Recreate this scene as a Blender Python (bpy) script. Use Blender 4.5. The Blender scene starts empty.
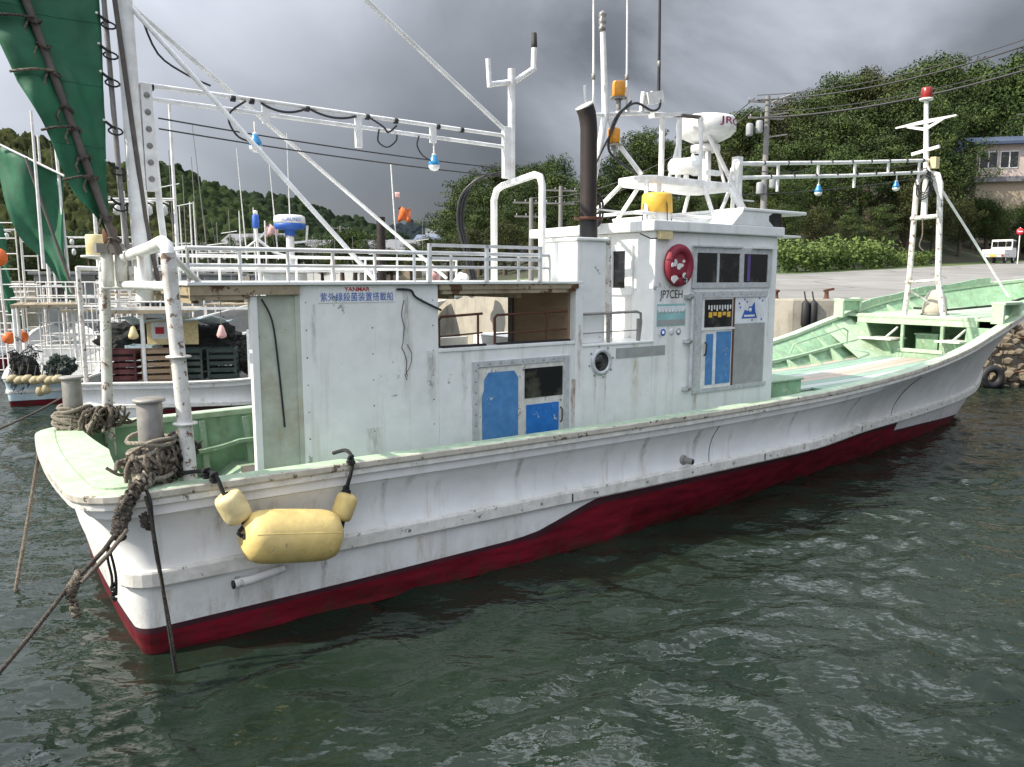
import bpy, bmesh, math, random
import numpy as np
from mathutils import Vector, Matrix, noise as mnoise

random.seed(7); rng = np.random.default_rng(7)
C = bpy.context.scene.collection
SC = bpy.context.scene
R_ = math.radians

# ------------------------------------------------------------------ camera
CAM_H = 2.8; F = 780.0; PITCH = math.atan((383.5 - 278.0) / F)
cam = bpy.data.cameras.new("camera"); cam_o = bpy.data.objects.new("camera", cam); C.objects.link(cam_o)
cam.sensor_width = 36.0; cam.lens = 36.0 * F / 1024.0; cam.clip_start = 0.1; cam.clip_end = 6000
cam_o.location = (0, 0, CAM_H); cam_o.rotation_euler = (math.pi / 2 - PITCH, 0, 0)
SC.camera = cam_o

# ------------------------------------------------------------------ sun, sky, exposure
SUN_EL = R_(40.0); sx, sy = -0.95, -0.30
n_ = math.hypot(sx, sy); sx, sy = sx / n_, sy / n_
sun_dir = Vector((sx * math.cos(SUN_EL), sy * math.cos(SUN_EL), math.sin(SUN_EL)))
sun = bpy.data.lights.new("sun", 'SUN'); sun.energy = 4.2; sun.angle = R_(0.6); sun.color = (1.0, 0.92, 0.78)
sun_o = bpy.data.objects.new("sun", sun); C.objects.link(sun_o)
sun_o.rotation_euler = (-sun_dir).to_track_quat('-Z', 'Y').to_euler()

SKY_FRONT, SKY_BACK = 0.105, 1.0
W = bpy.data.worlds.new("World"); SC.world = W; W.use_nodes = True
wt = W.node_tree; wn = wt.nodes; wl = wt.links; wn.clear()
def wnode(t, **k):
    n = wn.new(t)
    for a, b in k.items(): setattr(n, a, b)
    return n
w_out = wnode('ShaderNodeOutputWorld'); w_bg = wnode('ShaderNodeBackground'); w_bg.inputs['Strength'].default_value = 0.1
sky = wnode('ShaderNodeTexSky'); sky.sky_type = 'NISHITA'; sky.sun_disc = False
sky.sun_elevation = SUN_EL; sky.sun_rotation = math.atan2(sx, sy) % (2 * math.pi)
tc = wnode('ShaderNodeTexCoord')
mp = wnode('ShaderNodeMapping'); mp.inputs['Scale'].default_value = (1.9, 1.9, 2.6); mp.inputs['Location'].default_value = (0.65, 0.2, 0.3)
nz = wnode('ShaderNodeTexNoise'); nz.inputs['Scale'].default_value = 1.25; nz.inputs['Detail'].default_value = 7; nz.inputs['Roughness'].default_value = 0.5; nz.inputs['Distortion'].default_value = 0.35
wl.new(tc.outputs['Generated'], mp.inputs['Vector']); wl.new(mp.outputs['Vector'], nz.inputs['Vector'])
def wdot(d):
    n = wnode('ShaderNodeVectorMath', operation='DOT_PRODUCT'); n.inputs[1].default_value = Vector(d).normalized()
    wl.new(tc.outputs['Generated'], n.inputs[0]); return n.outputs['Value']
def wrange(v, a, b, c, d, smooth=True):
    n = wnode('ShaderNodeMapRange', interpolation_type='SMOOTHSTEP' if smooth else 'LINEAR')
    for k, q in zip(('From Min', 'From Max', 'To Min', 'To Max'), (a, b, c, d)): n.inputs[k].default_value = q
    wl.new(v, n.inputs['Value']); return n.outputs['Result']
def wmath(op, a, b):
    n = wnode('ShaderNodeMath', operation=op)
    for i, q in enumerate((a, b)):
        if isinstance(q, (int, float)): n.inputs[i].default_value = q
        else: wl.new(q, n.inputs[i])
    return n.outputs[0]
# heavy cloud ahead over the harbour, brighter broken cloud overhead and towards the sun
base = wrange(wdot((-0.22, -0.20, 0.95)), -0.16, 0.80, SKY_FRONT, SKY_BACK)
gapR = wrange(wdot((0.262, 0.94, 0.19)), 0.955, 0.9985, 0.0, 0.32)       # break in the cloud low to the right
gapL = wrange(wdot((-0.52, 0.80, 0.36)), 0.78, 0.985, 0.0, 0.16)          # thinner cloud high on the left
darkC = wrange(wdot((-0.02, 0.99, 0.10)), 0.93, 0.998, 1.0, 0.55)
gapO = wmath('MULTIPLY', wrange(wdot((0.05, 0.66, 0.75)), 0.85, 0.97, 0.0, 1.0), wrange(nz.outputs['Fac'], 0.42, 0.60, 0.3, 2.8))   # bright ragged cloud above the frame
nfac = wrange(nz.outputs['Fac'], 0.34, 0.68, 0.60, 1.55, False)
lob = wmath('ADD', wmath('ADD', gapL, gapO), wmath('MULTIPLY', gapR, wrange(nz.outputs['Fac'], 0.38, 0.60, 0.15, 1.3, False)))
br = wmath('ADD', wmath('MULTIPLY', wmath('MULTIPLY', base, darkC), nfac), lob)
sepz = wnode('ShaderNodeSeparateXYZ'); wl.new(tc.outputs['Generated'], sepz.inputs[0])
br = wmath('MULTIPLY', br, wrange(sepz.outputs['Z'], -0.06, 0.0, 0.10, 1.0))   # land below the horizon
mu2 = wnode('ShaderNodeMath', operation='MULTIPLY'); mu2.inputs[1].default_value = 10.0; wl.new(br, mu2.inputs[0])
vs = wnode('ShaderNodeVectorMath', operation='SCALE'); vs.inputs[0].default_value = (0.92, 0.97, 1.08)
wl.new(mu2.outputs[0], vs.inputs['Scale'])
mx = wnode('ShaderNodeMix', data_type='RGBA'); mx.inputs['Factor'].default_value = 0.93
wl.new(sky.outputs['Color'], mx.inputs['A']); wl.new(vs.outputs['Vector'], mx.inputs['B'])
wl.new(mx.outputs['Result'], w_bg.inputs['Color']); wl.new(w_bg.outputs['Background'], w_out.inputs['Surface'])

SC.render.engine = 'CYCLES'
SC.view_settings.view_transform = 'Standard'; SC.view_settings.look = 'None'
SC.view_settings.exposure = 0.62; SC.view_settings.gamma = 1.0
try: SC.view_settings.use_curve_mapping = False
except Exception: pass
try: SC.cycles.use_denoising = True
except Exception: pass
SC.cycles.max_bounces = 8; SC.cycles.transparent_max_bounces = 8

# ------------------------------------------------------------------ materials
MATS = {}
def new_mat(name):
    m = bpy.data.materials.new(name); m.use_nodes = True
    nt = m.node_tree; b = nt.nodes['Principled BSDF']
    return m, nt, b
def N(nt, t, **k):
    n = nt.nodes.new(t)
    for a, v in k.items(): setattr(n, a, v)
    return n
def c4(c): return (c[0], c[1], c[2], 1.0)
def noise_node(nt, vec, scale, detail=4, rough=0.55, stretch=None, loc=None):
    mpn = N(nt, 'ShaderNodeMapping'); nt.links.new(vec, mpn.inputs['Vector'])
    if stretch: mpn.inputs['Scale'].default_value = stretch
    if loc: mpn.inputs['Location'].default_value = loc
    n = N(nt, 'ShaderNodeTexNoise'); n.inputs['Scale'].default_value = scale; n.inputs['Detail'].default_value = detail
    n.inputs['Roughness'].default_value = rough
    nt.links.new(mpn.outputs['Vector'], n.inputs['Vector']); return n.outputs['Fac']
def maprange(nt, v, a, b, c=0.0, d=1.0):
    n = N(nt, 'ShaderNodeMapRange'); n.inputs['From Min'].default_value = a; n.inputs['From Max'].default_value = b
    n.inputs['To Min'].default_value = c; n.inputs['To Max'].default_value = d
    nt.links.new(v, n.inputs['Value']); return n.outputs['Result']
def mixc(nt, fac, a, b):
    n = N(nt, 'ShaderNodeMix', data_type='RGBA')
    if isinstance(fac, float): n.inputs['Factor'].default_value = fac
    else: nt.links.new(fac, n.inputs['Factor'])
    for s, v in (('A', a), ('B', b)):
        if isinstance(v, tuple): n.inputs[s].default_value = c4(v)
        else: nt.links.new(v, n.inputs[s])
    return n.outputs['Result']
def pmat(name, col, rough=0.5, metal=0.0, dirt=None, dirt_amt=0.35, dscale=2.5, streak=0.0, streak_col=(0.16, 0.10, 0.05),
         chip=None, chip_amt=0.0, chip_scale=9.0, bump=0.15, bscale=40.0, var=0.12, spec=0.5, stretch=None):
    if name in MATS: return MATS[name]
    m, nt, b = new_mat(name); L = nt.links
    vec = N(nt, 'ShaderNodeTexCoord').outputs['Object']
    fine = noise_node(nt, vec, dscale * 2.3, 5, 0.6, stretch)
    dark = tuple(x * (1 - var * 1.6) for x in col); light = tuple(min(1, x * (1 + var)) for x in col)
    c = mixc(nt, maprange(nt, fine, 0.3, 0.7), dark, light)
    if dirt:
        d = noise_node(nt, vec, dscale, 7, 0.65, stretch, (3.1, 1.7, 0.4))
        c = mixc(nt, maprange(nt, d, 0.52, 0.78, 0.0, dirt_amt), c, dirt)
    if streak > 0:
        s = noise_node(nt, vec, 1.0, 5, 0.6, (7.0, 7.0, 0.55), (1.0, 5.0, 2.0))
        c = mixc(nt, maprange(nt, s, 0.56, 0.74, 0.0, streak), c, streak_col)
    if chip:
        k = noise_node(nt, vec, chip_scale, 8, 0.72, None, (7.0, 2.0, 9.0))
        c = mixc(nt, maprange(nt, k, 0.62 - chip_amt * 0.3, 0.635 - chip_amt * 0.3), c, chip)
    L.new(c, b.inputs['Base Color'])
    b.inputs['Roughness'].default_value = rough; b.inputs['Metallic'].default_value = metal
    b.inputs['Specular IOR Level'].default_value = spec
    r = maprange(nt, fine, 0.25, 0.75, max(0.03, rough - 0.10), min(1, rough + 0.12)); L.new(r, b.inputs['Roughness'])
    if bump > 0:
        bn = noise_node(nt, vec, bscale, 4, 0.6)
        bp = N(nt, 'ShaderNodeBump'); bp.inputs['Strength'].default_value = bump; bp.inputs['Distance'].default_value = 0.01
        L.new(bn, bp.inputs['Height']); L.new(bp.outputs['Normal'], b.inputs['Normal'])
    MATS[name] = m; return m

def add_runs(m, runs):
    '''rust and dirt runs at fixed places: (x, z top, length, half width, strength, colour)'''
    nt = m.node_tree; b = nt.nodes['Principled BSDF']; src = b.inputs['Base Color'].links[0].from_socket
    vec = N(nt, 'ShaderNodeTexCoord').outputs['Object']; sp = N(nt, 'ShaderNodeSeparateXYZ'); nt.links.new(vec, sp.inputs[0])
    wob = noise_node(nt, vec, 3.0, 3, 0.6, (1, 1, 1.4)); rag = noise_node(nt, vec, 16.0, 5, 0.7, (3, 3, 0.6))
    def M(op, a, c):
        n = N(nt, 'ShaderNodeMath', operation=op)
        for i, q in enumerate((a, c)):
            if isinstance(q, (int, float)): n.inputs[i].default_value = q
            else: nt.links.new(q, n.inputs[i])
        return n.outputs[0]
    xw = M('ADD', sp.outputs['X'], M('MULTIPLY', M('SUBTRACT', wob, 0.5), 0.06)); rg = maprange(nt, rag, 0.34, 0.62)
    for x0, zt, ln, w, st, col in runs:
        k = M('MULTIPLY', maprange(nt, M('ABSOLUTE', M('SUBTRACT', xw, x0), 0), w * 0.25, w, 1.0, 0.0), maprange(nt, sp.outputs['Z'], zt - ln, zt - ln * 0.25, 0.0, 1.0))
        k = M('MULTIPLY', k, M('LESS_THAN', sp.outputs['Z'], zt)); src = mixc(nt, M('MULTIPLY', M('MULTIPLY', k, rg), st), src, col)
    nt.links.new(src, b.inputs['Base Color'])
WHITE = (0.78, 0.80, 0.80)
m_white = pmat('white_hull_paint', (0.82, 0.825, 0.82), 0.38, var=0.05, dirt=(0.42, 0.39, 0.32), dirt_amt=0.25, dscale=1.4, streak=0.42, streak_col=(0.33, 0.25, 0.15), bump=0.08, bscale=14)
def add_grime(m, zlo, zhi, col, amt):
    nt = m.node_tree; b = nt.nodes['Principled BSDF']; src = b.inputs['Base Color'].links[0].from_socket
    vec = N(nt, 'ShaderNodeTexCoord').outputs['Object']; sp = N(nt, 'ShaderNodeSeparateXYZ'); nt.links.new(vec, sp.inputs[0])
    g = maprange(nt, sp.outputs['Z'], zlo, zhi, 1.0, 0.0); n1 = noise_node(nt, vec, 3.2, 8, 0.72, (2.2, 2.2, 0.9), (2, 8, 1)); n2 = noise_node(nt, vec, 60, 3, 0.6)
    k = N(nt, 'ShaderNodeMath', operation='MULTIPLY'); nt.links.new(g, k.inputs[0]); nt.links.new(maprange(nt, n1, 0.42, 0.68), k.inputs[1])
    k2 = N(nt, 'ShaderNodeMath', operation='MULTIPLY'); nt.links.new(k.outputs[0], k2.inputs[0]); nt.links.new(maprange(nt, n2, 0.3, 0.7, 0.2, amt), k2.inputs[1])
    nt.links.new(mixc(nt, k2.outputs[0], src, col), b.inputs['Base Color'])
add_grime(m_white, 0.26, 0.50, (0.26, 0.23, 0.12), 0.75)
m_house = pmat('white_house_paint', (0.83, 0.845, 0.825), 0.42, var=0.05, dirt=(0.45, 0.45, 0.42), dirt_amt=0.28, dscale=2.2, streak=0.42, streak_col=(0.40, 0.34, 0.24), chip=(0.40, 0.41, 0.39), chip_amt=-0.085, chip_scale=4.0, bump=0.08, bscale=12)
RU, GR, YL = (0.28, 0.13, 0.05), (0.30, 0.28, 0.24), (0.50, 0.42, 0.24)
add_runs(m_white, [(0.56, 1.16, 0.40, 0.05, 0.8, RU), (1.9, 1.12, 0.36, 0.035, 0.7, GR), (3.3, 1.10, 0.40, 0.04, 0.7, GR), (4.95, 1.12, 0.42, 0.05, 0.8, GR), (5.8, 1.10, 0.40, 0.06, 0.9, GR), (7.6, 1.14, 0.40, 0.04, 0.7, GR), (9.1, 1.18, 0.45, 0.05, 0.8, RU), (10.4, 1.25, 0.50, 0.05, 0.7, GR), (0.66, 0.50, 0.34, 0.03, 0.9, GR), (1.36, 0.55, 0.36, 0.035, 1.0, GR), (2.25, 0.52, 0.30, 0.05, 0.8, YL), (0.15, 0.5, 0.3, 0.05, 0.7, YL)])
add_runs(m_house, [(1.52, 2.58, 0.7, 0.03, 0.6, GR), (2.40, 2.70, 1.1, 0.05, 0.8, GR), (2.66, 2.12, 0.7, 0.06, 0.8, GR), (3.02, 2.09, 0.8, 0.03, 0.6, GR), (4.40, 1.72, 0.65, 0.035, 1.1, RU), (4.47, 2.3, 0.9, 0.03, 0.8, RU), (4.72, 1.76, 0.5, 0.018, 0.8, GR), (4.87, 1.76, 0.55, 0.018, 0.8, GR), (5.32, 2.06, 1.0, 0.07, 0.9, YL), (5.05, 3.2, 1.0, 0.06, 0.7, YL), (6.34, 1.42, 0.35, 0.05, 0.9, RU), (7.7, 2.55, 0.8, 0.03, 0.7, GR), (6.25, 2.68, 0.2, 0.05, 0.7, GR), (2.05, 1.45, 0.5, 0.10, 0.6, GR)])
m_strake = pmat('strake_paint', (0.72, 0.71, 0.66), 0.5, dirt=(0.25, 0.21, 0.15), dirt_amt=0.5, dscale=4, chip=(0.20, 0.18, 0.15), chip_amt=0.03, chip_scale=14)
m_capedge = pmat('cap_edge_paint', (0.55, 0.52, 0.44), 0.6, dirt=(0.10, 0.08, 0.05), dirt_amt=0.8, dscale=3.5, chip=(0.13, 0.10, 0.07), chip_amt=0.12, chip_scale=11)
m_rail = pmat('white_pipe_paint', (0.80, 0.80, 0.78), 0.4, dirt=(0.33, 0.18, 0.09), dirt_amt=0.35, dscale=3.0, bump=0.05)
m_rustpipe = pmat('worn_white_pipe', (0.74, 0.73, 0.69), 0.55, dirt=(0.24, 0.12, 0.06), dirt_amt=0.75, dscale=4.5, streak=0.5, streak_col=(0.22, 0.13, 0.08), chip=(0.20, 0.12, 0.08), chip_amt=0.16, chip_scale=13)
m_mint = pmat('mint_deck_paint', (0.29, 0.42, 0.29), 0.55, dirt=(0.30, 0.28, 0.19), dirt_amt=0.6, dscale=3.0, chip=(0.62, 0.66, 0.55), chip_amt=0.05, chip_scale=16)
m_mintcap = pmat('mint_cap_paint', (0.42, 0.55, 0.39), 0.5, dirt=(0.34, 0.33, 0.20), dirt_amt=0.55, dscale=3.4, chip=(0.65, 0.66, 0.55), chip_amt=0.06, chip_scale=12)
m_mintdark = pmat('green_bulwark_paint', (0.26, 0.43, 0.27), 0.6, dirt=(0.12, 0.15, 0.08), dirt_amt=0.7, dscale=3.2, streak=0.5, streak_col=(0.16, 0.13, 0.07), chip=(0.45, 0.5, 0.4), chip_amt=0.05)
m_red = pmat('red_antifouling', (0.155, 0.004, 0.015), 0.55, dirt=(0.10, 0.01, 0.02), dirt_amt=0.7, dscale=1.6, streak=0.3, streak_col=(0.10, 0.02, 0.02), var=0.35, bump=0.2, stretch=(0.6, 1, 3), spec=0.3)
add_grime(m_red, 0.0, 0.20, (0.03, 0.03, 0.012), 1.5)
m_maroon = pmat('maroon_boot_top_and_strake_shade', (0.05, 0.012, 0.02), 0.55, dirt=(0.14, 0.01, 0.025), dirt_amt=0.7, dscale=2, bump=0.15)  # boot-top stripe aft; amidships the strake's shade, painted as colour
m_steel = pmat('grey_weathered_steel', (0.30, 0.29, 0.27), 0.5, 0.25, dirt=(0.16, 0.11, 0.08), dirt_amt=0.6, dscale=5, streak=0.5, streak_col=(0.12, 0.09, 0.07))
m_alu = pmat('aluminium_frame', (0.60, 0.62, 0.63), 0.45, 0.25, dirt=(0.25, 0.23, 0.2), dirt_amt=0.5, dscale=7)
m_blue = pmat('faded_blue_paint', (0.075, 0.235, 0.50), 0.5, dirt=(0.20, 0.36, 0.60), dirt_amt=0.55, dscale=5, chip=(0.50, 0.56, 0.62), chip_amt=-0.06, chip_scale=6)
m_blue2 = pmat('strong_blue_paint', (0.018, 0.17, 0.53), 0.45, dirt=(0.08, 0.26, 0.55), dirt_amt=0.4, dscale=6, chip=(0.6, 0.62, 0.6), chip_amt=-0.09, chip_scale=6)
m_glass = pmat('dark_window_glass', (0.010, 0.011, 0.011), 0.05, dirt=(0.13, 0.13, 0.09), dirt_amt=0.85, dscale=4.2, bump=0.0, spec=0.5)  # greenish blotches painted in to imitate the interior glimpsed through the panes
m_black = pmat('black_rubber', (0.018, 0.018, 0.02), 0.6, bump=0.1)
m_cable = pmat('black_cable', (0.022, 0.022, 0.024), 0.5, bump=0.0)
m_exhaust = pmat('brown_exhaust_pipe', (0.030, 0.022, 0.020), 0.6, 0.2, dirt=(0.10, 0.05, 0.03), dirt_amt=0.5, dscale=4, streak=0.35, streak_col=(0.10, 0.08, 0.07))
m_rust = pmat('rusty_iron', (0.12, 0.05, 0.028), 0.85, 0.0, dirt=(0.06, 0.03, 0.02), dirt_amt=0.8, dscale=9, bump=0.5)
m_soffit = pmat('rusty_beige_soffit', (0.36, 0.30, 0.20), 0.7, dirt=(0.12, 0.055, 0.025), dirt_amt=1.0, dscale=2.4, chip=(0.10, 0.045, 0.022), chip_amt=0.12, chip_scale=5)
m_ply = pmat('brown_plywood', (0.30, 0.21, 0.13), 0.7, dirt=(0.15, 0.09, 0.05), dirt_amt=0.6, dscale=2, stretch=(1, 1, 4))
m_bulkhead = pmat('stained_grey_green_panel', (0.47, 0.50, 0.42), 0.55, dirt=(0.34, 0.24, 0.11), dirt_amt=0.95, dscale=2.2, streak=0.7, streak_col=(0.30, 0.20, 0.09), chip=(0.16, 0.07, 0.03), chip_amt=-0.12, chip_scale=6)
m_yellow = pmat('yellow_buoy_plastic', (0.74, 0.56, 0.21), 0.5, dirt=(0.60, 0.50, 0.29), dirt_amt=0.85, dscale=3, streak=0.45, streak_col=(0.36, 0.27, 0.12), chip=(0.34, 0.26, 0.13), chip_amt=-0.07, chip_scale=10, bump=0.25, bscale=22)
m_yelpale = pmat('pale_yellow_buoy', (0.74, 0.62, 0.33), 0.55, dirt=(0.42, 0.32, 0.18), dirt_amt=0.5, dscale=6, bump=0.3, bscale=25)
m_insul = pmat('grey_transformer', (0.30, 0.32, 0.33), 0.5)
m_tan = pmat('tan_float_plastic', (0.40, 0.34, 0.20), 0.6, dirt=(0.2, 0.17, 0.1), dirt_amt=0.6, dscale=9)
m_tub = pmat('yellow_tub_plastic', (0.80, 0.47, 0.06), 0.5, dirt=(0.6, 0.5, 0.3), dirt_amt=0.4, dscale=3)
m_amber = pmat('amber_lens', (0.72, 0.30, 0.02), 0.25, dirt=(0.45, 0.2, 0.03), dirt_amt=0.4, dscale=12)
m_redlens = pmat('red_lens', (0.30, 0.02, 0.015), 0.3, dirt=(0.14, 0.01, 0.01), dirt_amt=0.4, dscale=9)
m_bluelamp = pmat('blue_lamp_glass', (0.04, 0.30, 0.62), 0.25, bump=0)
m_whiteplastic = pmat('white_plastic', (0.80, 0.80, 0.77), 0.35, dirt=(0.5, 0.46, 0.36), dirt_amt=0.35, dscale=4, bump=0.04)
m_life = pmat('red_lifebuoy_cover', (0.24, 0.016, 0.035), 0.6, dirt=(0.17, 0.01, 0.02), dirt_amt=0.5, dscale=8)
m_textred = pmat('red_lettering', (0.50, 0.02, 0.03), 0.5, bump=0)
m_textblue = pmat('blue_lettering', (0.03, 0.12, 0.48), 0.5, bump=0)
m_textblack = pmat('black_lettering', (0.02, 0.02, 0.022), 0.5, bump=0)
m_textmaroon = pmat('maroon_lettering', (0.30, 0.02, 0.10), 0.5, bump=0)
m_textwhite = pmat('white_lettering', (0.80, 0.80, 0.78), 0.5, bump=0)
m_sticker = pmat('white_sticker', (0.78, 0.80, 0.82), 0.4, bump=0, dirt=(0.6, 0.62, 0.62), dirt_amt=0.3)
m_teal = pmat('teal_sticker', (0.30, 0.55, 0.55), 0.4, bump=0)
m_greypanel = pmat('grey_door_panel', (0.36, 0.37, 0.36), 0.5, dirt=(0.3, 0.29, 0.26), dirt_amt=0.3, dscale=3)
m_sail = pmat('green_sailcloth', (0.016, 0.125, 0.060), 0.65, dirt=(0.05, 0.19, 0.12), dirt_amt=0.5, dscale=2.0, var=0.18, bump=0.25, bscale=9)
m_pole = pmat('dark_weathered_pole', (0.10, 0.085, 0.075), 0.7, dirt=(0.22, 0.19, 0.17), dirt_amt=0.6, dscale=6)
m_greypole = pmat('grey_pole', (0.24, 0.23, 0.22), 0.55, 0.2, dirt=(0.12, 0.1, 0.09), dirt_amt=0.5, dscale=8)
m_board_pink = pmat('pinkish_deck_board', (0.45, 0.37, 0.31), 0.65, dirt=(0.38, 0.33, 0.26), dirt_amt=0.6, dscale=4, stretch=(0.4, 3, 1))
m_board_white = pmat('whitish_deck_board', (0.46, 0.51, 0.47), 0.6, dirt=(0.40, 0.42, 0.38), dirt_amt=0.5, dscale=4, stretch=(0.4, 3, 1))
m_board_teal = pmat('green_deck_board', (0.25, 0.38, 0.30), 0.6, dirt=(0.18, 0.27, 0.22), dirt_amt=0.6, dscale=4, stretch=(0.4, 3, 1))
m_canvas = pmat('grimy_canvas_cover', (0.50, 0.44, 0.36), 0.8, dirt=(0.25, 0.2, 0.15), dirt_amt=0.6, dscale=5, bump=0.4, bscale=18)
m_orange = pmat('orange_plastic', (0.75, 0.16, 0.03), 0.5)
m_pink = pmat('faded_pink_cloth', (0.70, 0.42, 0.40), 0.7)
m_skyhull = pmat('pale_blue_hull_paint', (0.50, 0.64, 0.70), 0.45, dirt=(0.35, 0.38, 0.36), dirt_amt=0.4, dscale=2)
m_crate = pmat('dark_red_crate_plastic', (0.07, 0.012, 0.012), 0.6)
m_net = pmat('dark_net', (0.014, 0.016, 0.016), 0.9, bump=0.8, bscale=30)
m_crategreen = pmat('dark_green_crate_plastic', (0.015, 0.03, 0.025), 0.6)

def rope_mat(name, a, b_):
    m, nt, b = new_mat(name); L = nt.links
    vec = N(nt, 'ShaderNodeTexCoord').outputs['Object']
    f = noise_node(nt, vec, 45, 4, 0.7); g = noise_node(nt, vec, 5, 4)
    c = mixc(nt, maprange(nt, f, 0.35, 0.65), a, b_)
    c = mixc(nt, maprange(nt, g, 0.45, 0.7, 0, 0.6), c, tuple(x * 0.4 for x in a))
    L.new(c, b.inputs['Base Color']); b.inputs['Roughness'].default_value = 0.9
    w = N(nt, 'ShaderNodeTexWave'); w.inputs['Scale'].default_value = 28; w.inputs['Distortion'].default_value = 2.5; w.bands_direction = 'DIAGONAL'
    L.new(vec, w.inputs['Vector'])
    bp = N(nt, 'ShaderNodeBump'); bp.inputs['Strength'].default_value = 0.9; bp.inputs['Distance'].default_value = 0.01
    L.new(w.outputs['Fac'], bp.inputs['Height']); L.new(bp.outputs['Normal'], b.inputs['Normal'])
    return m
m_rope = rope_mat('pale_worn_rope', (0.26, 0.22, 0.17), (0.48, 0.43, 0.35))
m_ropedark = rope_mat('dark_worn_rope', (0.035, 0.03, 0.026), (0.17, 0.14, 0.11))
m_ropemid = rope_mat('grey_brown_rope', (0.12, 0.095, 0.07), (0.33, 0.28, 0.22))
m_ropeblack = rope_mat('black_rope', (0.015, 0.015, 0.016), (0.05, 0.05, 0.05))

# ------------------------------------------------------------------ mesh builder
def basis(d):
    d = Vector(d).normalized(); up = Vector((0, 0, 1)) if abs(d.z) < 0.95 else Vector((1, 0, 0))
    a = d.cross(up).normalized(); b = a.cross(d).normalized(); return d, a, b
SMOOTH_PATHS = ('black_cable', 'black_rope', 'dark_worn_rope', 'pale_worn_rope', 'grey_brown_rope')
class MB:
    def __init__(s): s.v = []; s.f = []; s.m = []; s.s = []; s.mats = []
    def mi(s, m):
        if m not in s.mats: s.mats.append(m)
        return s.mats.index(m)
    def add(s, vs, fs, m, smooth=False):
        o = len(s.v); s.v += [tuple(p) for p in vs]; k = s.mi(m)
        for f in fs: s.f.append(tuple(i + o for i in f)); s.m.append(k); s.s.append(smooth)
        return s
    def box(s, a, b, m):
        x0, y0, z0 = a; x1, y1, z1 = b
        v = [(x0, y0, z0), (x1, y0, z0), (x1, y1, z0), (x0, y1, z0), (x0, y0, z1), (x1, y0, z1), (x1, y1, z1), (x0, y1, z1)]
        return s.add(v, [(0, 3, 2, 1), (4, 5, 6, 7), (0, 1, 5, 4), (1, 2, 6, 5), (2, 3, 7, 6), (3, 0, 4, 7)], m)
    def bar(s, p, q, w, h, m):
        p, q = Vector(p), Vector(q); d, a, b = basis(q - p)
        v = []
        for c in (p, q):
            for i, j in ((-1, -1), (1, -1), (1, 1), (-1, 1)): v.append(c + a * (i * w / 2) + b * (j * h / 2))
        return s.add(v, [(0, 1, 2, 3), (7, 6, 5, 4), (0, 4, 5, 1), (1, 5, 6, 2), (2, 6, 7, 3), (3, 7, 4, 0)], m)
    def tube(s, pts, r, m, n=8, closed=False, smooth=True):
        pts = [Vector(p) for p in pts]; k = len(pts)
        rs = list(r) if isinstance(r, (list, tuple)) else [r] * k
        if not closed and k > 3 and m.name in SMOOTH_PATHS:      # cables and ropes bend softly
            P2, R2 = [], []
            for i in range(k - 1):
                p0, p1, p2, p3 = pts[max(i - 1, 0)], pts[i], pts[i + 1], pts[min(i + 2, k - 1)]
                for j in range(4):
                    t = j / 4; P2.append(0.5 * ((2 * p1) + (p2 - p0) * t + (2 * p0 - 5 * p1 + 4 * p2 - p3) * t * t + (3 * p1 - p0 - 3 * p2 + p3) * t ** 3)); R2.append(rs[i] + (rs[i + 1] - rs[i]) * t)
            pts, rs = P2 + [pts[-1]], R2 + [rs[-1]]; k = len(pts)
        if not closed:                                   # short rings along straight runs
            P2, R2 = [pts[0]], [rs[0]]
            for i in range(1, k):
                m_ = min(40, max(1, int((pts[i] - pts[i - 1]).length / max(0.12, 9 * max(rs[i], rs[i - 1])))))
                for j in range(1, m_ + 1): P2.append(pts[i - 1].lerp(pts[i], j / m_)); R2.append(rs[i - 1] + (rs[i] - rs[i - 1]) * j / m_)
            pts, rs = P2, R2; k = len(pts)
        v = []; prev = None
        for i, p in enumerate(pts):
            if closed: t = pts[(i + 1) % k] - pts[i - 1]
            else: t = pts[min(i + 1, k - 1)] - pts[max(i - 1, 0)]
            if t.length < 1e-9: t = Vector((0, 0, 1))
            t.normalize()
            if prev is None: _, a, b = basis(t); b = t.cross(a)
            else:
                a = prev - t * prev.dot(t)
                if a.length < 1e-6: _, a, b = basis(t); a = a.copy()
                a.normalize(); b = t.cross(a)
            prev = a
            for j in range(n):
                th = 2 * math.pi * j / n; v.append(p + (a * math.cos(th) + b * math.sin(th)) * rs[i])
        f = []
        for i in range(k if closed else k - 1):
            i2 = (i + 1) % k
            for j in range(n): f.append((i * n + j, i * n + (j + 1) % n, i2 * n + (j + 1) % n, i2 * n + j))
        s.add(v, f, m, smooth)
        if not closed:
            o = len(s.v) - len(v); km = s.mi(m)
            for base, rev in ((0, True), ((k - 1) * n, False)):
                o2 = len(s.v); s.v += [tuple(v[base + j]) for j in range(n)]; fc = tuple(o2 + j for j in range(n))
                s.f.append(fc[::-1] if rev else fc); s.m.append(km); s.s.append(False)
        return s
    def lathe(s, prof, m, o=(0, 0, 0), axis=(0, 0, 1), n=20, smooth=True):
        o = Vector(o); d, a, b = basis(axis); v = []
        for r, z in prof:
            for j in range(n):
                th = 2 * math.pi * j / n; v.append(o + d * z + (a * math.cos(th) + b * math.sin(th)) * r)
        f = []
        for i in range(len(prof) - 1):
            for j in range(n): f.append((i * n + (j + 1) % n, i * n + j, (i + 1) * n + j, (i + 1) * n + (j + 1) % n))
        f.append(tuple(range(n))); f.append(tuple((len(prof) - 1) * n + j for j in range(n))[::-1])
        return s.add(v, f, m, smooth)
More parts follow.
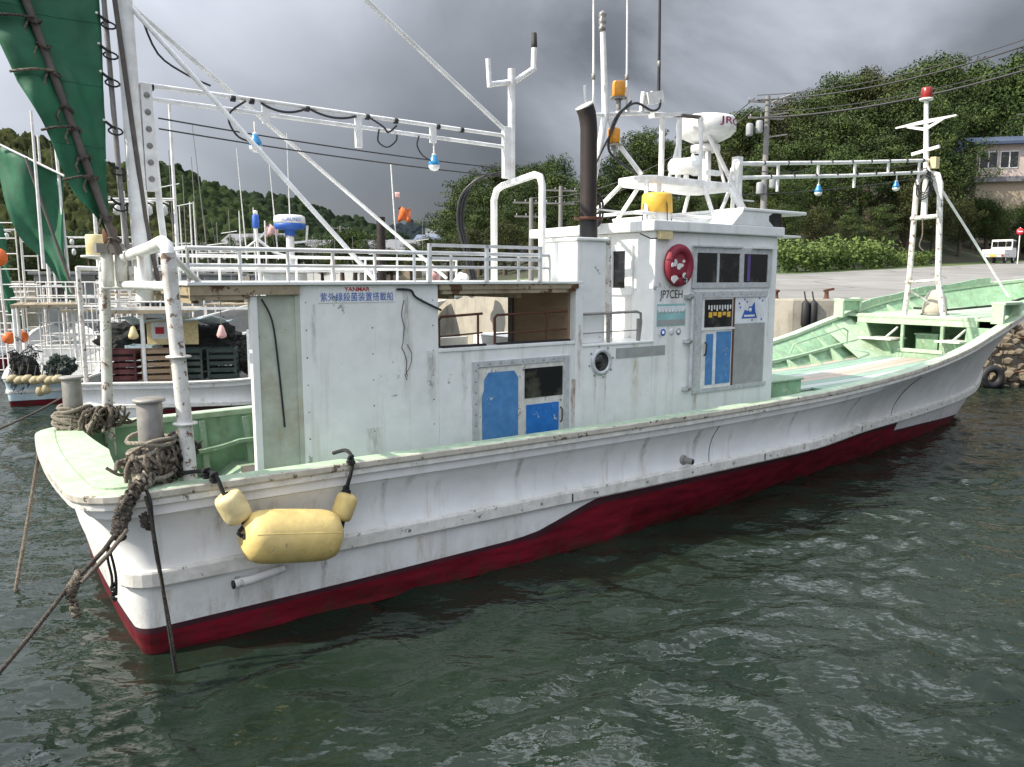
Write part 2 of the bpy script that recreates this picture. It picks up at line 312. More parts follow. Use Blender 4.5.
    def prism(s, poly, fn, t0, t1, m):     # poly of 2-tuples, fn(u,v,t)->xyz
        n = len(poly); v = [fn(u, w, t0) for u, w in poly] + [fn(u, w, t1) for u, w in poly]
        f = [tuple(range(n))[::-1], tuple(range(n, 2 * n))] + [(i, (i + 1) % n, n + (i + 1) % n, n + i) for i in range(n)]
        return s.add(v, f, m)
    def grid(s, G, m, smooth=True, closed=False):
        r, c = len(G), len(G[0]); v = [p for row in G for p in row]; f = []
        for i in range(r - 1):
            for j in range(c if closed else c - 1):
                j2 = (j + 1) % c; f.append((i * c + j, i * c + j2, (i + 1) * c + j2, (i + 1) * c + j))
        return s.add(v, f, m, smooth)
    def build(s, name, parent=None, bevel=0.0, seg=2, solid=0.0, recalc=True):
        me = bpy.data.meshes.new(name); me.from_pydata(s.v, [], s.f)
        for m in s.mats: me.materials.append(m)
        me.polygons.foreach_set('material_index', s.m); me.polygons.foreach_set('use_smooth', s.s)
        if recalc:
            bm = bmesh.new(); bm.from_mesh(me); bmesh.ops.recalc_face_normals(bm, faces=bm.faces); bm.to_mesh(me); bm.free()
        me.update()
        o = bpy.data.objects.new(name, me); C.objects.link(o)
        if parent: o.parent = parent
        if bevel > 0:
            b = o.modifiers.new('bevel', 'BEVEL'); b.width = bevel; b.segments = seg; b.limit_method = 'ANGLE'; b.angle_limit = R_(40)
        if solid > 0:
            b = o.modifiers.new('solid', 'SOLIDIFY'); b.thickness = solid; b.offset = 0
        return o
def split_build(mb, name, parent):
    '''every separate piece of mb becomes an object of its own'''
    par = list(range(len(mb.v)))
    def find(i):
        while par[i] != i: par[i] = par[par[i]]; i = par[i]
        return i
    key = {}
    for i, p in enumerate(mb.v):
        k = tuple(round(c, 5) for c in p)
        if k in key: par[find(i)] = find(key[k])
        else: key[k] = i
    for f in mb.f:
        for j in f[1:]: par[find(j)] = find(f[0])
    groups = {}
    for n, f in enumerate(mb.f): groups.setdefault(find(f[0]), []).append(n)
    for fs in groups.values():
        q = MB(); ids = sorted({i for n in fs for i in mb.f[n]}); mp_ = {i: j for j, i in enumerate(ids)}
        q.v = [mb.v[i] for i in ids]; q.f = [tuple(mp_[i] for i in mb.f[n]) for n in fs]; q.s = [mb.s[n] for n in fs]; q.m = [q.mi(mb.mats[mb.m[n]]) for n in fs]; q.build(name, parent)
def thing(name, label, cat, loc=(0, 0, 0), rotz=0.0, group=None, kind=None):
    o = bpy.data.objects.new(name, None); C.objects.link(o); o.empty_display_size = 0.2
    o.location = loc; o.rotation_euler = (0, 0, rotz); return tag(o, label, cat, group, kind)
def tag(o, label=None, cat=None, group=None, kind=None):
    if label: o['label'] = label
    if cat: o['category'] = cat
    if group: o['group'] = group
    if kind: o['kind'] = kind
    return o
def copy_tree(o, parent=None):
    c = o.copy(); C.objects.link(c)
    if parent: c.parent = parent
    for ch in list(o.children): copy_tree(ch, c)
    return c
def one(name, mb, label, cat, group=None, kind=None, loc=None, rotz=None, **k):
    o = mb.build(name, None, **k)
    if loc: o.location = loc
    if rotz is not None: o.rotation_euler = (0, 0, rotz)
    return tag(o, label, cat, group, kind)
def text_mesh(body, width, height, m, name, parent, place, depth=0.002, bold=0.0):
    """lettering: flat outlines fitted to width x height, then every point sent through place(u, v, w)"""
    cu = bpy.data.curves.new('lettering', 'FONT'); cu.body = body; cu.size = 1.0; cu.resolution_u = 3; cu.offset = bold
    to = bpy.data.objects.new('lettering', cu); C.objects.link(to)
    bpy.context.view_layer.update()
    dg = bpy.context.evaluated_depsgraph_get()
    me = bpy.data.meshes.new_from_object(to.evaluated_get(dg))
    bpy.data.objects.remove(to); bpy.data.curves.remove(cu)
    co = np.array([v.co[:] for v in me.vertices])
    lo, hi = co.min(0), co.max(0)
    for v in me.vertices:
        u = (v.co.x - lo[0]) / (hi[0] - lo[0]) * width; w = (v.co.y - lo[1]) / (hi[1] - lo[1]) * height
        v.co = place(u, w, depth)
    me.materials.clear(); me.materials.append(m); me.name = name
    o = bpy.data.objects.new(name, me); C.objects.link(o)
    if parent: o.parent = parent
    return o
def interp(tab):
    a = np.array(tab, float); x, y = a[:, 0], a[:, 1]; h = np.diff(x); d = np.diff(y) / h
    t = np.zeros(len(x)); t[0] = d[0]; t[-1] = d[-1]
    for i in range(1, len(x) - 1):
        if d[i - 1] * d[i] > 0:
            w1, w2 = 2 * h[i] + h[i - 1], h[i] + 2 * h[i - 1]; t[i] = (w1 + w2) / (w1 / d[i - 1] + w2 / d[i])
    def fn(q):
        q = min(max(q, x[0]), x[-1]); i = min(max(int(np.searchsorted(x, q)) - 1, 0), len(x) - 2)
        s = (q - x[i]) / h[i]
        return float((1 + 2 * s) * (1 - s) ** 2 * y[i] + s * (1 - s) ** 2 * h[i] * t[i] + s * s * (3 - 2 * s) * y[i + 1] + s * s * (s - 1) * h[i] * t[i + 1])
    return fn
def at(px, py, Y):        # the real-world point seen in that direction at ground distance Y
    u = (px - 512) / F; v = -(py - 383.5) / F; s_, c_ = math.sin(PITCH), math.cos(PITCH)
    d = Vector((u, v * s_ + c_, v * c_ - s_)); t = Y / d.y
    return Vector((0, 0, CAM_H)) + d * t
def sag(p, q, s, n=12):
    p, q = Vector(p), Vector(q)
    return [p.lerp(q, i / n) - Vector((0, 0, s * 4 * (i / n) * (1 - i / n))) for i in range(n + 1)]
# ================================================================== hull loft shared by all boats
NS, NC, NT = 96, 6, 5
def ring(half, zf, xt, xb, rc, camber=0.04, power=1.25):
    """closed stern-round outline, bow tip on starboard side round the stern to the bow tip on port side"""
    st = []
    x0 = xt + rc
    for i in range(NS + 1):
        u = (i / NS); u = u ** power if power != 1 else u
        x = xb - (xb - x0) * (1 - (1 - i / NS) ** 1.0)
        st.append((x, -half(x)))
    h0 = half(x0)
    for i in range(1, NC + 1):
        a = (i / NC) * math.pi / 2
        st.append((x0 - rc * math.sin(a), -(h0 - rc + rc * math.cos(a))))
    yc = h0 - rc
    for i in range(1, NT + 1):
        y = -yc * (1 - i / NT)
        st.append((xt - camber * (1 - (y / yc) ** 2), y))
    full = st + [(x, -y) for x, y in reversed(st[:-1])]
    return [Vector((x, y, zf(x))) for x, y in full]
def offset_ring(P, d, dz=0.0):
    n = len(P); out = []; mid = n // 2
    for i, p in enumerate(P):
        a = P[max(i - 1, 0)]; b = P[min(i + 1, n - 1)]
        t = Vector((b.x - a.x, b.y - a.y, 0))
        if t.length < 1e-9: t = Vector((0, 1, 0))
        t.normalize(); nn = Vector((-t.y, t.x, 0))          # outward of the outline
        if i == 0 or i == n - 1: nn = Vector((1, 0, 0))
        q = p + nn * d + Vector((0, 0, dz))
        if i < mid: q.y = min(q.y, 0.0)
        elif i > mid: q.y = max(q.y, 0.0)
        else: q.y = 0.0
        out.append(q)
    return out
gH = interp([(-0.4, 1.57), (0.5, 1.60), (1.5, 1.64), (3, 1.70), (6, 1.74), (9, 1.73), (11, 1.70), (12.5, 1.66), (14, 1.58), (15.5, 1.36), (17, 0.92), (18, 0.5), (18.8, 0.0)])
gZ = interp([(-0.4, 1.235), (2, 1.25), (5, 1.25), (8, 1.285), (9.2, 1.34), (10.3, 1.42), (11.2, 1.52), (12.1, 1.66), (13, 1.86), (14.2, 2.12), (15, 2.28), (16, 2.43), (18.8, 2.75)])
kH = interp([(-0.2, 1.50), (0.5, 1.53), (2, 1.58), (5, 1.61), (7.8, 1.58), (10.0, 1.26), (11.6, 1.08), (13, 0.86), (14.0, 0.67), (15.0, 0.44), (15.8, 0.22), (16.45, 0.0)])
kZ = interp([(-0.2, 0.68), (12, 0.68), (14, 0.67), (15.2, 0.68), (15.9, 0.76), (16.45, 1.0)])
wH = interp([(-0.2, 1.42), (0.7, 1.47), (2, 1.52), (3.8, 1.53), (6.3, 1.36), (8.7, 1.08), (12, 0.70), (14.4, 0.30), (15.4, 0.0)])
def zred(x):
    return float(np.interp(x, [-1, 0, 3.2, 3.45, 4.05, 4.2, 10.62, 10.66, 12, 14, 15.6], [0.215, 0.215, 0.285, 0.32, 0.53, 0.54, 0.54, 0.37, 0.31, 0.19, 0.08]))
RG = ring(gH, gZ, -0.38, 18.8, 0.34, 0.05)
RK = ring(kH, kZ, -0.10, 16.45, 0.22, 0.04)
RW = ring(wH, lambda x: 0.0, -0.02, 15.4, 0.10, 0.03)
RB = ring(lambda x: wH(x) * 0.6, lambda x: -0.6, 0.1, 15.0, 0.10, 0.02)
NR = len(RG)
def hull_rows():
    rows = []                                   # (points, material key of the band below->this)
    rows.append((RB, None)); rows.append((RW, 'red'))
    def wk(i, z):
        t = max(0.0, min(1.0, z / RK[i].z)) if RK[i].z > 0 else 0
        t2 = t ** 0.75
        p = RW[i].lerp(RK[i], t2); return Vector((p.x, p.y, z))
    zr = [min(zred(RG[i].x if False else RW[i].x), RK[i].z - 0.14) for i in range(NR)]
    def band(i):
        x = RW[i].x; return zr[i] - (0.045 if (x < 3.4) else (0.08 if x < 10.64 else 0.03))  # wider amidships, where the dark band paints in shade under the strake
    rows.append(([wk(i, max(0.02, band(i))) for i in range(NR)], 'red'))
    rows.append(([wk(i, zr[i]) for i in range(NR)], 'maroon'))
    rows.append(([wk(i, RK[i].z - 0.135) for i in range(NR)], 'white'))
    rows.append(([RK[i].copy() for i in range(NR)], 'white'))
    for v in (0.06, 0.14, 0.24, 0.36, 0.48, 0.6, 0.70, 0.775):
        pts = []
        for i in range(NR):
            x = RG[i].x; p_ = 1.5 - 0.2 * max(0, min(1, (x - 6) / 7))
            k = v ** p_
            q = RK[i].lerp(RG[i], k); q.z = RK[i].z + (RG[i].z - 0.02 - RK[i].z) * v
            s = 0.045 * math.sin(math.pi * min(1, v / 0.8))
            if 0 < i < NR - 1 and abs(q.y) > s: q.y -= math.copysign(s * min(1, abs(q.y)), q.y) if q.x > 0.2 else 0
            if q.x < 0.3 : q.x += s * 0.8
            pts.append(q)
        rows.append((pts, 'white'))
    top = rows[-1][0]
    rows.append((offset_ring(top, 0.020, 0.012), 'white'))                 # moulding steps out
    rows.append((offset_ring([Vector((p.x, p.y, p.z)) for p in RG], -0.006, -0.004), 'white'))
    return rows
HROWS = hull_rows()
def hull_half(i, z):
    col = [r[i] for r, _ in HROWS]
    for a, b in zip(col, col[1:]):
        if a.z <= z <= b.z and b.z - a.z > 1e-6: return a.lerp(b, (z - a.z) / (b.z - a.z))
    return col[-1] if z > col[-1].z else col[0]
def build_hull(mats, S=(1, 1, 1), name='hull', parent=None):
    mb = MB(); g = [[(p.x * S[0], p.y * S[1], p.z * S[2]) for p in r] for r, _ in HROWS]
    n = NR; vs = [p for r in g for p in r]
    byk = {}
    for k in range(1, len(g)):
        for i in range(n - 1): byk.setdefault(HROWS[k][1], []).append(((k - 1) * n + i, (k - 1) * n + i + 1, k * n + i + 1, k * n + i))
    o = len(mb.v); mb.v += vs
    for key, fs in byk.items():
        km = mb.mi(mats[key])
        for f in fs: mb.f.append(f); mb.m.append(km); mb.s.append(True)
    ob = mb.build(name, parent)
    md = ob.modifiers.new('edges', 'EDGE_SPLIT'); md.split_angle = R_(32); md.use_edge_sharp = False
    return ob
def sweep_ring(P, prof, mats, S=(1, 1, 1), name='rail', parent=None, bevel=0.0):
    """closed profile [(offset, dz)] swept round the outline; mats: one material per profile side"""
    mb = MB(); rows = [offset_ring(P, d, dz) for d, dz in prof]; n = len(P); m = len(prof)
    mb.v += [(p.x * S[0], p.y * S[1], p.z * S[2]) for r in rows for p in r]
    for k in range(m):
        k2 = (k + 1) % m; km = mb.mi(mats[k])
        for i in range(n - 1):
            mb.f.append((k * n + i, k * n + i + 1, k2 * n + i + 1, k2 * n + i)); mb.m.append(km); mb.s.append(False)
    ob = mb.build(name, parent); return ob
def deck_z(x):
    return float(np.interp(x, [-1, 1.30, 1.36, 8.30, 8.36, 11.4, 13.8, 18.8], [0.60, 0.60, 0.72, 0.76, 1.12, 1.15, 1.26, 1.3]))
def deck_h(x):
    return float(np.interp(x, [-0.4, 0.5, 3, 8, 9, 11, 12.5, 14, 16, 17.5, 18.6], [1.47, 1.48, 1.5, 1.45, 1.18, 1.02, 0.98, 0.92, 0.7, 0.3, 0.0]))
def build_inside(m_wall, m_deck, S=(1, 1, 1), parent=None):
    n = NR; steps = 6; cols = []
    for i in range(n):
        z1 = RG[i].z - 0.005; z0 = min(deck_z(RG[i].x), z1 - 0.05); z0 = min(deck_z(hull_half(i, z0).x), z1 - 0.05); col = []
        for k in range(steps + 1):
            z = z1 + (z0 - z1) * k / steps; q = hull_half(i, z).copy(); q.z = z; col.append(q)
        cols.append(col)
    rows = []
    for k in range(steps + 1):
        P = [cols[i][k] for i in range(n)]; P = offset_ring(P, -0.10)
        for q in P:
            if k == steps and abs(q.y) > deck_h(q.x): q.y = math.copysign(deck_h(q.x), q.y)
            q.x = min(q.x, 18.5)
        rows.append(P)
    inner, foot = rows[0], rows[-1]
    for k in range(1, steps):
        for i in range(n):
            lim = inner[i].lerp(foot[i], k / steps)
            if abs(rows[k][i].y) > abs(lim.y) and rows[k][i].x > 0.4: rows[k][i].y = lim.y
    mb = MB(); mb.grid([[tuple(a * b for a, b in zip(p, S)) for p in r] for r in rows], m_wall, smooth=True)
    w = mb.build('bulwark_lining', parent); md = w.modifiers.new('edges', 'EDGE_SPLIT'); md.split_angle = R_(35)
    mb = MB(); half = n // 2; G = []
    for i in range(half + 1):
        a, b = foot[i], foot[n - 1 - i]
        G.append([tuple(c * d for c, d in zip(a.lerp(b, t / 6), S)) for t in range(7)])
    mb.grid(G, m_deck, smooth=False); d = mb.build('deck', parent)
    return inner, foot

# ================================================================== the fishing boat
BO = thing('fishing_boat', 'white wooden fishing boat with red bottom and pale green decks in the foreground', 'fishing boat',
           (-3.563, 6.670, 0), R_(90 - 54.5))
BM = Matrix.Translation((-3.563, 6.670, 0)) @ Matrix.Rotation(R_(90 - 54.5), 4, 'Z')
def bw(x, y, z): return BM @ Vector((x, y, z))
build_hull({'red': m_red, 'maroon': m_maroon, 'white': m_white}, parent=BO)
sweep_ring(RK, [(0.0, 0.0), (0.034, -0.004), (0.042, -0.02), (0.042, -0.115), (0.03, -0.132), (-0.01, -0.134)], [m_strake] * 6, name='rubbing_strake', parent=BO)
sweep_ring(RG, [(0.040, 0.0), (0.046, 0.012), (0.046, 0.052), (0.036, 0.062), (-0.12, 0.064), (-0.13, 0.055), (-0.13, 0.0)],
           [m_capedge, m_capedge, m_capedge, m_mintcap, m_mintcap, m_mintcap, m_capedge], name='cap_rail', parent=BO)
# lower half-round moulding under the cap
sweep_ring(RG, [(0.012, -0.055), (0.030, -0.048), (0.030, -0.004), (0.012, -0.002)], [m_strake] * 4, name='cap_moulding', parent=BO)
inner, foot = build_inside(m_mintdark, m_mint, parent=BO)
# wide flat board across the stern
mb = MB(); ring_in = offset_ring(RG, -0.13, 0.066); ids = [i for i in range(NR) if RG[i].x < 0.02]
G = []
for i in ids:
    p = ring_in[i]; G.append([(p.x, p.y, p.z - 0.004), (max(p.x + 0.34 - 0.10 * abs(p.y), p.x + 0.02), p.y * 0.93, p.z - 0.002)])
mb.grid(G, m_mintcap, smooth=False); mb.build('stern_board', BO, solid=0.03)
# ribs of the bulwark (port side, the one the deck shows)
hn = NR // 2
def inner_at(x, port=True):
    best = min((i for i in range(hn + 1, NR)) if port else range(0, hn), key=lambda i: abs(inner[i].x - x)); i2 = best
    def lerp_list(L):
        rng_ = range(hn + NT + NC, NR - 1) if port else range(0, NS)
        for i in rng_:
            a, b = L[i], L[i + 1]
            if (a.x - x) * (b.x - x) <= 0 and abs(a.x - b.x) > 1e-6: return a.lerp(b, (x - a.x) / (b.x - a.x))
        return L[best]
    return lerp_list(inner), lerp_list(foot)
for x in (0.25, 0.72, 1.18, 1.66, 2.2, 2.8, 8.75, 9.4, 10.05, 10.7, 11.35, 12.0, 12.65, 13.3, 14.35, 14.95, 15.55, 16.15):
    a, b = inner_at(x); mb = MB(); d = 0.16; za, zb = a.z - 0.02, b.z + 0.0
    if x > 13.8: zb = 2.05 + 0.035 * (x - 13.8); b = a.lerp(b, (a.z - zb) / (a.z - b.z))
    poly = [(a.y - 0.002, za), (b.y - 0.002, zb), (b.y - d - (0.10 if x > 8 else 0), zb), (a.y - 0.07, za)]
    mb.prism(poly, lambda u, w, t: (t, u, w), x - 0.03, x + 0.03, m_mint)
    mb.build('bulwark_frame', BO)
for x0, x1 in ((0.1, 3.0), (8.5, 13.5)):
    mb = MB(); pts = []
    for k in range(15):
        x = x0 + (x1 - x0) * k / 14; a, b = inner_at(x); q = a.lerp(b, 0.52); pts.append((x, q.y - 0.13, q.z))
    for k in range(14): mb.bar(pts[k], pts[k + 1], 0.07, 0.04, m_mint)
    mb.build('stringer', BO)

# ---- forward working deck: boards of different paint
cols = [m_board_pink, m_board_teal, m_board_teal, m_board_white, m_board_pink, m_board_pink, m_board_teal, m_board_white, m_board_teal, m_board_teal]
yy = 1.0
for i, m in enumerate(cols):
    y1 = min(yy - 0.21, 9); mb = MB(); xa = 9.1 + 0.25 * ((i * 37) % 3) - 0.2; xe = 13.72
    xs = np.linspace(xa, xe, 6)
    lim = [abs(inner_at(x)[1].y) - 0.02 for x in xs]
    G = [[(x, max(-l_, min(l_, yy - 0.006)), deck_z(x) + 0.03) , (x, max(-l_, min(l_, y1 + 0.006)), deck_z(x) + 0.03)] for x, l_ in zip(xs, lim)]
    mb.grid(G, m, smooth=False); mb.build('deck_board', BO, solid=0.03); yy = y1
# hatch coaming just forward of the wheelhouse
mb = MB(); mb.box((7.98, -0.98, 0.80), (8.70, 0.9, 1.38), m_mintdark); mb.box((7.95, -1.01, 1.38), (8.73, 0.94, 1.41), m_mint); mb.build('hatch_coaming', BO, bevel=0.012)

# ---- foredeck: raised platform with the open locker under it
FX = 13.8
mb = MB(); G = []
for k in range(12):
    x = FX - 0.03 + (17.6 - FX) * k / 11; a, b = inner_at(x); z = 2.06 + 0.035 * (x - FX)
    t = min(1, max(0, (a.z - z) / max(0.05, a.z - b.z))); h = abs(a.lerp(b, t).y) + 0.02
    h = min(h + 0.07, 1.46)
    G.append([(x, -h + 2 * h * j / 6, z) for j in range(7)])
mb.grid(G, m_mintcap, smooth=False); mb.build('foredeck', BO, solid=0.04)
mb = MB()
mb.box((FX - 0.02, -1.02, 1.92), (FX + 0.06, 1.25, 2.10), m_mintcap)        # lintel
mb.box((FX - 0.015, 1.06, 1.24), (FX + 0.05, 1.36, 1.92), m_mint); mb.box((FX - 0.015, -1.25, 1.24), (FX + 0.05, -0.84, 1.92), m_mint)
mb.box((FX - 0.012, -0.44, 1.24), (FX + 0.05, -0.38, 1.92), m_mint); mb.box((FX - 0.012, 0.30, 1.24), (FX + 0.05, 0.36, 1.92), m_mint)
mb.box((FX - 0.03, -0.46, 1.40), (FX + 0.07, 0.40, 1.47), m_mintcap)          # sill of the middle opening
mb.box((FX - 0.01, -0.38, 1.24), (FX + 0.05, 0.30, 1.40), m_mint)
mb.box((FX - 0.01, 0.36, 1.24), (FX + 0.05, 1.06, 1.60), m_mint); mb.box((FX - 0.01, -0.84, 1.24), (FX + 0.05, -0.44, 1.62), m_mint)
def inside(x, z, side):
    c = [hull_half(i, z) for i in (range(0, NS) if side < 0 else range(NR - NS, NR))]
    return min(abs(p.y) for p in sorted(c, key=lambda p: abs(p.x - x))[:2]) - 0.11
mb.v = [(x, max(-inside(x, z, -1), min(inside(x, z, 1), y)), z) for x, y, z in mb.v]
mb.build('locker_front', BO, bevel=0.01)
mb = MB(); mb.box((FX + 1.3, -0.42, 1.35), (FX + 1.35, 0.42, 2.04), m_mintdark); mb.build('locker_back', BO)
for y0, y1, z in ((0.40, 1.12, 1.62), (-0.86, -0.42, 1.64)):
    mb = MB(); mb.box((FX - 0.28, y0, z), (FX + 0.3, y1, z + 0.03), m_strake); mb.bar((FX - 0.25, y0 + 0.1, z), (FX - 0.02, y0 + 0.1, z - 0.25), 0.03, 0.03, m_mint)
    mb.bar((FX - 0.22, y0 + 0.15, z + 0.03), (FX + 0.05, y0 + 0.05, z + 0.24), 0.03, 0.03, m_strake)
    mb.build('locker_shelf', BO)
mb = MB(); mb.box((FX + 0.3, -0.2, 1.42), (FX + 0.7, 0.22, 1.72), m_mintdark); mb.box((FX + 0.28, -0.22, 1.72), (FX + 0.72, 0.24, 1.75), m_mint); mb.build('locker_bin', BO)
# smooth board over the ribs beside the locker
mb = MB(); a1, b1 = inner_at(13.0); a2, b2 = inner_at(13.8)
mb.add([(13.0, a1.y - 0.09, a1.z - 0.06), (13.8, a2.y - 0.09, a2.z - 0.06), (13.78, b2.y - 0.28, b2.z + 0.02), (13.05, b1.y - 0.28, b1.z + 0.02)], [(0, 1, 2, 3)], m_mintcap); mb.build('wing_board', BO, solid=0.02)
# fairlead boxes standing on both rails where the raised bulwark begins
for s in (1, -1):
    mb = MB(); y = 1.47 * s; z = 2.10
    mb.box((13.45, y - 0.10, z - 0.08), (13.52, y + 0.10, z + 0.24), m_mintcap); mb.box((14.05, y - 0.10, z), (14.12, y + 0.10, z + 0.30), m_mintcap)
    mb.box((13.45, y - 0.12, z + 0.24), (14.12, y + 0.12, z + 0.29), m_mintcap)
    mb.box((13.52, y - 0.06 * s - 0.02, z + 0.05), (14.05, y - 0.06 * s + 0.02, z + 0.24), m_mintdark)
    mb.build('fairlead_box', BO, bevel=0.01)
mb = MB(); mb.box((13.5, 1.40, 2.365), (14.05, 1.60, 2.385), m_tub); mb.box((13.6, 1.46, 2.386), (13.8, 1.54, 2.40), m_black); mb.build('fairlead_pad', BO)
# inner rail posts / bulwark grab bar
mb = MB(); a1, b1 = inner_at(11.3); a2, b2 = inner_at(12.9)
mb.tube([(11.2, b1.y - 0.05, 1.45), (11.25, b1.y - 0.08, 1.62), (12.75, b2.y - 0.06, 1.86), (12.9, b2.y - 0.06, 1.80), (12.95, b2.y - 0.02, 1.55)], 0.014, m_mint, n=6); mb.build('grab_bar', BO)
# starboard raised bulwark on the bow
for s in (1, -1):
    mb = MB(); G = []
    for k in range(16):
        x = 14.1 + 3.6 * k / 15; a, b = inner_at(x, s > 0); y = a.y; z = gZ(x) + 0.055
        G.append([(x, y, z), (x, y, z + 0.11 + 0.02 * math.sin(k))])
    mb.grid(G, m_mint, smooth=False); mb.build('bow_coaming', BO, solid=0.06)
mb = MB(); mb.lathe([(0.10, 0), (0.21, 0.0), (0.22, 0.10), (0.19, 0.32), (0.13, 0.42), (0.10, 0.46), (0.03, 0.48)], m_canvas, (14.35, 0.02, 2.10), n=14)
mb.lathe([(0.16, 0), (0.24, 0.02), (0.24, 0.05), (0.16, 0.06)], m_steel, (14.35, 0.02, 2.08), n=14); mb.build('windlass', BO)
mb = MB(); mb.tube([(14.3, 0.4, 2.22), (14.4, -0.2, 2.20), (14.9, -0.9, 2.30), (15.6, -1.1, 2.45)], 0.025, m_black, n=6); mb.build('hydraulic_hose', BO)

# ---- stern bollards
for (x, y, z0, z1) in ((0.14, -1.36, 0.72, 1.90), (-0.07, 1.36, 0.72, 1.80)):
    mb = MB(); mb.lathe([(0.088, z0), (0.088, z1 - 0.005), (0.086, z1)], m_steel, (x, y, 0), n=22)
    b = mb.build('bollard', BO)
    mb = MB(); mb.lathe([(0.10, z1), (0.112, z1 + 0.004), (0.112, z1 + 0.022), (0.10, z1 + 0.028), (0.03, z1 + 0.03)], m_steel, (x, y, 0), n=22); mb.build('bollard_cap', b)
# ---- gantry over the stern
gan = MB().tube([(0.385, -1.42, 0.72), (0.375, -1.43, 1.45), (0.31, -1.45, 2.98)], 0.053, m_rustpipe, n=14).build('gantry', BO)
MB().tube([(0.31, -1.45, 2.96), (0.31, -1.42, 3.03), (0.30, -1.33, 3.06), (0.30, -0.9, 3.03), (0.30, 0.9, 2.96), (0.30, 1.38, 2.94), (0.30, 1.46, 2.88)], 0.048, m_rail, n=12).build('gantry_top_pipe', gan)
MB().tube([(0.32, -1.44, 2.74), (0.30, 0, 2.74), (0.29, 1.44, 2.72)], 0.036, m_rail, n=12).build('gantry_lower_pipe', gan)
MB().tube([(0.26, 1.44, 0.72), (0.25, 1.45, 1.4), (0.31, 1.46, 2.90)], 0.052, m_rustpipe, n=12).build('gantry_far_post', gan)
for x, z in ((0.345, 2.22), (0.366, 1.72)): MB().lathe([(0.05, 0), (0.088, 0.003), (0.088, 0.014), (0.05, 0.018)], m_rustpipe, (x, -1.435, z)).build('pipe_flange', gan)
for y in (-0.5, 0.35, 0.75): MB().tube([(0.31, y, 2.74), (0.30, y, 3.0)], 0.03, m_rail, n=8).build('gantry_strut', gan)
MB().tube([(0.34, -1.36, 2.98), (0.60, -1.1, 2.77)], 0.022, m_rail, n=8).build('gantry_brace', gan)
# pulleys and winch gear at the mast foot
mb = MB()
for dx in (-0.13, -0.02, 0.08): mb.lathe([(0.03, 0), (0.05, 0.01), (0.05, 0.30), (0.04, 0.32)], m_strake, (0.30 + dx, 0.28 - 0.1 * dx, 2.72), n=10)
mb.box((0.08, 0.2, 3.02), (0.42, 0.36, 3.10), m_greypole); mb.lathe([(0.05, 0), (0.06, 0.02), (0.06, 0.12), (0.03, 0.15)], m_rust, (0.2, 0.24, 3.10), n=10); mb.build('winch_gear', gan)
mb = MB(); mb.lathe([(0.09, 0), (0.10, 0.01), (0.10, 0.19), (0.09, 0.2)], m_yelpale, (0.22, 1.18, 3.02), n=16); mb.lathe([(0.02, -.02), (0.15, 0.0), (0.15, 0.02), (0.02, 0.02)], m_rail, (0.22, 1.18, 3.0), n=14); mb.build('deck_light', gan)

# ---- mizzen mast, sail, boom
mast = MB().tube([(0.41, 0, 2.6), (0.40, 0, 3.5), (0.385, 0, 5.1), (0.37, 0, 7.2)], [0.075, 0.075, 0.07, 0.06], m_rail, n=14).build('mizzen_mast', BO)
MB().tube([(0.30, 0.02, 2.9), (0.27, 0.02, 3.6), (0.20, 0.02, 7.0)], 0.022, m_greypole, n=8).build('sail_track', mast)
MB().tube([(0.52, -0.04, 2.75), (0.44, -0.06, 3.3), (0.29, -0.1, 5.2), (0.17, -0.12, 6.8)], 0.021, m_pole, n=7).build('halyard', mast)
mb = MB(); mb.box((0.47, -0.035, 3.55), (0.56, 0.035, 4.45), m_rail)
for k in range(6): mb.lathe([(0.012, -0.004), (0.026, -0.002), (0.026, 0.002), (0.012, 0.004)], m_greypole, (0.515, -0.037, 3.65 + 0.14 * k), (0, -1, 0), n=10)
mb.build('mast_plate', mast)
MB().tube([(0.62, 0.03, 2.8), (0.58, 0.03, 3.4), (0.55, 0.03, 4.2)], 0.028, m_rail, n=8).build('mast_stay_pipe', mast)
Lz = interp([(3.16, 0.15), (3.3, 0.07), (3.44, -0.06), (3.68, -0.17), (3.95, -0.25), (4.28, -0.40), (4.67, -0.55), (5.2, -0.78), (6.4, -1.25), (7.0, -1.5)])
Rz = interp([(3.16, 0.19), (3.5, 0.17), (4.2, 0.19), (5.07, 0.205), (7.0, 0.16)])
Bz = lambda z: 0.15 + (3.25 - z) * (0.48 / 1.72)                # boom line in the same plane
G = []
for i in range(70):
    z = 3.16 + (7.0 - 3.16) * i / 69; row = []
    for j in range(27):
        t = j / 26; x = Lz(z) + (Rz(z) - Lz(z)) * t
        left = max(0.0, min(1.0, (Bz(z) - x) / 0.35))
        y = 0.03 + 0.05 * math.sin(2.2 * z + 4.0 * t) * (1 - abs(2 * t - 1)) + 0.035 * math.sin(x * 9 + z * 3.3) * left
        y += 0.03 * mnoise.noise(Vector((x * 2.2, z * 1.1, 1.7))) + 0.03 * mnoise.noise(Vector((x * 7 + z * 3, z * 2.2 - x * 5, 0.3))) + 0.016 * mnoise.noise(Vector((x * 16 + z * 6, z * 7, 5.3)))
        y -= 0.12 * math.sin(math.pi * min(1, left)) * (1.0 if left > 0 else 0)
        for zz in (3.62, 4.0, 4.42, 4.80): y += 0.06 * left * math.exp(-((z - zz - 0.3 * (x - Bz(z))) / 0.06) ** 2)
        row.append((x, y, z))
    G.append(row)
MB().grid(G, m_sail).build('spanker_sail', mast, solid=0.006)
for i0 in range(4, 70, 9):
    MB().tube([(p[0], p[1] - 0.004, p[2]) for p in G[i0]], 0.0028, m_sail, n=4).build('cloth_seam', mast)
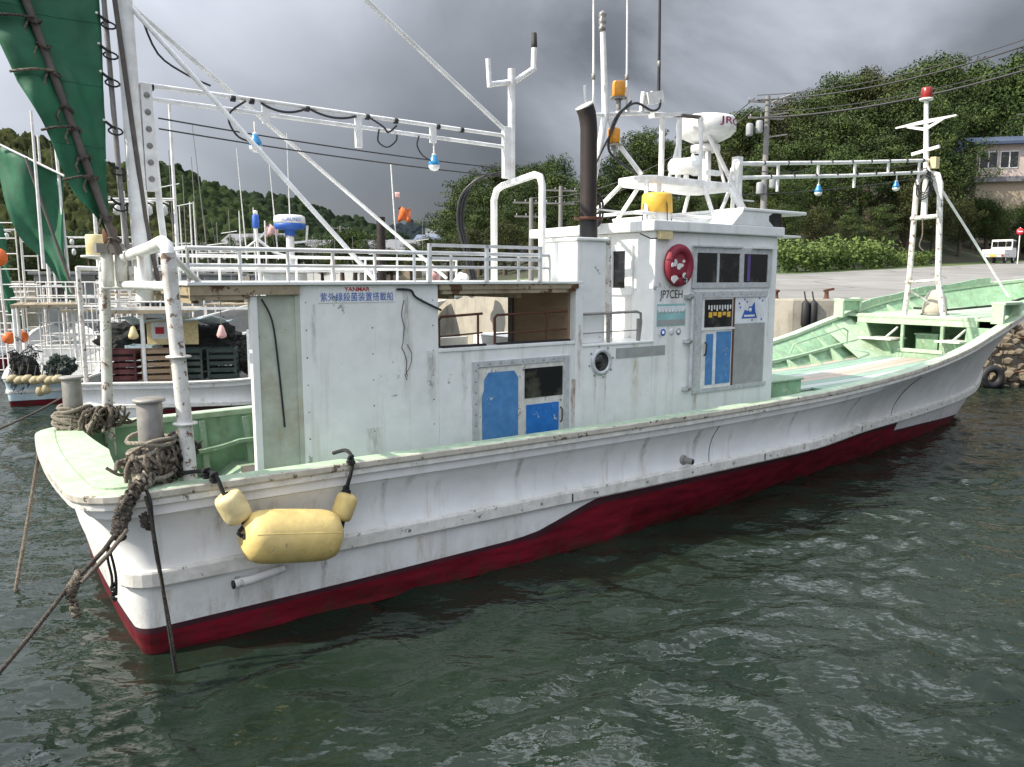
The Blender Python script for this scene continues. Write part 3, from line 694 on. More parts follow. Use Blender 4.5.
boom = MB().tube([(Bz(z), -0.045, z) for z in (3.0, 3.25, 4.0, 4.97, 6.0, 7.2)], 0.032, m_pole, n=9).build('boom', mast)
for k, z in enumerate((3.12, 3.30, 3.62, 3.78, 4.0, 4.16, 4.42, 4.62, 4.80, 5.05, 5.3)):
    mb = MB(); x = Bz(z)
    pts = [(x + 0.05 * math.cos(a), -0.045 + 0.05 * math.sin(a), z + 0.02 * math.sin(2 * a + k)) for a in np.linspace(0, 2 * math.pi, 10)[:-1]]
    mb.tube(pts, 0.012, m_ropedark, n=5, closed=True); mb.tube([(x - 0.04, -0.06, z), (x - 0.07, -0.1, z - 0.07), (x - 0.05, -0.08, z - 0.12)], 0.009, m_ropemid, n=5)
    if k in (2, 4, 6, 8):
        pts = []
        for a in np.linspace(0, 1, 9):
            xx = x + (Lz(z + 0.05) - x) * a; pts.append((xx, -0.09 - 0.07 * math.sin(math.pi * a), z + 0.02 - 0.1 * a + 0.05 * a))
        mb.tube(pts, 0.011, m_ropedark if k != 6 else m_ropemid, n=5)
    mb.build('sail_lashing', mast)
for k, z in enumerate((3.42, 3.72, 4.05, 4.44, 4.66, 4.9)):
    mb = MB(); pts = [(0.26 + 0.055 * math.cos(a), 0.0 + 0.03 * math.sin(a), z + 0.035 * math.sin(a) - 0.02) for a in np.linspace(0, 2 * math.pi, 12)[:-1]]
    mb.tube(pts, 0.008, m_ropeblack, n=5, closed=True); mb.tube([(0.19, 0.0, z + 0.05), (0.23, -0.03, z + 0.01), (0.26, -0.03, z)], 0.012, m_ropeblack, n=5)
    mb.lathe([(0.004, 0), (0.012, 0.002), (0.004, 0.006)], m_whiteplastic, (0.175, -0.01, z + 0.06), (0, -1, 0), n=8); mb.build('sail_ring', mast)

# ---- aft deckhouse
SB = -1.10
dh = MB().box((0.50, -1.145, 2.742), (4.48, 1.145, 2.768), m_house).build('deckhouse', BO, bevel=0.004)     # roof slab carries the house
mb = MB(); mb.box((0.52, -1.13, 2.665), (1.39, 1.13, 2.740), m_soffit); mb.box((2.75, -1.13, 2.69), (4.44, 1.13, 2.740), m_soffit); mb.box((1.46, -1.04, 2.69), (2.75, 1.13, 2.740), m_soffit)
for x in (0.55, 0.9, 1.9, 2.9, 3.7): mb.box((x, -1.03, 2.60), (x + 0.06, 1.04, 2.664), m_soffit)
mb.box((0.52, -1.12, 2.625), (0.98, -1.07, 2.664), m_soffit); mb.box((2.78, -1.12, 2.65), (4.40, -1.07, 2.689), m_soffit); mb.build('roof_beams', dh)
mb = MB(); mb.box((1.40, SB, 0.72), (2.74, SB + 0.05, 2.740), m_house); mb.build('wall_panel', dh, bevel=0.008)
mb = MB()
for k in range(8):
    for x in (1.45, 2.06, 2.68): mb.lathe([(0.007, 0), (0.007, 0.0015), (0.003, 0.003)], m_steel if (k + int(x * 9)) % 3 else m_rust, (x, SB, 0.95 + 0.235 * k), (0, -1, 0), n=7)
mb.build('panel_screws', dh)
mb = MB(); mb.box((2.74, SB + 0.002, 0.74), (4.42, SB + 0.052, 2.10), m_house); mb.box((2.74, SB - 0.012, 2.10), (4.42, SB + 0.16, 2.135), m_house); mb.build('lower_wall', dh, bevel=0.006)
mb = MB(); mb.box((4.42, SB - 0.015, 0.8), (4.52, SB + 0.09, 2.72), m_house); mb.build('corner_post', dh, bevel=0.006)
mb = MB(); mb.box((1.36, SB + 0.002, 0.70), (1.40, -0.36, 2.655), m_bulkhead); mb.build('aft_bulkhead', dh)
mb = MB(); mb.box((0.985, SB, 0.62), (1.045, SB + 0.07, 2.655), m_house); mb.build('door_post', dh, bevel=0.006)
mb = MB(); mb.box((1.045, SB + 0.02, 0.62), (1.40, SB + 0.05, 2.655), m_bulkhead); mb.build('side_panel', dh)
mb = MB(); mb.box((2.05, 1.05, 0.72), (3.75, 1.10, 2.70), m_house); mb.box((3.75, 1.05, 0.72), (4.42, 1.10, 2.05), m_house); mb.build('far_wall', dh)
mb = MB(); mb.box((4.40, SB + 0.09, 0.74), (4.44, 0.02, 2.655), m_ply); mb.box((4.38, 0.0, 0.74), (4.45, 0.09, 2.655), m_pole); mb.build('inner_partition', dh)
mb = MB(); mb.box((1.45, -1.0, 0.70), (4.35, 1.0, 0.76), m_pole); mb.build('house_floor', dh)
# rail inside the long opening
mb = MB(); y = SB + 0.10
for a, b in ((2.80, 3.30), (3.45, 4.38)):
    mb.tube([(a, y, 2.13), (a, y, 2.40), (a + 0.03, y, 2.43), (b, y, 2.45)], 0.014, m_rust, n=6)
    mb.tube([(a, y, 2.24), (b, y, 2.26)], 0.009, m_rust, n=5)
    mb.tube([((a + b) / 2 + 0.2, y, 2.13), ((a + b) / 2 + 0.2, y, 2.44)], 0.012, m_rust, n=6)
    mb.bar((a, y - 0.05, 2.145), (b, y - 0.05, 2.145), 0.05, 0.02, m_black)
mb.build('opening_rail', dh)
# roof guard rail
rail = MB()
for (x0, y0, x1, y1) in ((0.52, -1.12, 4.05, -1.12), (0.52, 1.12, 4.3, 1.12), (0.52, -1.12, 0.52, 1.12)):
    n_p = 9 if abs(x1 - x0) > 1 else 4
    for zz, r in ((3.03, 0.018), (2.90, 0.014)): rail.tube([(x0, y0, zz), (x1, y1, zz)], r, m_rail, n=7)
    for k in range(n_p + 1):
        t = k / n_p; rail.tube([(x0 + (x1 - x0) * t, y0 + (y1 - y0) * t, 2.765), (x0 + (x1 - x0) * t, y0 + (y1 - y0) * t, 3.03)], 0.014, m_rail, n=6)
rail.build('roof_rail', dh)
mb = MB()
for zz in (2.98, 3.10): mb.bar((2.62, -1.16, zz), (3.9, -1.16, zz), 0.03, 0.03, m_rail)
for x in (2.62, 3.25, 3.9): mb.bar((x, -1.16, 2.765), (x, -1.16, 3.115), 0.03, 0.03, m_rail)
mb.build('roof_frame', dh)
# sliding blue doors
dr = MB(); y0, y1 = SB - 0.022, SB + 0.0
dr.box((3.11, y0, 1.93), (4.33, y1, 1.985), m_alu); dr.box((3.11, y0, 0.80), (3.17, y1, 1.93), m_alu); dr.box((4.26, y0, 0.80), (4.33, y1, 1.93), m_alu)
for k in range(9): dr.lathe([(0.008, 0), (0.009, 0.003), (0.002, 0.006)], m_steel, (3.17 + 0.135 * k, y0, 1.957), (0, -1, 0), n=8)
for k in range(6): dr.lathe([(0.008, 0), (0.009, 0.003), (0.002, 0.006)], m_steel, (3.14, y0, 1.35 + 0.11 * k), (0, -1, 0), n=8)
dro = dr.build('sliding_door', dh)
mb = MB(); mb.box((3.18, SB - 0.008, 0.8), (3.72, SB + 0.0, 1.92), m_strake)
poly = [(3.22, 0.8), (3.66, 0.8), (3.66, 1.80), (3.61, 1.87), (3.30, 1.87), (3.245, 1.80), (3.245, 1.70), (3.22, 1.64)]
mb.prism(poly, lambda u, w, t: (u, t, w), SB - 0.013, SB - 0.009, m_blue); mb.build('door_leaf', dro)
mb = MB(); mb.box((3.70, SB - 0.013, 0.8), (4.26, SB - 0.001, 1.93), m_strake); mb.box((3.76, SB - 0.018, 0.8), (4.19, SB - 0.0135, 1.50), m_blue2); mb.build('door_leaf', dro)
mb = MB(); mb.box((3.74, SB - 0.018, 1.57), (4.24, SB - 0.0135, 1.88), m_glass); mb.build('door_window', dro)
mb = MB(); mb.tube([(4.215, SB - 0.02, 1.28), (4.215, SB - 0.045, 1.30), (4.215, SB - 0.045, 1.42), (4.215, SB - 0.02, 1.44)], 0.008, m_black, n=6); mb.build('door_handle', dro)
# name plate
sg = MB().box((1.56, SB - 0.006, 2.588), (2.29, SB - 0.0005, 2.730), m_house).build('sign_plate', dh)
PL = lambda x0, z0, y=SB: (lambda u, w, d: (x0 + u, y - 0.007 - d, z0 + w))
text_mesh('YANMAR', 0.24, 0.036, m_textred, 'lettering', sg, PL(1.80, 2.686), bold=0.022)
text_mesh('紫外線殺菌装置搭載船', 0.69, 0.076, m_textblue, 'lettering', sg, PL(1.58, 2.600))
# cables hanging on the house
mb = MB(); mb.tube([(2.30, SB - 0.02, 2.70), (2.44, SB - 0.02, 2.69), (2.50, SB - 0.02, 2.62), (2.76, SB - 0.02, 2.50)], 0.011, m_cable, n=6)
mb.tube([(1.08, SB - 0.0, 2.63), (1.16, SB + 0.0, 2.45), (1.20, SB + 0.01, 2.1), (1.235, SB + 0.01, 1.55)], 0.008, m_cable, n=6); split_build(mb, 'cable', dh)
mb = MB(); pr = random.Random(4); z = 2.60; x = 2.38; pts = []
while z > 1.85:
    pts.append((x, SB - 0.003, z)); z -= pr.uniform(0.04, 0.09); x += pr.uniform(-0.02, 0.032)
mb.tube(pts, 0.0035, m_maroon, n=4)
pts = [(px_ + 0.05 + 0.03 * math.sin(i), py_, pz_ - 0.25) for i, (px_, py_, pz_) in enumerate(pts[3:9])]; mb.tube(pts, 0.003, m_pole, n=4); mb.build('paint_crack', dh)

# ---- lamp rack post (goalpost) on the deckhouse roof
gp = MB().tube([(4.37, 0.36, 2.765), (4.37, 0.36, 3.72), (4.37, 0.30, 3.83), (4.37, 0.18, 3.87), (4.37, -0.44, 3.93), (4.37, -0.54, 3.90), (4.37, -0.58, 3.80), (4.37, -0.58, 2.765)], 0.04, m_rail, n=12).build('rack_goalpost', BO)
MB().tube([(4.37, 0, 3.86), (4.37, 0, 5.14)], 0.042, m_rail, n=12).build('rack_post', gp)
MB().tube([(4.37, 0.0, 5.00), (4.07, 0.0, 4.93)], 0.03, m_rail, n=8).tube([(4.07, 0, 4.90), (4.05, 0, 5.20)], 0.028, m_rail, n=8).tube([(4.37, 0, 4.98), (4.70, 0, 5.20)], 0.032, m_rail, n=8).tube([(4.68, 0, 5.18), (4.69, 0, 5.42)], 0.032, m_rail, n=8).build('post_fork', gp)
MB().lathe([(0.033, 0), (0.036, 0.02), (0.03, 0.16), (0.01, 0.17)], m_black, (4.69, 0, 5.42), n=10).build('post_light', gp)
MB().box((4.25, -0.03, 3.93), (4.345, 0.03, 4.50), m_rail).build('post_plate', gp, bevel=0.006)
mb = MB()
for k, o in enumerate((0.0, 0.035, 0.07)):
    mb.tube([(4.25 + o, 0.05 + o, 4.0), (4.05, 0.18 + o, 3.93), (3.90 + o, 0.33, 3.75), (3.86 + o, 0.36, 3.45), (3.95 + o, 0.36, 3.1), (4.0 + o, 0.3, 2.78)], 0.017, m_cable, n=6)
mb.build('cable_bundle', gp)
# ---- aft lamp rack
rk = MB().tube([(0.45, 0, 4.44), (1.35, 0, 4.435), (2.4, 0, 4.42), (4.33, 0, 4.40)], 0.021, m_rail, n=9).build('lamp_rack', BO)
MB().tube([(0.45, 0, 4.33), (2.4, 0, 4.305), (4.33, 0, 4.275)], 0.021, m_rail, n=9).build('rack_lower_pipe', rk)
for x in (1.55, 2.48, 3.34): MB().box((x - 0.035, -0.02, 4.23 if x != 2.48 else 4.1), (x + 0.035, 0.02, 4.41), m_rail).build('rack_bracket', rk, bevel=0.004)
mb = MB()
for x in (0.56, 1.25, 1.42, 1.95, 2.58, 2.9, 3.4, 3.7): mb.lathe([(0.022, -0.02), (0.03, -0.02), (0.03, 0.02), (0.022, 0.02)], m_black, (x, 0, 4.432 - 0.008 * x), (1, 0, 0), n=9)
mb.tube(sag((1.5, -0.02, 4.41), (1.95, -0.02, 4.42), 0.06), 0.012, m_cable, n=5); mb.tube(sag((1.95, -0.02, 4.42), (2.45, -0.02, 4.40), 0.05), 0.012, m_cable, n=5)
mb.tube([(2.58, -0.02, 4.41), (2.75, -0.02, 4.33), (2.80, -0.02, 4.28), (2.9, -0.02, 4.36)], 0.01, m_cable, n=5)
mb.tube([(2.70, -0.02, 4.30), (2.68, -0.03, 4.18), (2.78, -0.03, 4.13), (2.88, -0.03, 4.2), (2.90, -0.02, 4.27)], 0.009, m_cable, n=5)
mb.tube([(3.16, -0.02, 4.28), (3.13, -0.03, 4.18), (3.2, -0.03, 4.08), (3.36, 0, 4.03)], 0.008, m_cable, n=5)
mb.tube([(1.36, -0.02, 4.41), (1.22, -0.03, 4.3), (1.2, -0.03, 4.2), (1.28, -0.03, 4.08), (1.44, 0, 4.05)], 0.010, m_cable, n=5)
mb.tube([(0.50, -0.05, 5.0), (0.62, -0.05, 4.7), (0.85, -0.05, 4.56), (1.05, -0.03, 4.50)], 0.010, m_cable, n=5); split_build(mb, 'rack_wire', rk)
for z0, z1 in ((4.17, 4.05), (4.08, 3.96)): MB().tube(sag((0.62, 0.08, z0 + 0.02), (4.3, 0.08, z1), 0.03), 0.0075, m_cable, n=5).build('clothes_line', rk)
MB().tube([(0.40, 0.0, 5.10), (2.14, -1.02, 2.78)], 0.021, m_rail, n=8).build('mast_strut', mast)
MB().tube([(0.40, 0.0, 5.10), (4.05, 0.95, 2.80)], 0.021, m_rail, n=8).build('mast_strut', mast)
MB().tube([(0.39, 0.0, 6.95), (4.33, 0.0, 4.43)], 0.026, m_rail, n=8).build('mast_strut', mast)

# ---- wheelhouse
wh = MB()
wh.box((5.60, SB, 0.74), (7.86, 1.10, 3.33), m_house)
who = wh.build('wheelhouse', BO, bevel=0.012)
mb = MB(); mb.box((4.525, SB + 0.001, 0.74), (5.598, 1.08, 2.06), m_house); mb.box((4.525, SB - 0.012, 2.06), (5.598, 1.08, 2.085), m_house); mb.build('trunk_cabin', who, bevel=0.008)
mb = MB(); mb.box((4.53, -0.99, 2.085), (4.95, -0.40, 3.20), m_house); mb.box((4.50, -1.02, 3.20), (4.98, -0.37, 3.235), m_house); mb.build('funnel_casing', who, bevel=0.012)
MB().tube([(5.07, -0.93, 2.09), (5.02, -0.93, 3.25)], 0.04, m_rustpipe, n=8).build('drain_pipe', who)
mb = MB()
mb.prism([(5.50, -1.17), (7.90, -1.17), (7.90, 1.17), (5.50, 1.17)], lambda u, w, t: (u, w, t), 3.332, 3.45, m_house); rf = mb.build('wheelhouse_roof', who, bevel=0.012)
prof = [(7.02, 3.452), (7.86, 3.452), (7.90, 3.50), (7.78, 3.60), (7.78, 3.64), (7.22, 3.64), (7.12, 3.60)]
mb = MB(); mb.prism([(6.85, 3.451), (7.66, 3.451), (7.56, 3.52), (7.56, 3.58), (7.64, 3.621), (7.05, 3.621)], lambda u, w, t: (u, t, w), -1.165, 1.165, m_house); mb.build('brow', rf)
mb = MB(); mb.box((7.03, -1.18, 3.622), (8.34, 1.18, 3.662), m_house); mb.build('sun_visor', rf, bevel=0.01)
mb = MB(); mb.box((7.88, -1.19, 3.325), (8.22, 1.19, 3.352), m_house); mb.build('lower_lip', rf, bevel=0.006)
mb = MB(); mb.box((7.57, -1.12, 3.452), (7.88, 1.12, 3.620), m_glass); mb.build('visor_window', rf)
# aft window
mb = MB(); x = 5.60
mb.box((x - 0.03, -0.76, 2.68), (x - 0.001, -0.64, 3.12), m_house); mb.box((x - 0.03, -0.42, 2.68), (x - 0.001, -0.36, 3.12), m_house); mb.box((x - 0.035, -0.76, 3.12), (x - 0.001, -0.36, 3.19), m_house); mb.box((x - 0.035, -0.76, 2.60), (x - 0.001, -0.36, 2.68), m_house)
awn = mb.build('aft_window', who); mb = MB(); mb.box((x - 0.008, -0.64, 2.68), (x - 0.0015, -0.42, 3.12), m_glass); mb.build('window_pane', awn)
# starboard window pair
y0 = SB - 0.022; y1 = SB - 0.001
mb = MB(); mb.box((6.22, y0, 3.10), (7.72, y1, 3.17), m_alu); mb.box((6.22, y0, 2.68), (7.72, y1, 2.745), m_alu)
for a, b in ((6.22, 6.29), (7.08, 7.16), (7.64, 7.72)): mb.box((a, y0, 2.745), (b, y1, 3.10), m_alu)
mb.box((6.20, y0 - 0.03, 3.168), (7.10, y0 - 0.001, 3.185), m_alu); mb.box((7.30, y0 - 0.05, 3.168), (7.75, y0 - 0.001, 3.19), m_whiteplastic)
win = mb.build('side_window', who)
for a, b in ((6.29, 6.66), (6.70, 7.08), (7.17, 7.64)):
    MB().box((a, SB - 0.010, 2.745), (b, SB - 0.0015, 3.10), m_glass).build('window_pane', win)
mb = MB(); mb.box((6.66, y0 + 0.006, 2.745), (6.70, y1, 3.10), m_alu); mb.box((7.16, y0 + 0.004, 2.745), (7.20, y1, 3.10), m_black); mb.box((7.24, y0 + 0.011, 2.76), (7.30, SB - 0.0105, 3.09), pmat('purple_curtain', (0.12, 0.07, 0.25), 0.7)); split_build(mb, 'window_mullion', win)
# door
mb = MB(); mb.box((6.28, y0, 2.56), (7.66, y1, 2.635), m_alu); mb.box((6.28, y0, 1.40), (6.40, y1, 2.56), m_alu); mb.box((6.40, y0, 1.40), (7.70, y1, 1.45), m_alu); mb.box((7.64, y0, 1.45), (7.70, y1, 2.56), m_house)
for k in range(7): mb.lathe([(0.008, 0), (0.009, 0.003), (0.002, 0.006)], m_steel, (6.42 + 0.18 * k, y0, 2.598), (0, -1, 0), n=8)
wd = mb.build('wheelhouse_door', who)
mb = MB(); mb.box((6.42, SB - 0.012, 1.45), (7.02, SB - 0.001, 2.56), m_whiteplastic); mb.box((6.99, y0 + 0.002, 1.45), (7.02, y1 - 0.0085, 2.56), m_rust); mb.box((6.40, y0 - 0.004, 2.165), (7.02, SB - 0.0125, 2.19), m_whiteplastic); lf = mb.build('door_leaf', wd)
MB().box((6.46, SB - 0.017, 2.20), (6.97, SB - 0.0125, 2.54), m_glass).build('door_window', lf)
mb = MB(); mb.box((6.50, SB - 0.017, 1.49), (6.63, SB - 0.0125, 2.12), m_blue); mb.box((6.685, SB - 0.017, 1.49), (6.97, SB - 0.0125, 2.14), m_blue); mb.box((6.63, SB - 0.0165, 1.49), (6.685, SB - 0.0128, 2.12), m_sticker); mb.build('door_panel', lf)
mb = MB()
for k in range(9): mb.box((6.52 + 0.05 * k, SB - 0.0188, 2.42 - 0.02 * (k % 2)), (6.545 + 0.05 * k, SB - 0.0174, 2.47), m_whiteplastic)
for k in range(5): mb.box((6.53 + 0.085 * k, SB - 0.0188, 2.32 + 0.02 * (k % 2)), (6.595 + 0.085 * k, SB - 0.0174, 2.385), m_tub)
mb.build('hanging_gloves', lf)
mb = MB(); mb.tube([(6.47, SB - 0.02, 1.86), (6.46, SB - 0.05, 1.88), (6.47, SB - 0.05, 2.0), (6.48, SB - 0.02, 2.02)], 0.010, m_black, n=6); mb.build('door_handle', lf)
MB().box((7.03, SB - 0.010, 1.45), (7.64, SB - 0.001, 2.225), m_greypanel).build('door_panel', wd)
st = MB().box((7.03, SB - 0.011, 2.226), (7.64, SB - 0.001, 2.555), m_sticker).build('door_sticker', wd)
mb = MB(); Y = lambda u, w, t: (u, t, w)
mb.prism([(7.16, 2.29), (7.47, 2.29), (7.43, 2.38), (7.415, 2.50), (7.36, 2.44), (7.30, 2.44), (7.29, 2.38), (7.22, 2.40)], Y, SB - 0.0135, SB - 0.0115, m_textblue)
for (a, b) in ((7.10, 2.47), (7.12, 2.42), (7.25, 2.49), (7.56, 2.50), (7.36, 2.255), (7.55, 2.26), (7.2, 2.52), (7.5, 2.53)): mb.box((a, SB - 0.0135, b), (a + 0.025, SB - 0.0115, b + 0.022), m_textblue)
mb.lathe([(0.0, 0), (0.03, 0.0005), (0.03, 0.001)], m_textwhite, (7.33, SB - 0.0138, 2.395), (0, -1, 0), n=12); mb.box((7.21, SB - 0.0145, 2.31), (7.42, SB - 0.0138, 2.335), m_textwhite); mb.build('sticker_emblem', st)
# pipe beside the door, stickers, call sign
mb = MB(); mb.tube([(6.20, SB - 0.05, 1.45), (6.20, SB - 0.05, 2.60)], 0.022, m_alu, n=8)
for z in (1.48, 2.05, 2.58): mb.lathe([(0.02, 0), (0.035, 0.0), (0.035, 0.02), (0.012, 0.05)], m_steel, (6.18, SB - 0.03, z), (0, -1, 0), n=9); mb.box((6.10, SB - 0.06, z - 0.02), (6.24, SB - 0.001, z + 0.02), m_alu)
mb.build('door_bar', who)
text_mesh('JP7CEH', 0.38, 0.125, m_textblack, 'call_sign', who, PL(5.69, 2.535, SB + 0.004))
nt_ = MB().box((5.60 + 0.05, SB - 0.004, 2.24), (6.13, SB - 0.0005, 2.50), m_teal).build('notice', who)
mb = MB(); mb.box((5.655, SB - 0.0055, 2.43), (6.125, SB - 0.0043, 2.475), m_sticker); mb.box((5.655, SB - 0.0055, 2.25), (6.125, SB - 0.0043, 2.315), m_greypanel)
for k in range(8): mb.lathe([(0, 0), (0.026, 0.0004), (0.026, 0.0008)], m_sticker, (5.70 + 0.055 * k, SB - 0.0046, 2.415), (0, -1, 0), n=10)
mb.build('notice_pattern', nt_)
for x, m in ((5.76, m_textblue), (5.90, m_sticker), (6.02, m_greypanel)):
    MB().lathe([(0.0, 0), (0.042, 0.001), (0.042, 0.003)], m, (x, SB - 0.001, 2.17), (0, -1, 0), n=16).lathe([(0, 0), (0.02, 0.001), (0.02, 0.001)], m_sticker if m != m_sticker else m_alu, (x, SB - 0.0045, 2.17), (0, -1, 0), n=12).build('round_sticker', who)
MB().box((5.02, SB - 0.004, 1.905), (5.80, SB + 0.0005, 2.02), m_greypanel).build('number_plate', who)
# porthole
mb = MB(); px_, pz_ = 4.80, 1.885
mb.lathe([(0.115, 0), (0.15, 0.0), (0.15, 0.012), (0.13, 0.025), (0.108, 0.02), (0.105, 0.002)], m_alu, (px_, SB, pz_), (0, -1, 0), n=28); ph = mb.build('porthole', who)
MB().lathe([(0, 0), (0.107, 0.001), (0.107, 0.004)], m_glass, (px_, SB - 0.0005, pz_), (0, -1, 0), n=28).build('porthole_glass', ph)
mb = MB()
for k in range(8):
    a = k * math.pi / 4 + 0.2; mb.lathe([(0.012, 0), (0.012, 0.006), (0.004, 0.011)], m_steel, (px_ + 0.175 * math.cos(a), SB, pz_ + 0.175 * math.sin(a)), (0, -1, 0), n=8)
mb.build('porthole_bolts', ph)
# hand rail on the trunk cabin ledge
mb = MB(); y = SB + 0.05
mb.tube([(4.55, y, 2.41), (5.38, y, 2.42), (5.44, y, 2.40), (5.45, y, 2.30), (5.42, y, 2.09)], 0.016, m_steel, n=7); mb.tube([(4.95, y, 2.085), (4.95, y, 2.41)], 0.018, m_steel, n=7); mb.tube([(5.42, y + 0.01, 2.085), (5.42, y + 0.01, 2.34)], 0.024, m_steel, n=7)
mb.tube([(4.55, y, 2.20), (5.40, y, 2.21)], 0.007, m_steel, n=5); mb.build('hand_rail', who)
MB().box((5.62, SB - 0.06, 3.24), (5.82, SB - 0.002, 3.33), m_yelpale).tube([(5.60, SB - 0.03, 3.25), (5.50, SB - 0.03, 3.24), (5.40, SB + 0.05, 3.30)], 0.008, m_cable, n=5).build('deck_floodlight', who)
# exhaust pipe
ex = MB().tube([(4.94, -0.70, 3.235), (4.935, -0.70, 3.45)], 0.104, m_black, n=18).build('exhaust_pipe', BO)
MB().lathe([(0.118, 0), (0.165, 0.004), (0.165, 0.025), (0.118, 0.03)], m_rust, (4.935, -0.70, 3.45), n=18).build('exhaust_flange', ex)
MB().tube([(4.935, -0.70, 3.47), (4.93, -0.70, 3.9), (4.925, -0.70, 4.44), (4.915, -0.70, 4.52), (4.895, -0.70, 4.60), (4.86, -0.70, 4.67)], [0.095, 0.095, 0.095, 0.097, 0.10, 0.102], m_exhaust, n=18).build('exhaust_stack', ex)
MB().lathe([(0.02, 0.0), (0.102, 0.0), (0.104, 0.02), (0.090, 0.022), (0.085, -0.05), (0.02, -0.06)], m_strake, (4.862, -0.70, 4.668), (-0.5, 0, 0.86), n=18).build('exhaust_cap', ex)
# ---- platform with radar on the wheelhouse roof
pf = MB(); outline = [(6.05, -0.38), (6.2, -0.50), (7.60, -0.50), (7.78, -0.38), (7.78, 0.20), (7.60, 0.30), (6.2, 0.12), (6.05, 0.02)]
pf.prism(outline, lambda u, w, t: (u, w, t), 3.96, 4.06, m_rail); pfo = pf.build('radar_platform', BO, bevel=0.02)
mb = MB()
for (a, b) in (((6.12, -0.42), (5.74, -0.80)), ((6.12, 0.02), (5.74, 0.40)), ((7.6, -0.5), (7.72, -0.75)), ((7.6, 0.22), (7.72, 0.5)), ((7.1, -0.48), (7.0, -0.8)), ((7.1, 0.2), (7.0, 0.5)), ((6.3, -0.46), (6.26, -0.5)), ((6.5, 0.1), (6.3, 0.4))):
    MB().tube([(a[0], a[1], 3.99), (b[0], b[1], 3.45)], 0.028, m_rail, n=8).build('platform_leg', pfo)
mb.tube([(5.68, -0.78, 3.56), (7.68, -0.7, 3.56)], 0.02, m_rail, n=7); mb.tube([(5.78, -0.72, 3.58), (5.78, 0.40, 3.58)], 0.022, m_rail, n=7); mb.build('platform_rail', pfo)
rd = MB(); rd.lathe([(0.12, 0.0), (0.16, 0.02), (0.33, 0.10), (0.40, 0.17), (0.405, 0.24), (0.40, 0.31), (0.37, 0.355), (0.25, 0.385), (0.05, 0.40)], m_whiteplastic, (7.66, 0, 4.62), n=40)
rdo = rd.build('radome', pfo)
mb = MB(); mb.lathe([(0.20, 0), (0.20, 0.08), (0.14, 0.09)], m_rail, (7.66, 0, 4.53), n=18); mb.lathe([(0.09, 0), (0.08, 0.5)], m_rail, (7.66, 0, 4.05), n=14)
for a in (0.8, 2.4, 4.0, 5.5): mb.tube([(7.66 + 0.28 * math.cos(a), 0.28 * math.sin(a), 4.06), (7.66 + 0.15 * math.cos(a), 0.15 * math.sin(a), 4.54)], 0.022, m_rail, n=7)
mb.build('radar_pedestal', pfo)
# letters wrap the drum; the drum's near point faces local direction ~ -55 deg
def drum(x0, z0):
    def f(u, w, d):
        a = x0 + u / 0.406; return (7.66 + (0.4065 + d * 0.4) * math.cos(a), (0.4065 + d * 0.4) * math.sin(a), z0 + w)
    return f
text_mesh('JRC', 0.38, 0.12, m_textmaroon, 'lettering', rdo, drum(R_(-113), 4.815), 0.004, bold=0.012)
mb = MB()
for x, y in ((6.70, -0.1), (7.02, -0.1)): mb.tube([(x, y, 4.06), (x, y, 4.86 + 0.2 * (x - 6.7))], 0.036, m_rail, n=8)
mb.bar((6.5, -0.1, 4.86), (7.1, -0.1, 4.95), 0.10, 0.05, m_rail); mb.bar((6.25, 0.1, 4.92), (7.05, -0.1, 4.93), 0.06, 0.03, m_rail)
mb.tube([(6.85, -0.1, 4.10), (7.0, -0.1, 4.55)], 0.022, m_rail, n=7); mb.tube([(7.35, -0.2, 4.06), (7.33, -0.2, 4.9)], 0.026, m_rail, n=7)
mb.tube([(7.30, -0.2, 4.92), (8.32, -0.25, 3.66)], 0.03, m_rail, n=8); mb.tube([(6.9, -0.1, 4.92), (7.32, -0.2, 4.92)], 0.028, m_pole, n=7); mb.build('aerial_frame', pfo)
mb = MB(); mb.lathe([(0.05, -0.24), (0.10, -0.2), (0.11, 0.05), (0.13, 0.10), (0.13, 0.16), (0.02, 0.17)], m_whiteplastic, (6.98, -0.28, 4.25), (0.85, -0.5, 0.05), n=18); mb.box((7.2, -0.5, 4.14), (7.42, -0.42, 4.2), m_rail)
mb.lathe([(0.04, 0), (0.03, 0.12)], m_rail, (6.98, -0.28, 4.06), n=10); mb.build('searchlight', pfo)
MB().lathe([(0.03, 0), (0.10, 0.02), (0.11, 0.06), (0.10, 0.1), (0.02, 0.11)], m_whiteplastic, (7.62, -0.50, 4.26), (0.75, -0.6, 0), n=16).tube([(7.6, -0.48, 4.06), (7.62, -0.5, 4.25)], 0.02, m_rail, n=7).build('loudhailer', pfo)
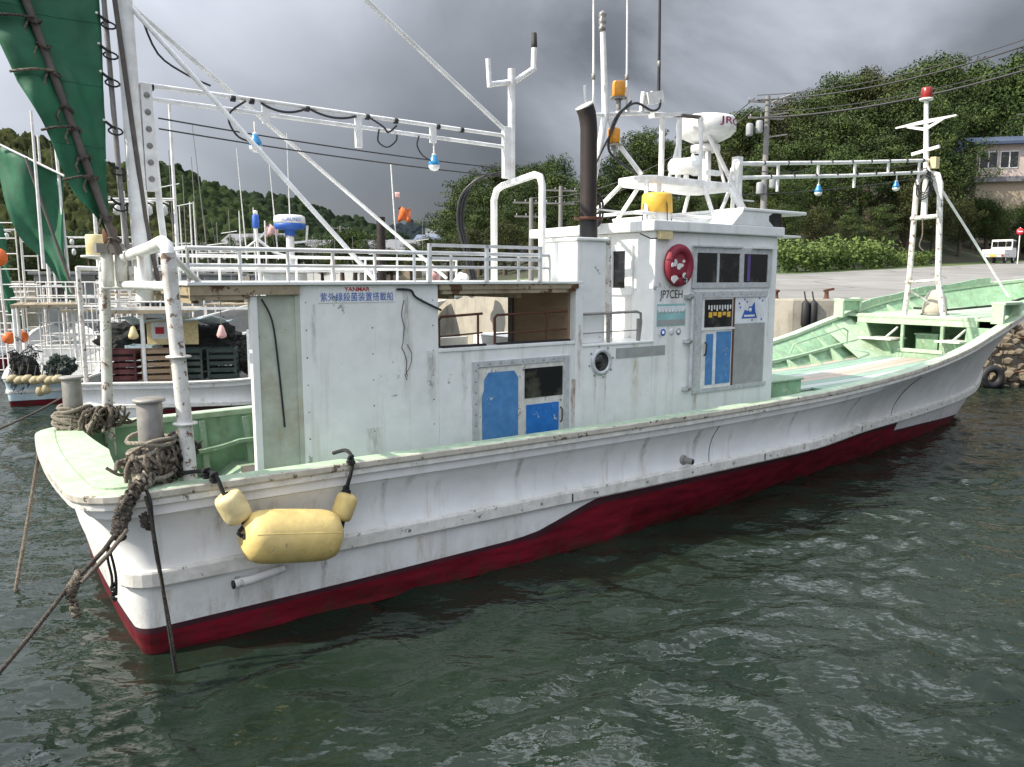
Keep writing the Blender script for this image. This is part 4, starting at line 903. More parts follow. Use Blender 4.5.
# ---- signal mast with aerials
am = MB().tube([(5.62, -0.2, 4.75), (5.55, -0.2, 5.80)], [0.045, 0.032], m_rail, n=10).build('signal_mast', BO)
MB().tube([(5.62, -0.2, 4.78), (5.52, -0.2, 4.3), (5.36, -0.2, 3.55), (5.36, -0.2, 2.9)], 0.04, m_rail, n=9).tube([(5.64, -0.2, 4.78), (5.82, -0.25, 4.4), (6.0, -0.45, 4.05)], 0.03, m_rail, n=8).build('mast_legs', am)
MB().prism([(5.26, 3.45), (5.46, 3.45), (5.42, 3.85), (5.33, 3.95)], lambda u, w, t: (u, t, w), -0.24, -0.16, m_strake).build('mast_foot', am)
mb = MB(); mb.tube([(5.36, -0.2, 4.72), (6.35, -0.2, 4.86)], 0.025, m_rail, n=7); mb.tube([(5.40, -0.2, 4.74), (5.30, -0.2, 4.90), (5.29, -0.2, 5.05)], 0.02, m_rail, n=7); mb.tube([(5.8, -0.2, 4.8), (6.0, -0.2, 4.82), (6.0, -0.2, 5.08)], 0.022, m_rail, n=7); mb.tube([(6.22, -0.2, 4.86), (6.25, -0.2, 5.1)], 0.03, m_rail, n=7)
mb.tube([(6.22, -0.2, 4.88), (6.4, -0.2, 5.12)], 0.02, m_rail, n=7); mb.bar((6.28, -0.2, 5.02), (6.55, -0.2, 5.08), 0.12, 0.14, m_whiteplastic); mb.build('mast_yard', am)
MB().lathe([(0.04, 0), (0.045, 0.05), (0.03, 0.06), (0.045, 0.09), (0.045, 0.14), (0.03, 0.15), (0.05, 0.18), (0.04, 0.21), (0.01, 0.23)], m_steel, (5.55, -0.2, 5.70), n=10).build('masthead_light', am)
for x, y, z0, z1, r, m in ((5.43, -0.2, 4.78, 6.9, 0.012, m_whiteplastic), (5.97, -0.2, 4.85, 7.0, 0.012, m_whiteplastic), (6.50, -0.22, 5.08, 7.2, 0.017, m_black)):
    MB().tube([(x, y, z0), (x - 0.04, y, z1)], [r * 1.25, r * 0.7], m, n=6).lathe([(0.012, 0), (0.024, 0.01), (0.024, 0.07), (0.012, 0.08)], m_steel, (x - 0.008, y, z0 + 0.35), n=8).build('whip_aerial', am)
for x, z in ((5.83, 5.0), (5.76, 4.44)):
    b = MB().lathe([(0.07, 0), (0.105, 0.006), (0.105, 0.02), (0.07, 0.025), (0.05, 0.0)], m_steel, (x, -0.2, z - 0.04), n=16).tube([(x, -0.2, z - 0.16), (x, -0.2, z - 0.03)], 0.03, m_steel, n=8).build('beacon', am)
    MB().lathe([(0.075, 0), (0.08, 0.02), (0.08, 0.16), (0.07, 0.185), (0.02, 0.19)], m_amber, (x, -0.2, z - 0.016), n=18).build('beacon_lens', b)
mb = MB(); mb.tube([(6.5, -0.25, 5.03), (6.48, -0.25, 4.93), (6.35, -0.25, 4.88), (6.1, -0.25, 4.94), (5.9, -0.26, 4.86), (5.72, -0.26, 4.7), (5.62, -0.26, 4.4), (5.7, -0.28, 4.25), (5.9, -0.45, 4.06)], 0.016, m_cable, n=6)
mb.tube([(6.0, -0.25, 4.95), (5.8, -0.27, 4.78), (5.66, -0.27, 4.55), (5.45, -0.26, 4.2), (5.3, -0.26, 3.9), (5.3, -0.28, 3.7)], 0.012, m_cable, n=6)
pts = [(5.36 + 0.11 * math.cos(a), -0.30, 3.60 + 0.22 * math.sin(a)) for a in np.linspace(0, 2 * math.pi, 16)[:-1]]
mb.tube(pts, 0.016, m_cable, n=6, closed=True); mb.tube([(p[0] + 0.03, p[1] - 0.02, p[2] * 0.9 + 0.37) for p in pts], 0.013, m_cable, n=6, closed=True); mb.build('mast_wiring', am)
MB().tube([(5.38, -0.3, 3.62), (6.45, -0.9, 3.50)], 0.012, m_rail, n=6).build('guy_wire', am)
# ---- bow tripod mast and forward lamp rack
bmst = MB().tube([(13.84, 0.33, 2.05), (13.78, 0.25, 2.8), (13.78, 0.23, 4.50), (13.78, 0.18, 4.64), (13.78, 0.05, 4.69)], 0.05, m_rustpipe, n=10).build('bow_mast', BO)
MB().tube([(13.84, -0.41, 2.05), (13.78, -0.28, 2.8), (13.78, -0.20, 4.50), (13.78, -0.14, 4.66), (13.78, -0.0, 4.70)], 0.052, m_rustpipe, n=10).build('mast_leg', bmst)
MB().tube([(13.80, 0.07, 3.95), (13.80, 0.08, 4.7), (13.80, 0.17, 6.02)], [0.055, 0.05, 0.04], m_rail, n=10).build('mast_pole', bmst)
MB().tube([(13.82, 0.10, 4.85), (14.45, -0.42, 3.68), (15.1, -0.95, 2.45)], 0.024, m_rail, n=8).tube([(13.8, 0.12, 4.95), (13.80, -0.22, 4.2)], 0.03, m_rail, n=8).build('mast_brace', bmst)
mb = MB(); mb.tube([(13.75, 0.28, 3.90), (13.75, -0.24, 3.92)], 0.04, m_rustpipe, n=8); mb.tube([(13.75, 0.30, 2.72), (13.75, -0.26, 2.76)], 0.025, m_rustpipe, n=8); mb.tube([(13.75, 0.28, 2.6), (14.2, 0.0, 2.3)], 0.022, m_rustpipe, n=7); split_build(mb, 'mast_rung', bmst)
mb = MB()
for s, yy_, zz_ in ((1, 0.70, 5.60), (-1, -0.40, 5.66)):
    mb.prism([(0.15, 5.60), (yy_, zz_ - 0.01), (yy_, zz_ + 0.015), (0.15, 5.67)], lambda u, w, t: (t, u, w), 13.76, 13.80, m_rail)
    mb.prism([(0.14, 5.47), (yy_ * 0.62 + 0.05, zz_ - 0.03), (yy_ * 0.62 + 0.05, zz_ + 0.01), (0.14, 5.53)], lambda u, w, t: (t, u, w), 13.765, 13.795, m_rail)
mb.build('mast_spreader', bmst)
MB().bar((13.78, 0.36, 5.08), (13.78, -0.14, 5.16), 0.05, 0.055, m_whiteplastic).box((13.72, -0.12, 4.78), (13.86, -0.02, 4.98), m_yelpale).build('mast_crossbar', bmst)
mb = MB(); mb.lathe([(0.02, 0), (0.12, 0.0), (0.12, 0.03), (0.06, 0.04)], m_whiteplastic, (13.80, 0.172, 6.02), n=16); bl = mb.build('masthead_beacon', bmst)
MB().lathe([(0.085, 0), (0.095, 0.02), (0.095, 0.17), (0.08, 0.19), (0.02, 0.20)], m_redlens, (13.80, 0.172, 6.05), n=16).build('beacon_lens', bl)
mb = MB(); pr = random.Random(5)
for k in range(4):
    pts = [(13.70 - 0.01 * k, 0.05 + 0.13 * math.cos(a) + pr.uniform(-0.03, 0.03), 4.45 + 0.22 * math.sin(a) + 0.04 * k) for a in np.linspace(0, 2 * math.pi, 12)[:-1]]
    mb.tube(pts, 0.012, m_cable, n=5, closed=True)
mb.tube([(13.72, 0.05, 3.9), (13.7, 0.02, 3.6), (13.7, 0.06, 3.4), (13.7, -0.02, 3.3)], 0.012, m_ropemid, n=5); split_build(mb, 'mast_cable_coil', bmst)
fr = MB().tube([(8.38, 0, 4.43), (11, 0, 4.66), (13.75, 0.02, 4.93)], 0.030, m_rail, n=9).build('forward_lamp_rack', BO)
MB().tube([(8.38, 0, 4.23), (11, 0, 4.45), (13.75, 0.02, 4.72)], 0.030, m_rail, n=9).build('rack_lower_pipe', fr)
for k in range(5):
    x = 9.3 + 1.02 * k; z = 4.43 + (x - 8.38) * 0.0925; MB().box((x - 0.018, -0.015, z - 0.20 if k % 2 else z - 0.42), (x + 0.018, 0.015, z), m_rail).build('rack_bracket', fr)
for k in range(9):
    x = 8.75 + 0.57 * k; z = 4.43 + (x - 8.38) * 0.0925
    for d, zz in ((0.2, 0.0), (0.36, -0.2)): MB().lathe([(0.030, -0.010), (0.037, -0.010), (0.037, 0.010), (0.030, 0.010)], m_black, (x + d, 0, z + zz + 0.0925 * d), (1, 0, 0.09), n=9).build('pipe_clip', fr)
for p, q_, sg_ in (((8.5, 0.05, 4.0), (13.6, 0.05, 4.62), 0.05), ((8.45, 0.05, 4.40), (10.2, 0.05, 4.50), 0.07), ((11.2, 0.05, 4.62), (13.5, 0.05, 4.86), 0.05)): MB().tube(sag(p, q_, sg_), 0.008, m_cable, n=5).build('rack_wire', fr)
MB().box((8.30, -0.06, 3.95), (8.40, 0.06, 4.52), m_rail).tube([(8.33, 0.05, 3.66), (8.34, 0.03, 4.2)], 0.03, m_rail, n=8).tube([(8.1, 0.1, 3.66), (8.34, 0, 4.3)], 0.03, m_rail, n=8).tube([(8.36, -0.08, 3.66), (8.36, -0.05, 4.1)], 0.022, m_rail, n=8).tube([(8.45, 0, 4.0), (8.5, 0, 3.92), (8.75, 0, 3.92)], 0.012, m_rail, n=6).build('rack_post', fr)
# ---- hull fittings
MB().tube([(0.62, -1.60, 0.47), (0.75, -1.595, 0.475), (1.02, -1.57, 0.50)], [0.035, 0.035, 0.03], m_white, n=10).lathe([(0.0, 0), (0.032, 0.001), (0.034, 0.012)], m_black, (0.615, -1.602, 0.47), (-1, -0.05, 0), n=12).build('discharge_pipe', BO)
MB().tube([(5.63, -1.55, 0.76), (5.66, -1.70, 0.75)], 0.036, m_steel, n=12).lathe([(0.036, 0), (0.058, 0.0), (0.058, 0.02), (0.036, 0.025)], m_steel, (5.62, -1.585, 0.76), (0, -1, 0), n=14).lathe([(0, 0), (0.027, 0.001), (0.027, 0.003)], m_black, (5.66, -1.70, 0.75), (0.1, -1, 0), n=12).build('overboard_pipe', BO)
mb = MB()
for k in range(17):
    x = 1.4 + 0.72 * k; mb.lathe([(0.014, 0), (0.016, 0.002), (0.008, 0.006)], m_steel, (x, -kH(x) - 0.043, 0.615), (0, -1, 0), n=8)
for x in (3.95, 7.05, 9.7): mb.box((x - 0.008, -kH(x) - 0.046, 0.57), (x + 0.008, -kH(x) - 0.042, 0.65), m_black)
mb.build('strake_bolts', BO)
mb = MB()
for x0, s in ((6.05, 1), (10.8, 1)):
    pts = []
    for r, _ in HROWS[5:14]:
        c = [r[i].lerp(r[i + 1], (x0 - r[i].x) / (r[i + 1].x - r[i].x)) for i in range(0, NS) if (r[i].x - x0) * (r[i + 1].x - x0) <= 0]
        if c: pts.append((c[0].x + 0.12 * (c[0].z - 0.7), c[0].y - 0.001, c[0].z))
    mb.tube(pts, 0.005, m_pole, n=5)
split_build(mb, 'hull_seam', BO)

# ================================================================== things that hang on or rest on the boat
def buoy(name, label, c, axis, L, r, m, grooves=True):
    t = thing(name, label, 'fender', bw(*c), group=None)
    ax_ = (BM.to_3x3() @ Vector(axis)).normalized(); k = []
    for i in range(15):
        u = -1 + 2 * i / 14; z = u * L; q = max(0, 1 - abs(u) ** 5.0); k.append((max(0.02, r * (0.42 + 0.58 * q ** 0.5)), z))
    MB().lathe([(0.022, -L * 0.90)] + k + [(0.022, L * 0.90)], m, (0, 0, 0), ax_, n=28).build('float_body', t)
    if L > 0.2:
        u_, w_ = basis(ax_)[1:]
        for sd in (0.35, 2.1): MB().tube([ax_ * z + (u_ * math.cos(sd) + w_ * math.sin(sd)) * (r_ - 0.0015) for r_, z in k[1:-1]], 0.0035, m, n=5).build('mould_seam', t)
    MB().tube([ax_ * (-L * 0.98), ax_ * (L * 0.98)], 0.021, m_ropeblack, n=8).build('core_rope', t); return t
FY = -1.80
buoy('fender', 'large yellow oblong fender float hanging against the white hull', (1.01, FY - 0.02, 0.84), (1, 0, -0.17), 0.385, 0.205, m_yellow)
buoy('fender', 'small pale yellow float tied left of the large yellow fender', (0.60, FY + 0.06, 1.12), (0.42, -0.05, -0.9), 0.125, 0.105, m_yelpale)
buoy('fender', 'small yellow float tied right of the large yellow fender', (1.475, FY + 0.07, 0.965), (-0.38, 0, -0.92), 0.115, 0.088, m_yellow)
mb = MB()
mb.tube([bw(*p) for p in ((0.30, -1.46, 1.36), (0.44, -1.60, 1.385), (0.50, -1.69, 1.36), (0.535, -1.735, 1.24), (0.60, FY + 0.06, 1.12), (0.66, FY + 0.02, 0.99), (0.63, FY, 0.91), (1.01, FY - 0.02, 0.84), (1.38, FY, 0.78), (1.475, FY + 0.07, 0.965), (1.51, FY + 0.10, 1.09), (1.555, -1.72, 1.27), (1.56, -1.70, 1.375), (1.55, -1.60, 1.40), (1.50, -1.48, 1.36))], 0.016, m_ropeblack, n=7)
for (x, y, z) in ((0.45, -1.62, 1.375), (0.49, -1.68, 1.35), (1.555, -1.705, 1.34), (1.51, FY + 0.1, 1.10)):
    for k in range(3): mb.tube([bw(x + 0.028 * math.cos(a), y + 0.022 * math.sin(a + k), z + 0.02 * (k - 1) + 0.012 * math.sin(a)) for a in np.linspace(0, 2 * math.pi, 9)[:-1]], 0.013, m_ropeblack, n=5, closed=True)
one('fender_rope', mb, 'black rope threading the three yellow floats over the rail', 'rope')

def coils(mb, c, r, n, z0, z1, rr, m, seed, jit=0.02, tilt=0.25):
    q = random.Random(seed)
    for k in range(n):
        z = z0 + (z1 - z0) * k / max(1, n - 1); R = r + q.uniform(0, jit * 1.6); t1, t2 = q.uniform(-tilt, tilt), q.uniform(-tilt, tilt); ph = q.uniform(0, 6)
        pts = []
        for a in np.linspace(0, 2 * math.pi, 20)[:-1]:
            x, y = R * math.cos(a), R * math.sin(a)
            pts.append(bw(c[0] + x, c[1] + y, z + t1 * x + t2 * y + 0.012 * math.sin(3 * a + ph)))
        mb.tube(pts, rr * q.uniform(0.85, 1.1), m, n=6, closed=True)
def tangle(mb, path, n, rad, rr, m, seed):
    q = random.Random(seed); path = [Vector(p) for p in path]
    for k in range(n):
        i = q.randrange(len(path) - 1); c = path[i].lerp(path[i + 1], q.random()); pts = []
        d = (path[i + 1] - path[i]).normalized(); _, a, b = basis(d); ph = q.uniform(0, 6.28); L = q.uniform(0.4, 1.5) * rad
        for j in range(9):
            th = ph + j * q.uniform(0.5, 0.9); R = rad * q.uniform(0.55, 1.0)
            pts.append(c + a * R * math.cos(th) + b * R * math.sin(th) + d * (L * (j / 8 - 0.5) * 2))
        mb.tube([bw(*p) for p in pts], rr * q.uniform(0.7, 1.1), m, n=6)
# starboard bollard: turns of rope and the big knot
mb = MB(); coils(mb, (0.14, -1.36), 0.118, 9, 1.34, 1.62, 0.017, m_rope, 3, 0.03, 0.35)
tangle(mb, [(0.02, -1.40, 1.42), (0.16, -1.42, 1.48), (0.30, -1.36, 1.55)], 26, 0.13, 0.014, m_ropemid, 8)
tangle(mb, [(0.22, -1.40, 1.36), (0.36, -1.36, 1.52)], 34, 0.10, 0.011, m_ropedark, 9)
one('rope_coil', mb, 'pale and dark rope wound in a tangle round the near stern bollard', 'rope coil')
mb = MB(); coils(mb, (-0.07, 1.36), 0.12, 10, 1.30, 1.50, 0.019, m_rope, 13, 0.05, 0.3); tangle(mb, [(0.0, 1.2, 1.36), (0.14, 1.15, 1.40), (0.3, 1.2, 1.42)], 26, 0.13, 0.016, m_ropemid, 14); tangle(mb, [(-0.15, 1.3, 1.33), (0.1, 1.1, 1.33)], 14, 0.10, 0.018, m_rope, 15)
one('rope_coil', mb, 'pale rope heaped round the far stern bollard on the green stern board', 'rope coil')
# thick mooring line from the near bollard, down off the stern
mb = MB(); K = [(0.10, -1.46, 1.38), (-0.02, -1.60, 1.34), (-0.12, -1.68, 1.22), (-0.17, -1.71, 1.06)]
tangle(mb, K, 30, 0.05, 0.014, m_ropedark, 21); tangle(mb, [K[2], K[3]], 16, 0.048, 0.014, m_ropedark, 22)
tangle(mb, K[:2], 10, 0.06, 0.013, m_rope, 25); tangle(mb, K[1:3], 8, 0.05, 0.013, m_ropemid, 26)
L1 = [(-0.15, -1.71, 1.10), (-0.28, -1.77, 0.97), (-0.46, -1.83, 0.83)]
mb.tube([bw(*p) for p in L1], 0.016, m_ropedark, n=7); mb.tube([bw(p[0] + 0.03, p[1] - 0.045, p[2] - 0.01) for p in L1], 0.015, m_ropemid, n=7)
tangle(mb, [(-0.43, -1.83, 0.86), (-0.50, -1.84, 0.76)], 18, 0.030, 0.013, m_ropemid, 23); tangle(mb, [(-0.49, -1.84, 0.80), (-0.47, -1.85, 0.58)], 18, 0.024, 0.011, m_ropemid, 24)
mb.tube([bw(*p) for p in sag((-0.50, -1.84, 0.80), (-1.02, -2.10, 0.34), 0.015, 8)] + [bw(-2.2, -2.65, -0.5)], 0.0145, m_ropedark, n=7)
one('mooring_rope', mb, 'thick knotted mooring rope running from the near stern corner to lower left', 'rope')
mb = MB(); mb.tube([bw(*p) for p in ((0.02, -1.50, 1.36), (0.05, -1.66, 1.26), (0.05, -1.72, 1.05), (0.08, -1.78, 0.6), (0.13, -1.82, -0.15))], 0.013, m_ropeblack, n=6)
mb.tube([bw(*p) for p in ((0.02, -1.50, 1.33), (0.035, -1.69, 1.20), (0.055, -1.75, 0.85), (0.10, -1.80, 0.4), (0.135, -1.81, -0.12))], 0.011, m_ropedark, n=6)
tangle(mb, [(0.0, -1.68, 1.14), (0.02, -1.71, 1.02)], 10, 0.025, 0.012, m_ropedark, 31)
one('hanging_rope', mb, 'black doubled rope hanging straight down the stern corner into the water', 'rope')
mb = MB(); mb.tube([bw(*p) for p in ((-0.24, -1.72, 1.0), (-0.25, -1.75, 0.9), (-0.235, -1.76, 0.78), (-0.24, -1.76, 0.68))], 0.009, m_ropeblack, n=6); mb.tube([bw(*p) for p in ((-0.24, -1.72, 1.0), (-0.22, -1.75, 0.88), (-0.21, -1.76, 0.77), (-0.215, -1.76, 0.66))], 0.009, m_ropeblack, n=6); tangle(mb, [(-0.23, -1.76, 0.72), (-0.23, -1.76, 0.62)], 6, 0.018, 0.009, m_ropeblack, 33)
one('rope_end', mb, 'short frayed black rope ends dangling over the white transom corner', 'rope')
mb = MB(); p0 = bw(-0.36, 1.45, 1.22); p1 = at(8, 560, 6.6); p1.z = -0.1
mb.tube(sag(p0, p1, 0.02, 10), 0.017, m_ropemid, n=7); one('mooring_rope', mb, 'thin straight rope from the far stern corner down into the water', 'rope')
mb = MB(); mb.tube(sag(at(64, 396, 14.5), at(-30, 440, 11.0), 0.05, 10), 0.018, m_ropedark, n=6); one('mooring_rope', mb, 'dark rope slanting above the water from the boat behind to the left', 'rope')
# lifebuoy on the wheelhouse
lb = thing('lifebuoy', 'round dark red lifebuoy cover with white patches on the wheelhouse wall', 'lifebuoy', bw(5.95, SB - 0.045, 2.945), R_(90 - 54.5))
pts = [(0.17 * math.cos(a), 0, 0.19 * math.sin(a)) for a in np.linspace(0, 2 * math.pi, 33)[:-1]]
MB().tube(pts, 0.058, m_life, n=12, closed=True).lathe([(0, 0), (0.16, 0.002), (0.17, 0.02), (0.15, 0.032), (0, 0.03)], m_life, (0, 0.01, 0), (0, -1, 0), n=28).build('ring', lb)
mb = MB(); pr = random.Random(11)
for (cx, cz, rr, k) in ((-0.10, 0.03, 0.05, 7), (-0.03, -0.02, 0.045, 6), (0.03, -0.12, 0.04, 6), (-0.13, -0.15, 0.055, 7), (0.02, 0.0, 0.03, 5), (0.05, 0.05, 0.025, 5), (0.06, -0.17, 0.03, 6), (-0.17, 0.0, 0.03, 6)):
    d = math.hypot(cx, cz); yy_ = -0.024 if d < 0.12 else -0.060
    poly = [(cx + rr * pr.uniform(0.6, 1.2) * math.cos(a), cz + rr * pr.uniform(0.6, 1.2) * math.sin(a)) for a in np.linspace(0, 2 * math.pi, k + 1)[:-1]]
    mb.prism(poly, lambda u, w, t: (u, t, w), yy_ - 0.004, yy_, m_textwhite)
split_build(mb, 'white_patch', lb)
text_mesh('4', 0.07, 0.10, m_textblack, 'lettering', lb, lambda u, w, d: (-0.005 + u, -0.067 - d, -0.20 + w))
# tub on the wheelhouse roof
tb = thing('canister', 'round white canister with yellow lid standing on the wheelhouse roof', 'canister', bw(6.06, -0.66, 3.452)); tb.scale = (0.8, 0.8, 0.84)
MB().lathe([(0.19, 0), (0.21, 0.01), (0.215, 0.17), (0.20, 0.18)], m_whiteplastic, n=24).build('canister_body', tb)
MB().lathe([(0.20, 0.15), (0.24, 0.16), (0.225, 0.40), (0.20, 0.43), (0.05, 0.44)], m_tub, n=24).build('canister_lid', tb)
mb = MB()
for a in (0.3, 1.9, 3.6, 5.2): mb.tube([(0.26 * math.cos(a), 0.26 * math.sin(a), 0.0), (0.245 * math.cos(a), 0.245 * math.sin(a), 0.25), (0.15 * math.cos(a), 0.15 * math.sin(a), 0.45)], 0.008, m_ropeblack, n=5)
mb.build('lashing', tb)
# blue working lamps on the racks
def lamp(p, label, L):
    t = thing('hanging_lamp', label, 'lamp', bw(*p), group='blue lamps on the pipe racks')
    MB().tube([(0, 0, 0), (0, 0, -L)], 0.010, m_rail, n=6).lathe([(0.02, -L - 0.03), (0.025, -L), (0.02, -L + 0.01)], m_rail, n=10).build('stem', t)
    MB().lathe([(0.022, -L), (0.03, -L - 0.02), (0.055, -L - 0.075), (0.062, -L - 0.11)], m_bluelamp, n=16).build('shade', t)
    MB().lathe([(0.060, -L - 0.11), (0.058, -L - 0.135), (0.04, -L - 0.16), (0.01, -L - 0.17)], m_whiteplastic, n=16).build('bulb', t)
lamp((1.44, 0, 4.24), 'blue lamp hanging under the aft rack nearest the sail mast', 0.11)
lamp((3.35, 0, 4.25), 'blue lamp hanging under the aft rack near the forked post', 0.14)
lamp((10.35, 0, 4.38), 'blue lamp hanging under the forward rack near its middle', 0.12)
lamp((12.65, 0, 4.60), 'blue lamp hanging under the forward rack beside the bow mast', 0.12)
# ================================================================== water
m_water, nt, b = new_mat('harbour_water'); L = nt.links
vec = N(nt, 'ShaderNodeTexCoord').outputs['Object']
f = noise_node(nt, vec, 0.35, 4, 0.6)
L.new(mixc(nt, maprange(nt, f, 0.35, 0.65), (0.009, 0.017, 0.011), (0.016, 0.026, 0.017)), b.inputs['Base Color'])
b.inputs['Roughness'].default_value = 0.02; b.inputs['IOR'].default_value = 1.333; b.inputs['Specular IOR Level'].default_value = 0.5
def ridged(v):                                   # sharp little crests
    n = N(nt, 'ShaderNodeMath', operation='SUBTRACT'); L.new(v, n.inputs[0]); n.inputs[1].default_value = 0.5
    a_ = N(nt, 'ShaderNodeMath', operation='ABSOLUTE'); L.new(n.outputs[0], a_.inputs[0]); return a_.outputs[0]
def mad(a_, k, c_):
    n = N(nt, 'ShaderNodeMath', operation='MULTIPLY_ADD'); L.new(a_, n.inputs[0]); n.inputs[1].default_value = k
    if c_ is None: n.inputs[2].default_value = 0
    else: L.new(c_, n.inputs[2])
    return n.outputs[0]
w1 = noise_node(nt, vec, 2.3, 2, 0.5, (1.0, 1.5, 1.0)); w2 = noise_node(nt, vec, 5.5, 2, 0.5, (1.0, 1.4, 1.0), (4, 2, 0)); w3_ = noise_node(nt, vec, 15.0, 2, 0.5, (1.0, 1.3, 1.0), (1, 7, 0))
hgt = mad(ridged(w1), -1.2, mad(w1, 0.8, mad(ridged(w2), -0.50, mad(w2, 0.25, mad(w3_, 0.10, None)))))
bp = N(nt, 'ShaderNodeBump'); bp.inputs['Strength'].default_value = 1.0; bp.inputs['Distance'].default_value = 0.027
L.new(hgt, bp.inputs['Height']); L.new(bp.outputs['Normal'], b.inputs['Normal'])
# rippled sheet near the viewer, true geometry
xs = np.linspace(-17, 19, 860); ys = [1.2]
while ys[-1] < 26: ys.append(ys[-1] + max(0.022, 0.0052 * ys[-1]))
ys = np.array(ys); X, Y = np.meshgrid(xs, ys); Z = np.zeros_like(X)
patch = 0.5 + 0.5 * np.sin(X * 0.9 + 1.3 * np.sin(Y * 0.55)) * np.sin(Y * 1.05 + 1.1 * np.sin(X * 0.6 + 2.0)); patch2 = 0.5 + 0.5 * np.sin(X * 2.3 - Y * 1.1 + 1.6 * np.sin(Y * 0.9 + X * 0.3))
WX = X + 0.10 * np.sin(2.1 * Y + 1.7 * X) + 0.05 * np.sin(4.3 * X - 3.1 * Y); WY = Y + 0.10 * np.sin(1.9 * X - 2.3 * Y + 1.0) + 0.05 * np.sin(3.7 * Y + 4.9 * X)
for k in range(96):
    lam = 0.15 * (1.0 / 0.15) ** rng.random(); th = rng.normal(-1.0, 0.95); kk = 2 * math.pi / lam
    amp = 0.0045 * lam ** 1.0 * rng.uniform(0.5, 1.3); ph = rng.uniform(0, 6.28)
    s_ = np.sin(kk * (WX * math.cos(th) + WY * math.sin(th)) + ph)
    g_ = (0.25 + 1.1 * patch * (0.4 + 0.6 * patch2)) if lam < 0.4 else (0.6 + 0.5 * patch2)
    Z += amp * g_ * (s_ + 0.25 * s_ * s_ - 0.12)
edge = np.minimum(1, np.minimum(np.minimum(X + 17, 19 - X), np.minimum(Y - 1.2 + 1, 26 - Y)) / 1.5); Z = Z * np.clip(edge, 0, 1)
v = np.stack([X, Y, Z], -1).reshape(-1, 3); nx, ny = len(xs), len(ys)
idx = np.arange(nx * ny).reshape(ny, nx); fcs = np.stack([idx[:-1, :-1], idx[:-1, 1:], idx[1:, 1:], idx[1:, :-1]], -1).reshape(-1, 4)
me = bpy.data.meshes.new('water'); me.vertices.add(len(v)); me.vertices.foreach_set('co', v.ravel()); me.loops.add(fcs.size); me.loops.foreach_set('vertex_index', fcs.ravel())
me.polygons.add(len(fcs)); me.polygons.foreach_set('loop_start', np.arange(0, fcs.size, 4)); me.polygons.foreach_set('loop_total', np.full(len(fcs), 4)); me.update(calc_edges=True)
me.polygons.foreach_set('use_smooth', np.ones(len(fcs), bool)); me.materials.append(m_water)
wo = bpy.data.objects.new('water', me); C.objects.link(wo); wo['kind'] = 'structure'
mb = MB(); mb.grid([[(-900, -40, -0.06), (900, -40, -0.06)], [(-900, 420, -0.06), (900, 420, -0.06)]], m_water, smooth=False)
wf = mb.build('water'); wf['kind'] = 'structure'

# ================================================================== ground, quay
m_asph = pmat('asphalt', (0.25, 0.24, 0.225), 0.85, dirt=(0.13, 0.125, 0.115), dirt_amt=0.5, dscale=0.35, bump=0.3, bscale=25)
nt = m_asph.node_tree; b = nt.nodes['Principled BSDF']; src = b.inputs['Base Color'].links[0].from_socket
vec = N(nt, 'ShaderNodeTexCoord').outputs['Object']; vo = N(nt, 'ShaderNodeTexVoronoi'); vo.feature = 'DISTANCE_TO_EDGE'; vo.inputs['Scale'].default_value = 0.16; nt.links.new(vec, vo.inputs['Vector'])
c_ = mixc(nt, maprange(nt, vo.outputs['Distance'], 0.004, 0.010, 0.75, 0.0), src, (0.05, 0.048, 0.045)); pt_ = noise_node(nt, vec, 0.12, 3, 0.4, None, (5, 2, 1))
nt.links.new(mixc(nt, maprange(nt, pt_, 0.52, 0.54, 0.0, 0.22), c_, (0.11, 0.108, 0.10)), b.inputs['Base Color'])
m_conc = pmat('weathered_concrete', (0.40, 0.37, 0.31), 0.85, dirt=(0.15, 0.13, 0.10), dirt_amt=0.75, dscale=0.9, streak=0.6, streak_col=(0.14, 0.12, 0.09), bump=0.5, bscale=12)
m_stone = pmat('revetment_stone', (0.20, 0.165, 0.115), 0.9, dirt=(0.08, 0.07, 0.05), dirt_amt=0.8, dscale=2.5, bump=0.8, bscale=9)
m_grass = pmat('verge_grass', (0.085, 0.13, 0.035), 0.9, dirt=(0.13, 0.11, 0.05), dirt_amt=0.5, dscale=0.8, bump=0.8, bscale=8)
m_soil = pmat('forest_floor', (0.045, 0.05, 0.025), 0.95, dirt=(0.08, 0.065, 0.04), dirt_amt=0.5, dscale=0.3, bump=0.6, bscale=3)
m_line = pmat('road_paint', (0.62, 0.62, 0.58), 0.7, dirt=(0.3, 0.29, 0.27), dirt_amt=0.6, dscale=1.5)
QE = [(-120, 130), (-45, 100), (-16, 72), (-5, 33.0), (3.0, 24.0), (7.5, 20.9), (14, 20.6), (40, 19.5), (120, 16)]
def quay_y(x): return float(np.interp(x, [q[0] for q in QE], [q[1] for q in QE]))
def road_z(x, y):
    t = max(0.0, min(1.0, (x + 5) / 12)); return 2.22 + 0.0425 * max(0, y - quay_y(x)) * t
HE = [(-120, 175), (-45, 130), (-20, 100), (-5, 60), (3, 48), (13.6, 40), (24, 49), (37, 61), (60, 80), (120, 110)]      # foot of the wooded slope
def hedge_y(x): return float(np.interp(x, [q[0] for q in HE], [q[1] for q in HE]))
def ground_z(x, y):
    h = hedge_y(x); z = road_z(x, min(y, h + 2))
    if y > h + 2:
        d = y - h - 2; s = np.interp(x, [-40, -8, 0, 10, 22, 32, 60], [0.02, 0.04, 0.07, 0.14, 0.25, 0.31, 0.33]); z += s * d if d < 36 else s * 36 + 0.1 * s * (d - 36)
    return z
gx = sorted(set([round(q, 2) for q in np.linspace(-120, 120, 97)] + [q[0] for q in QE]))
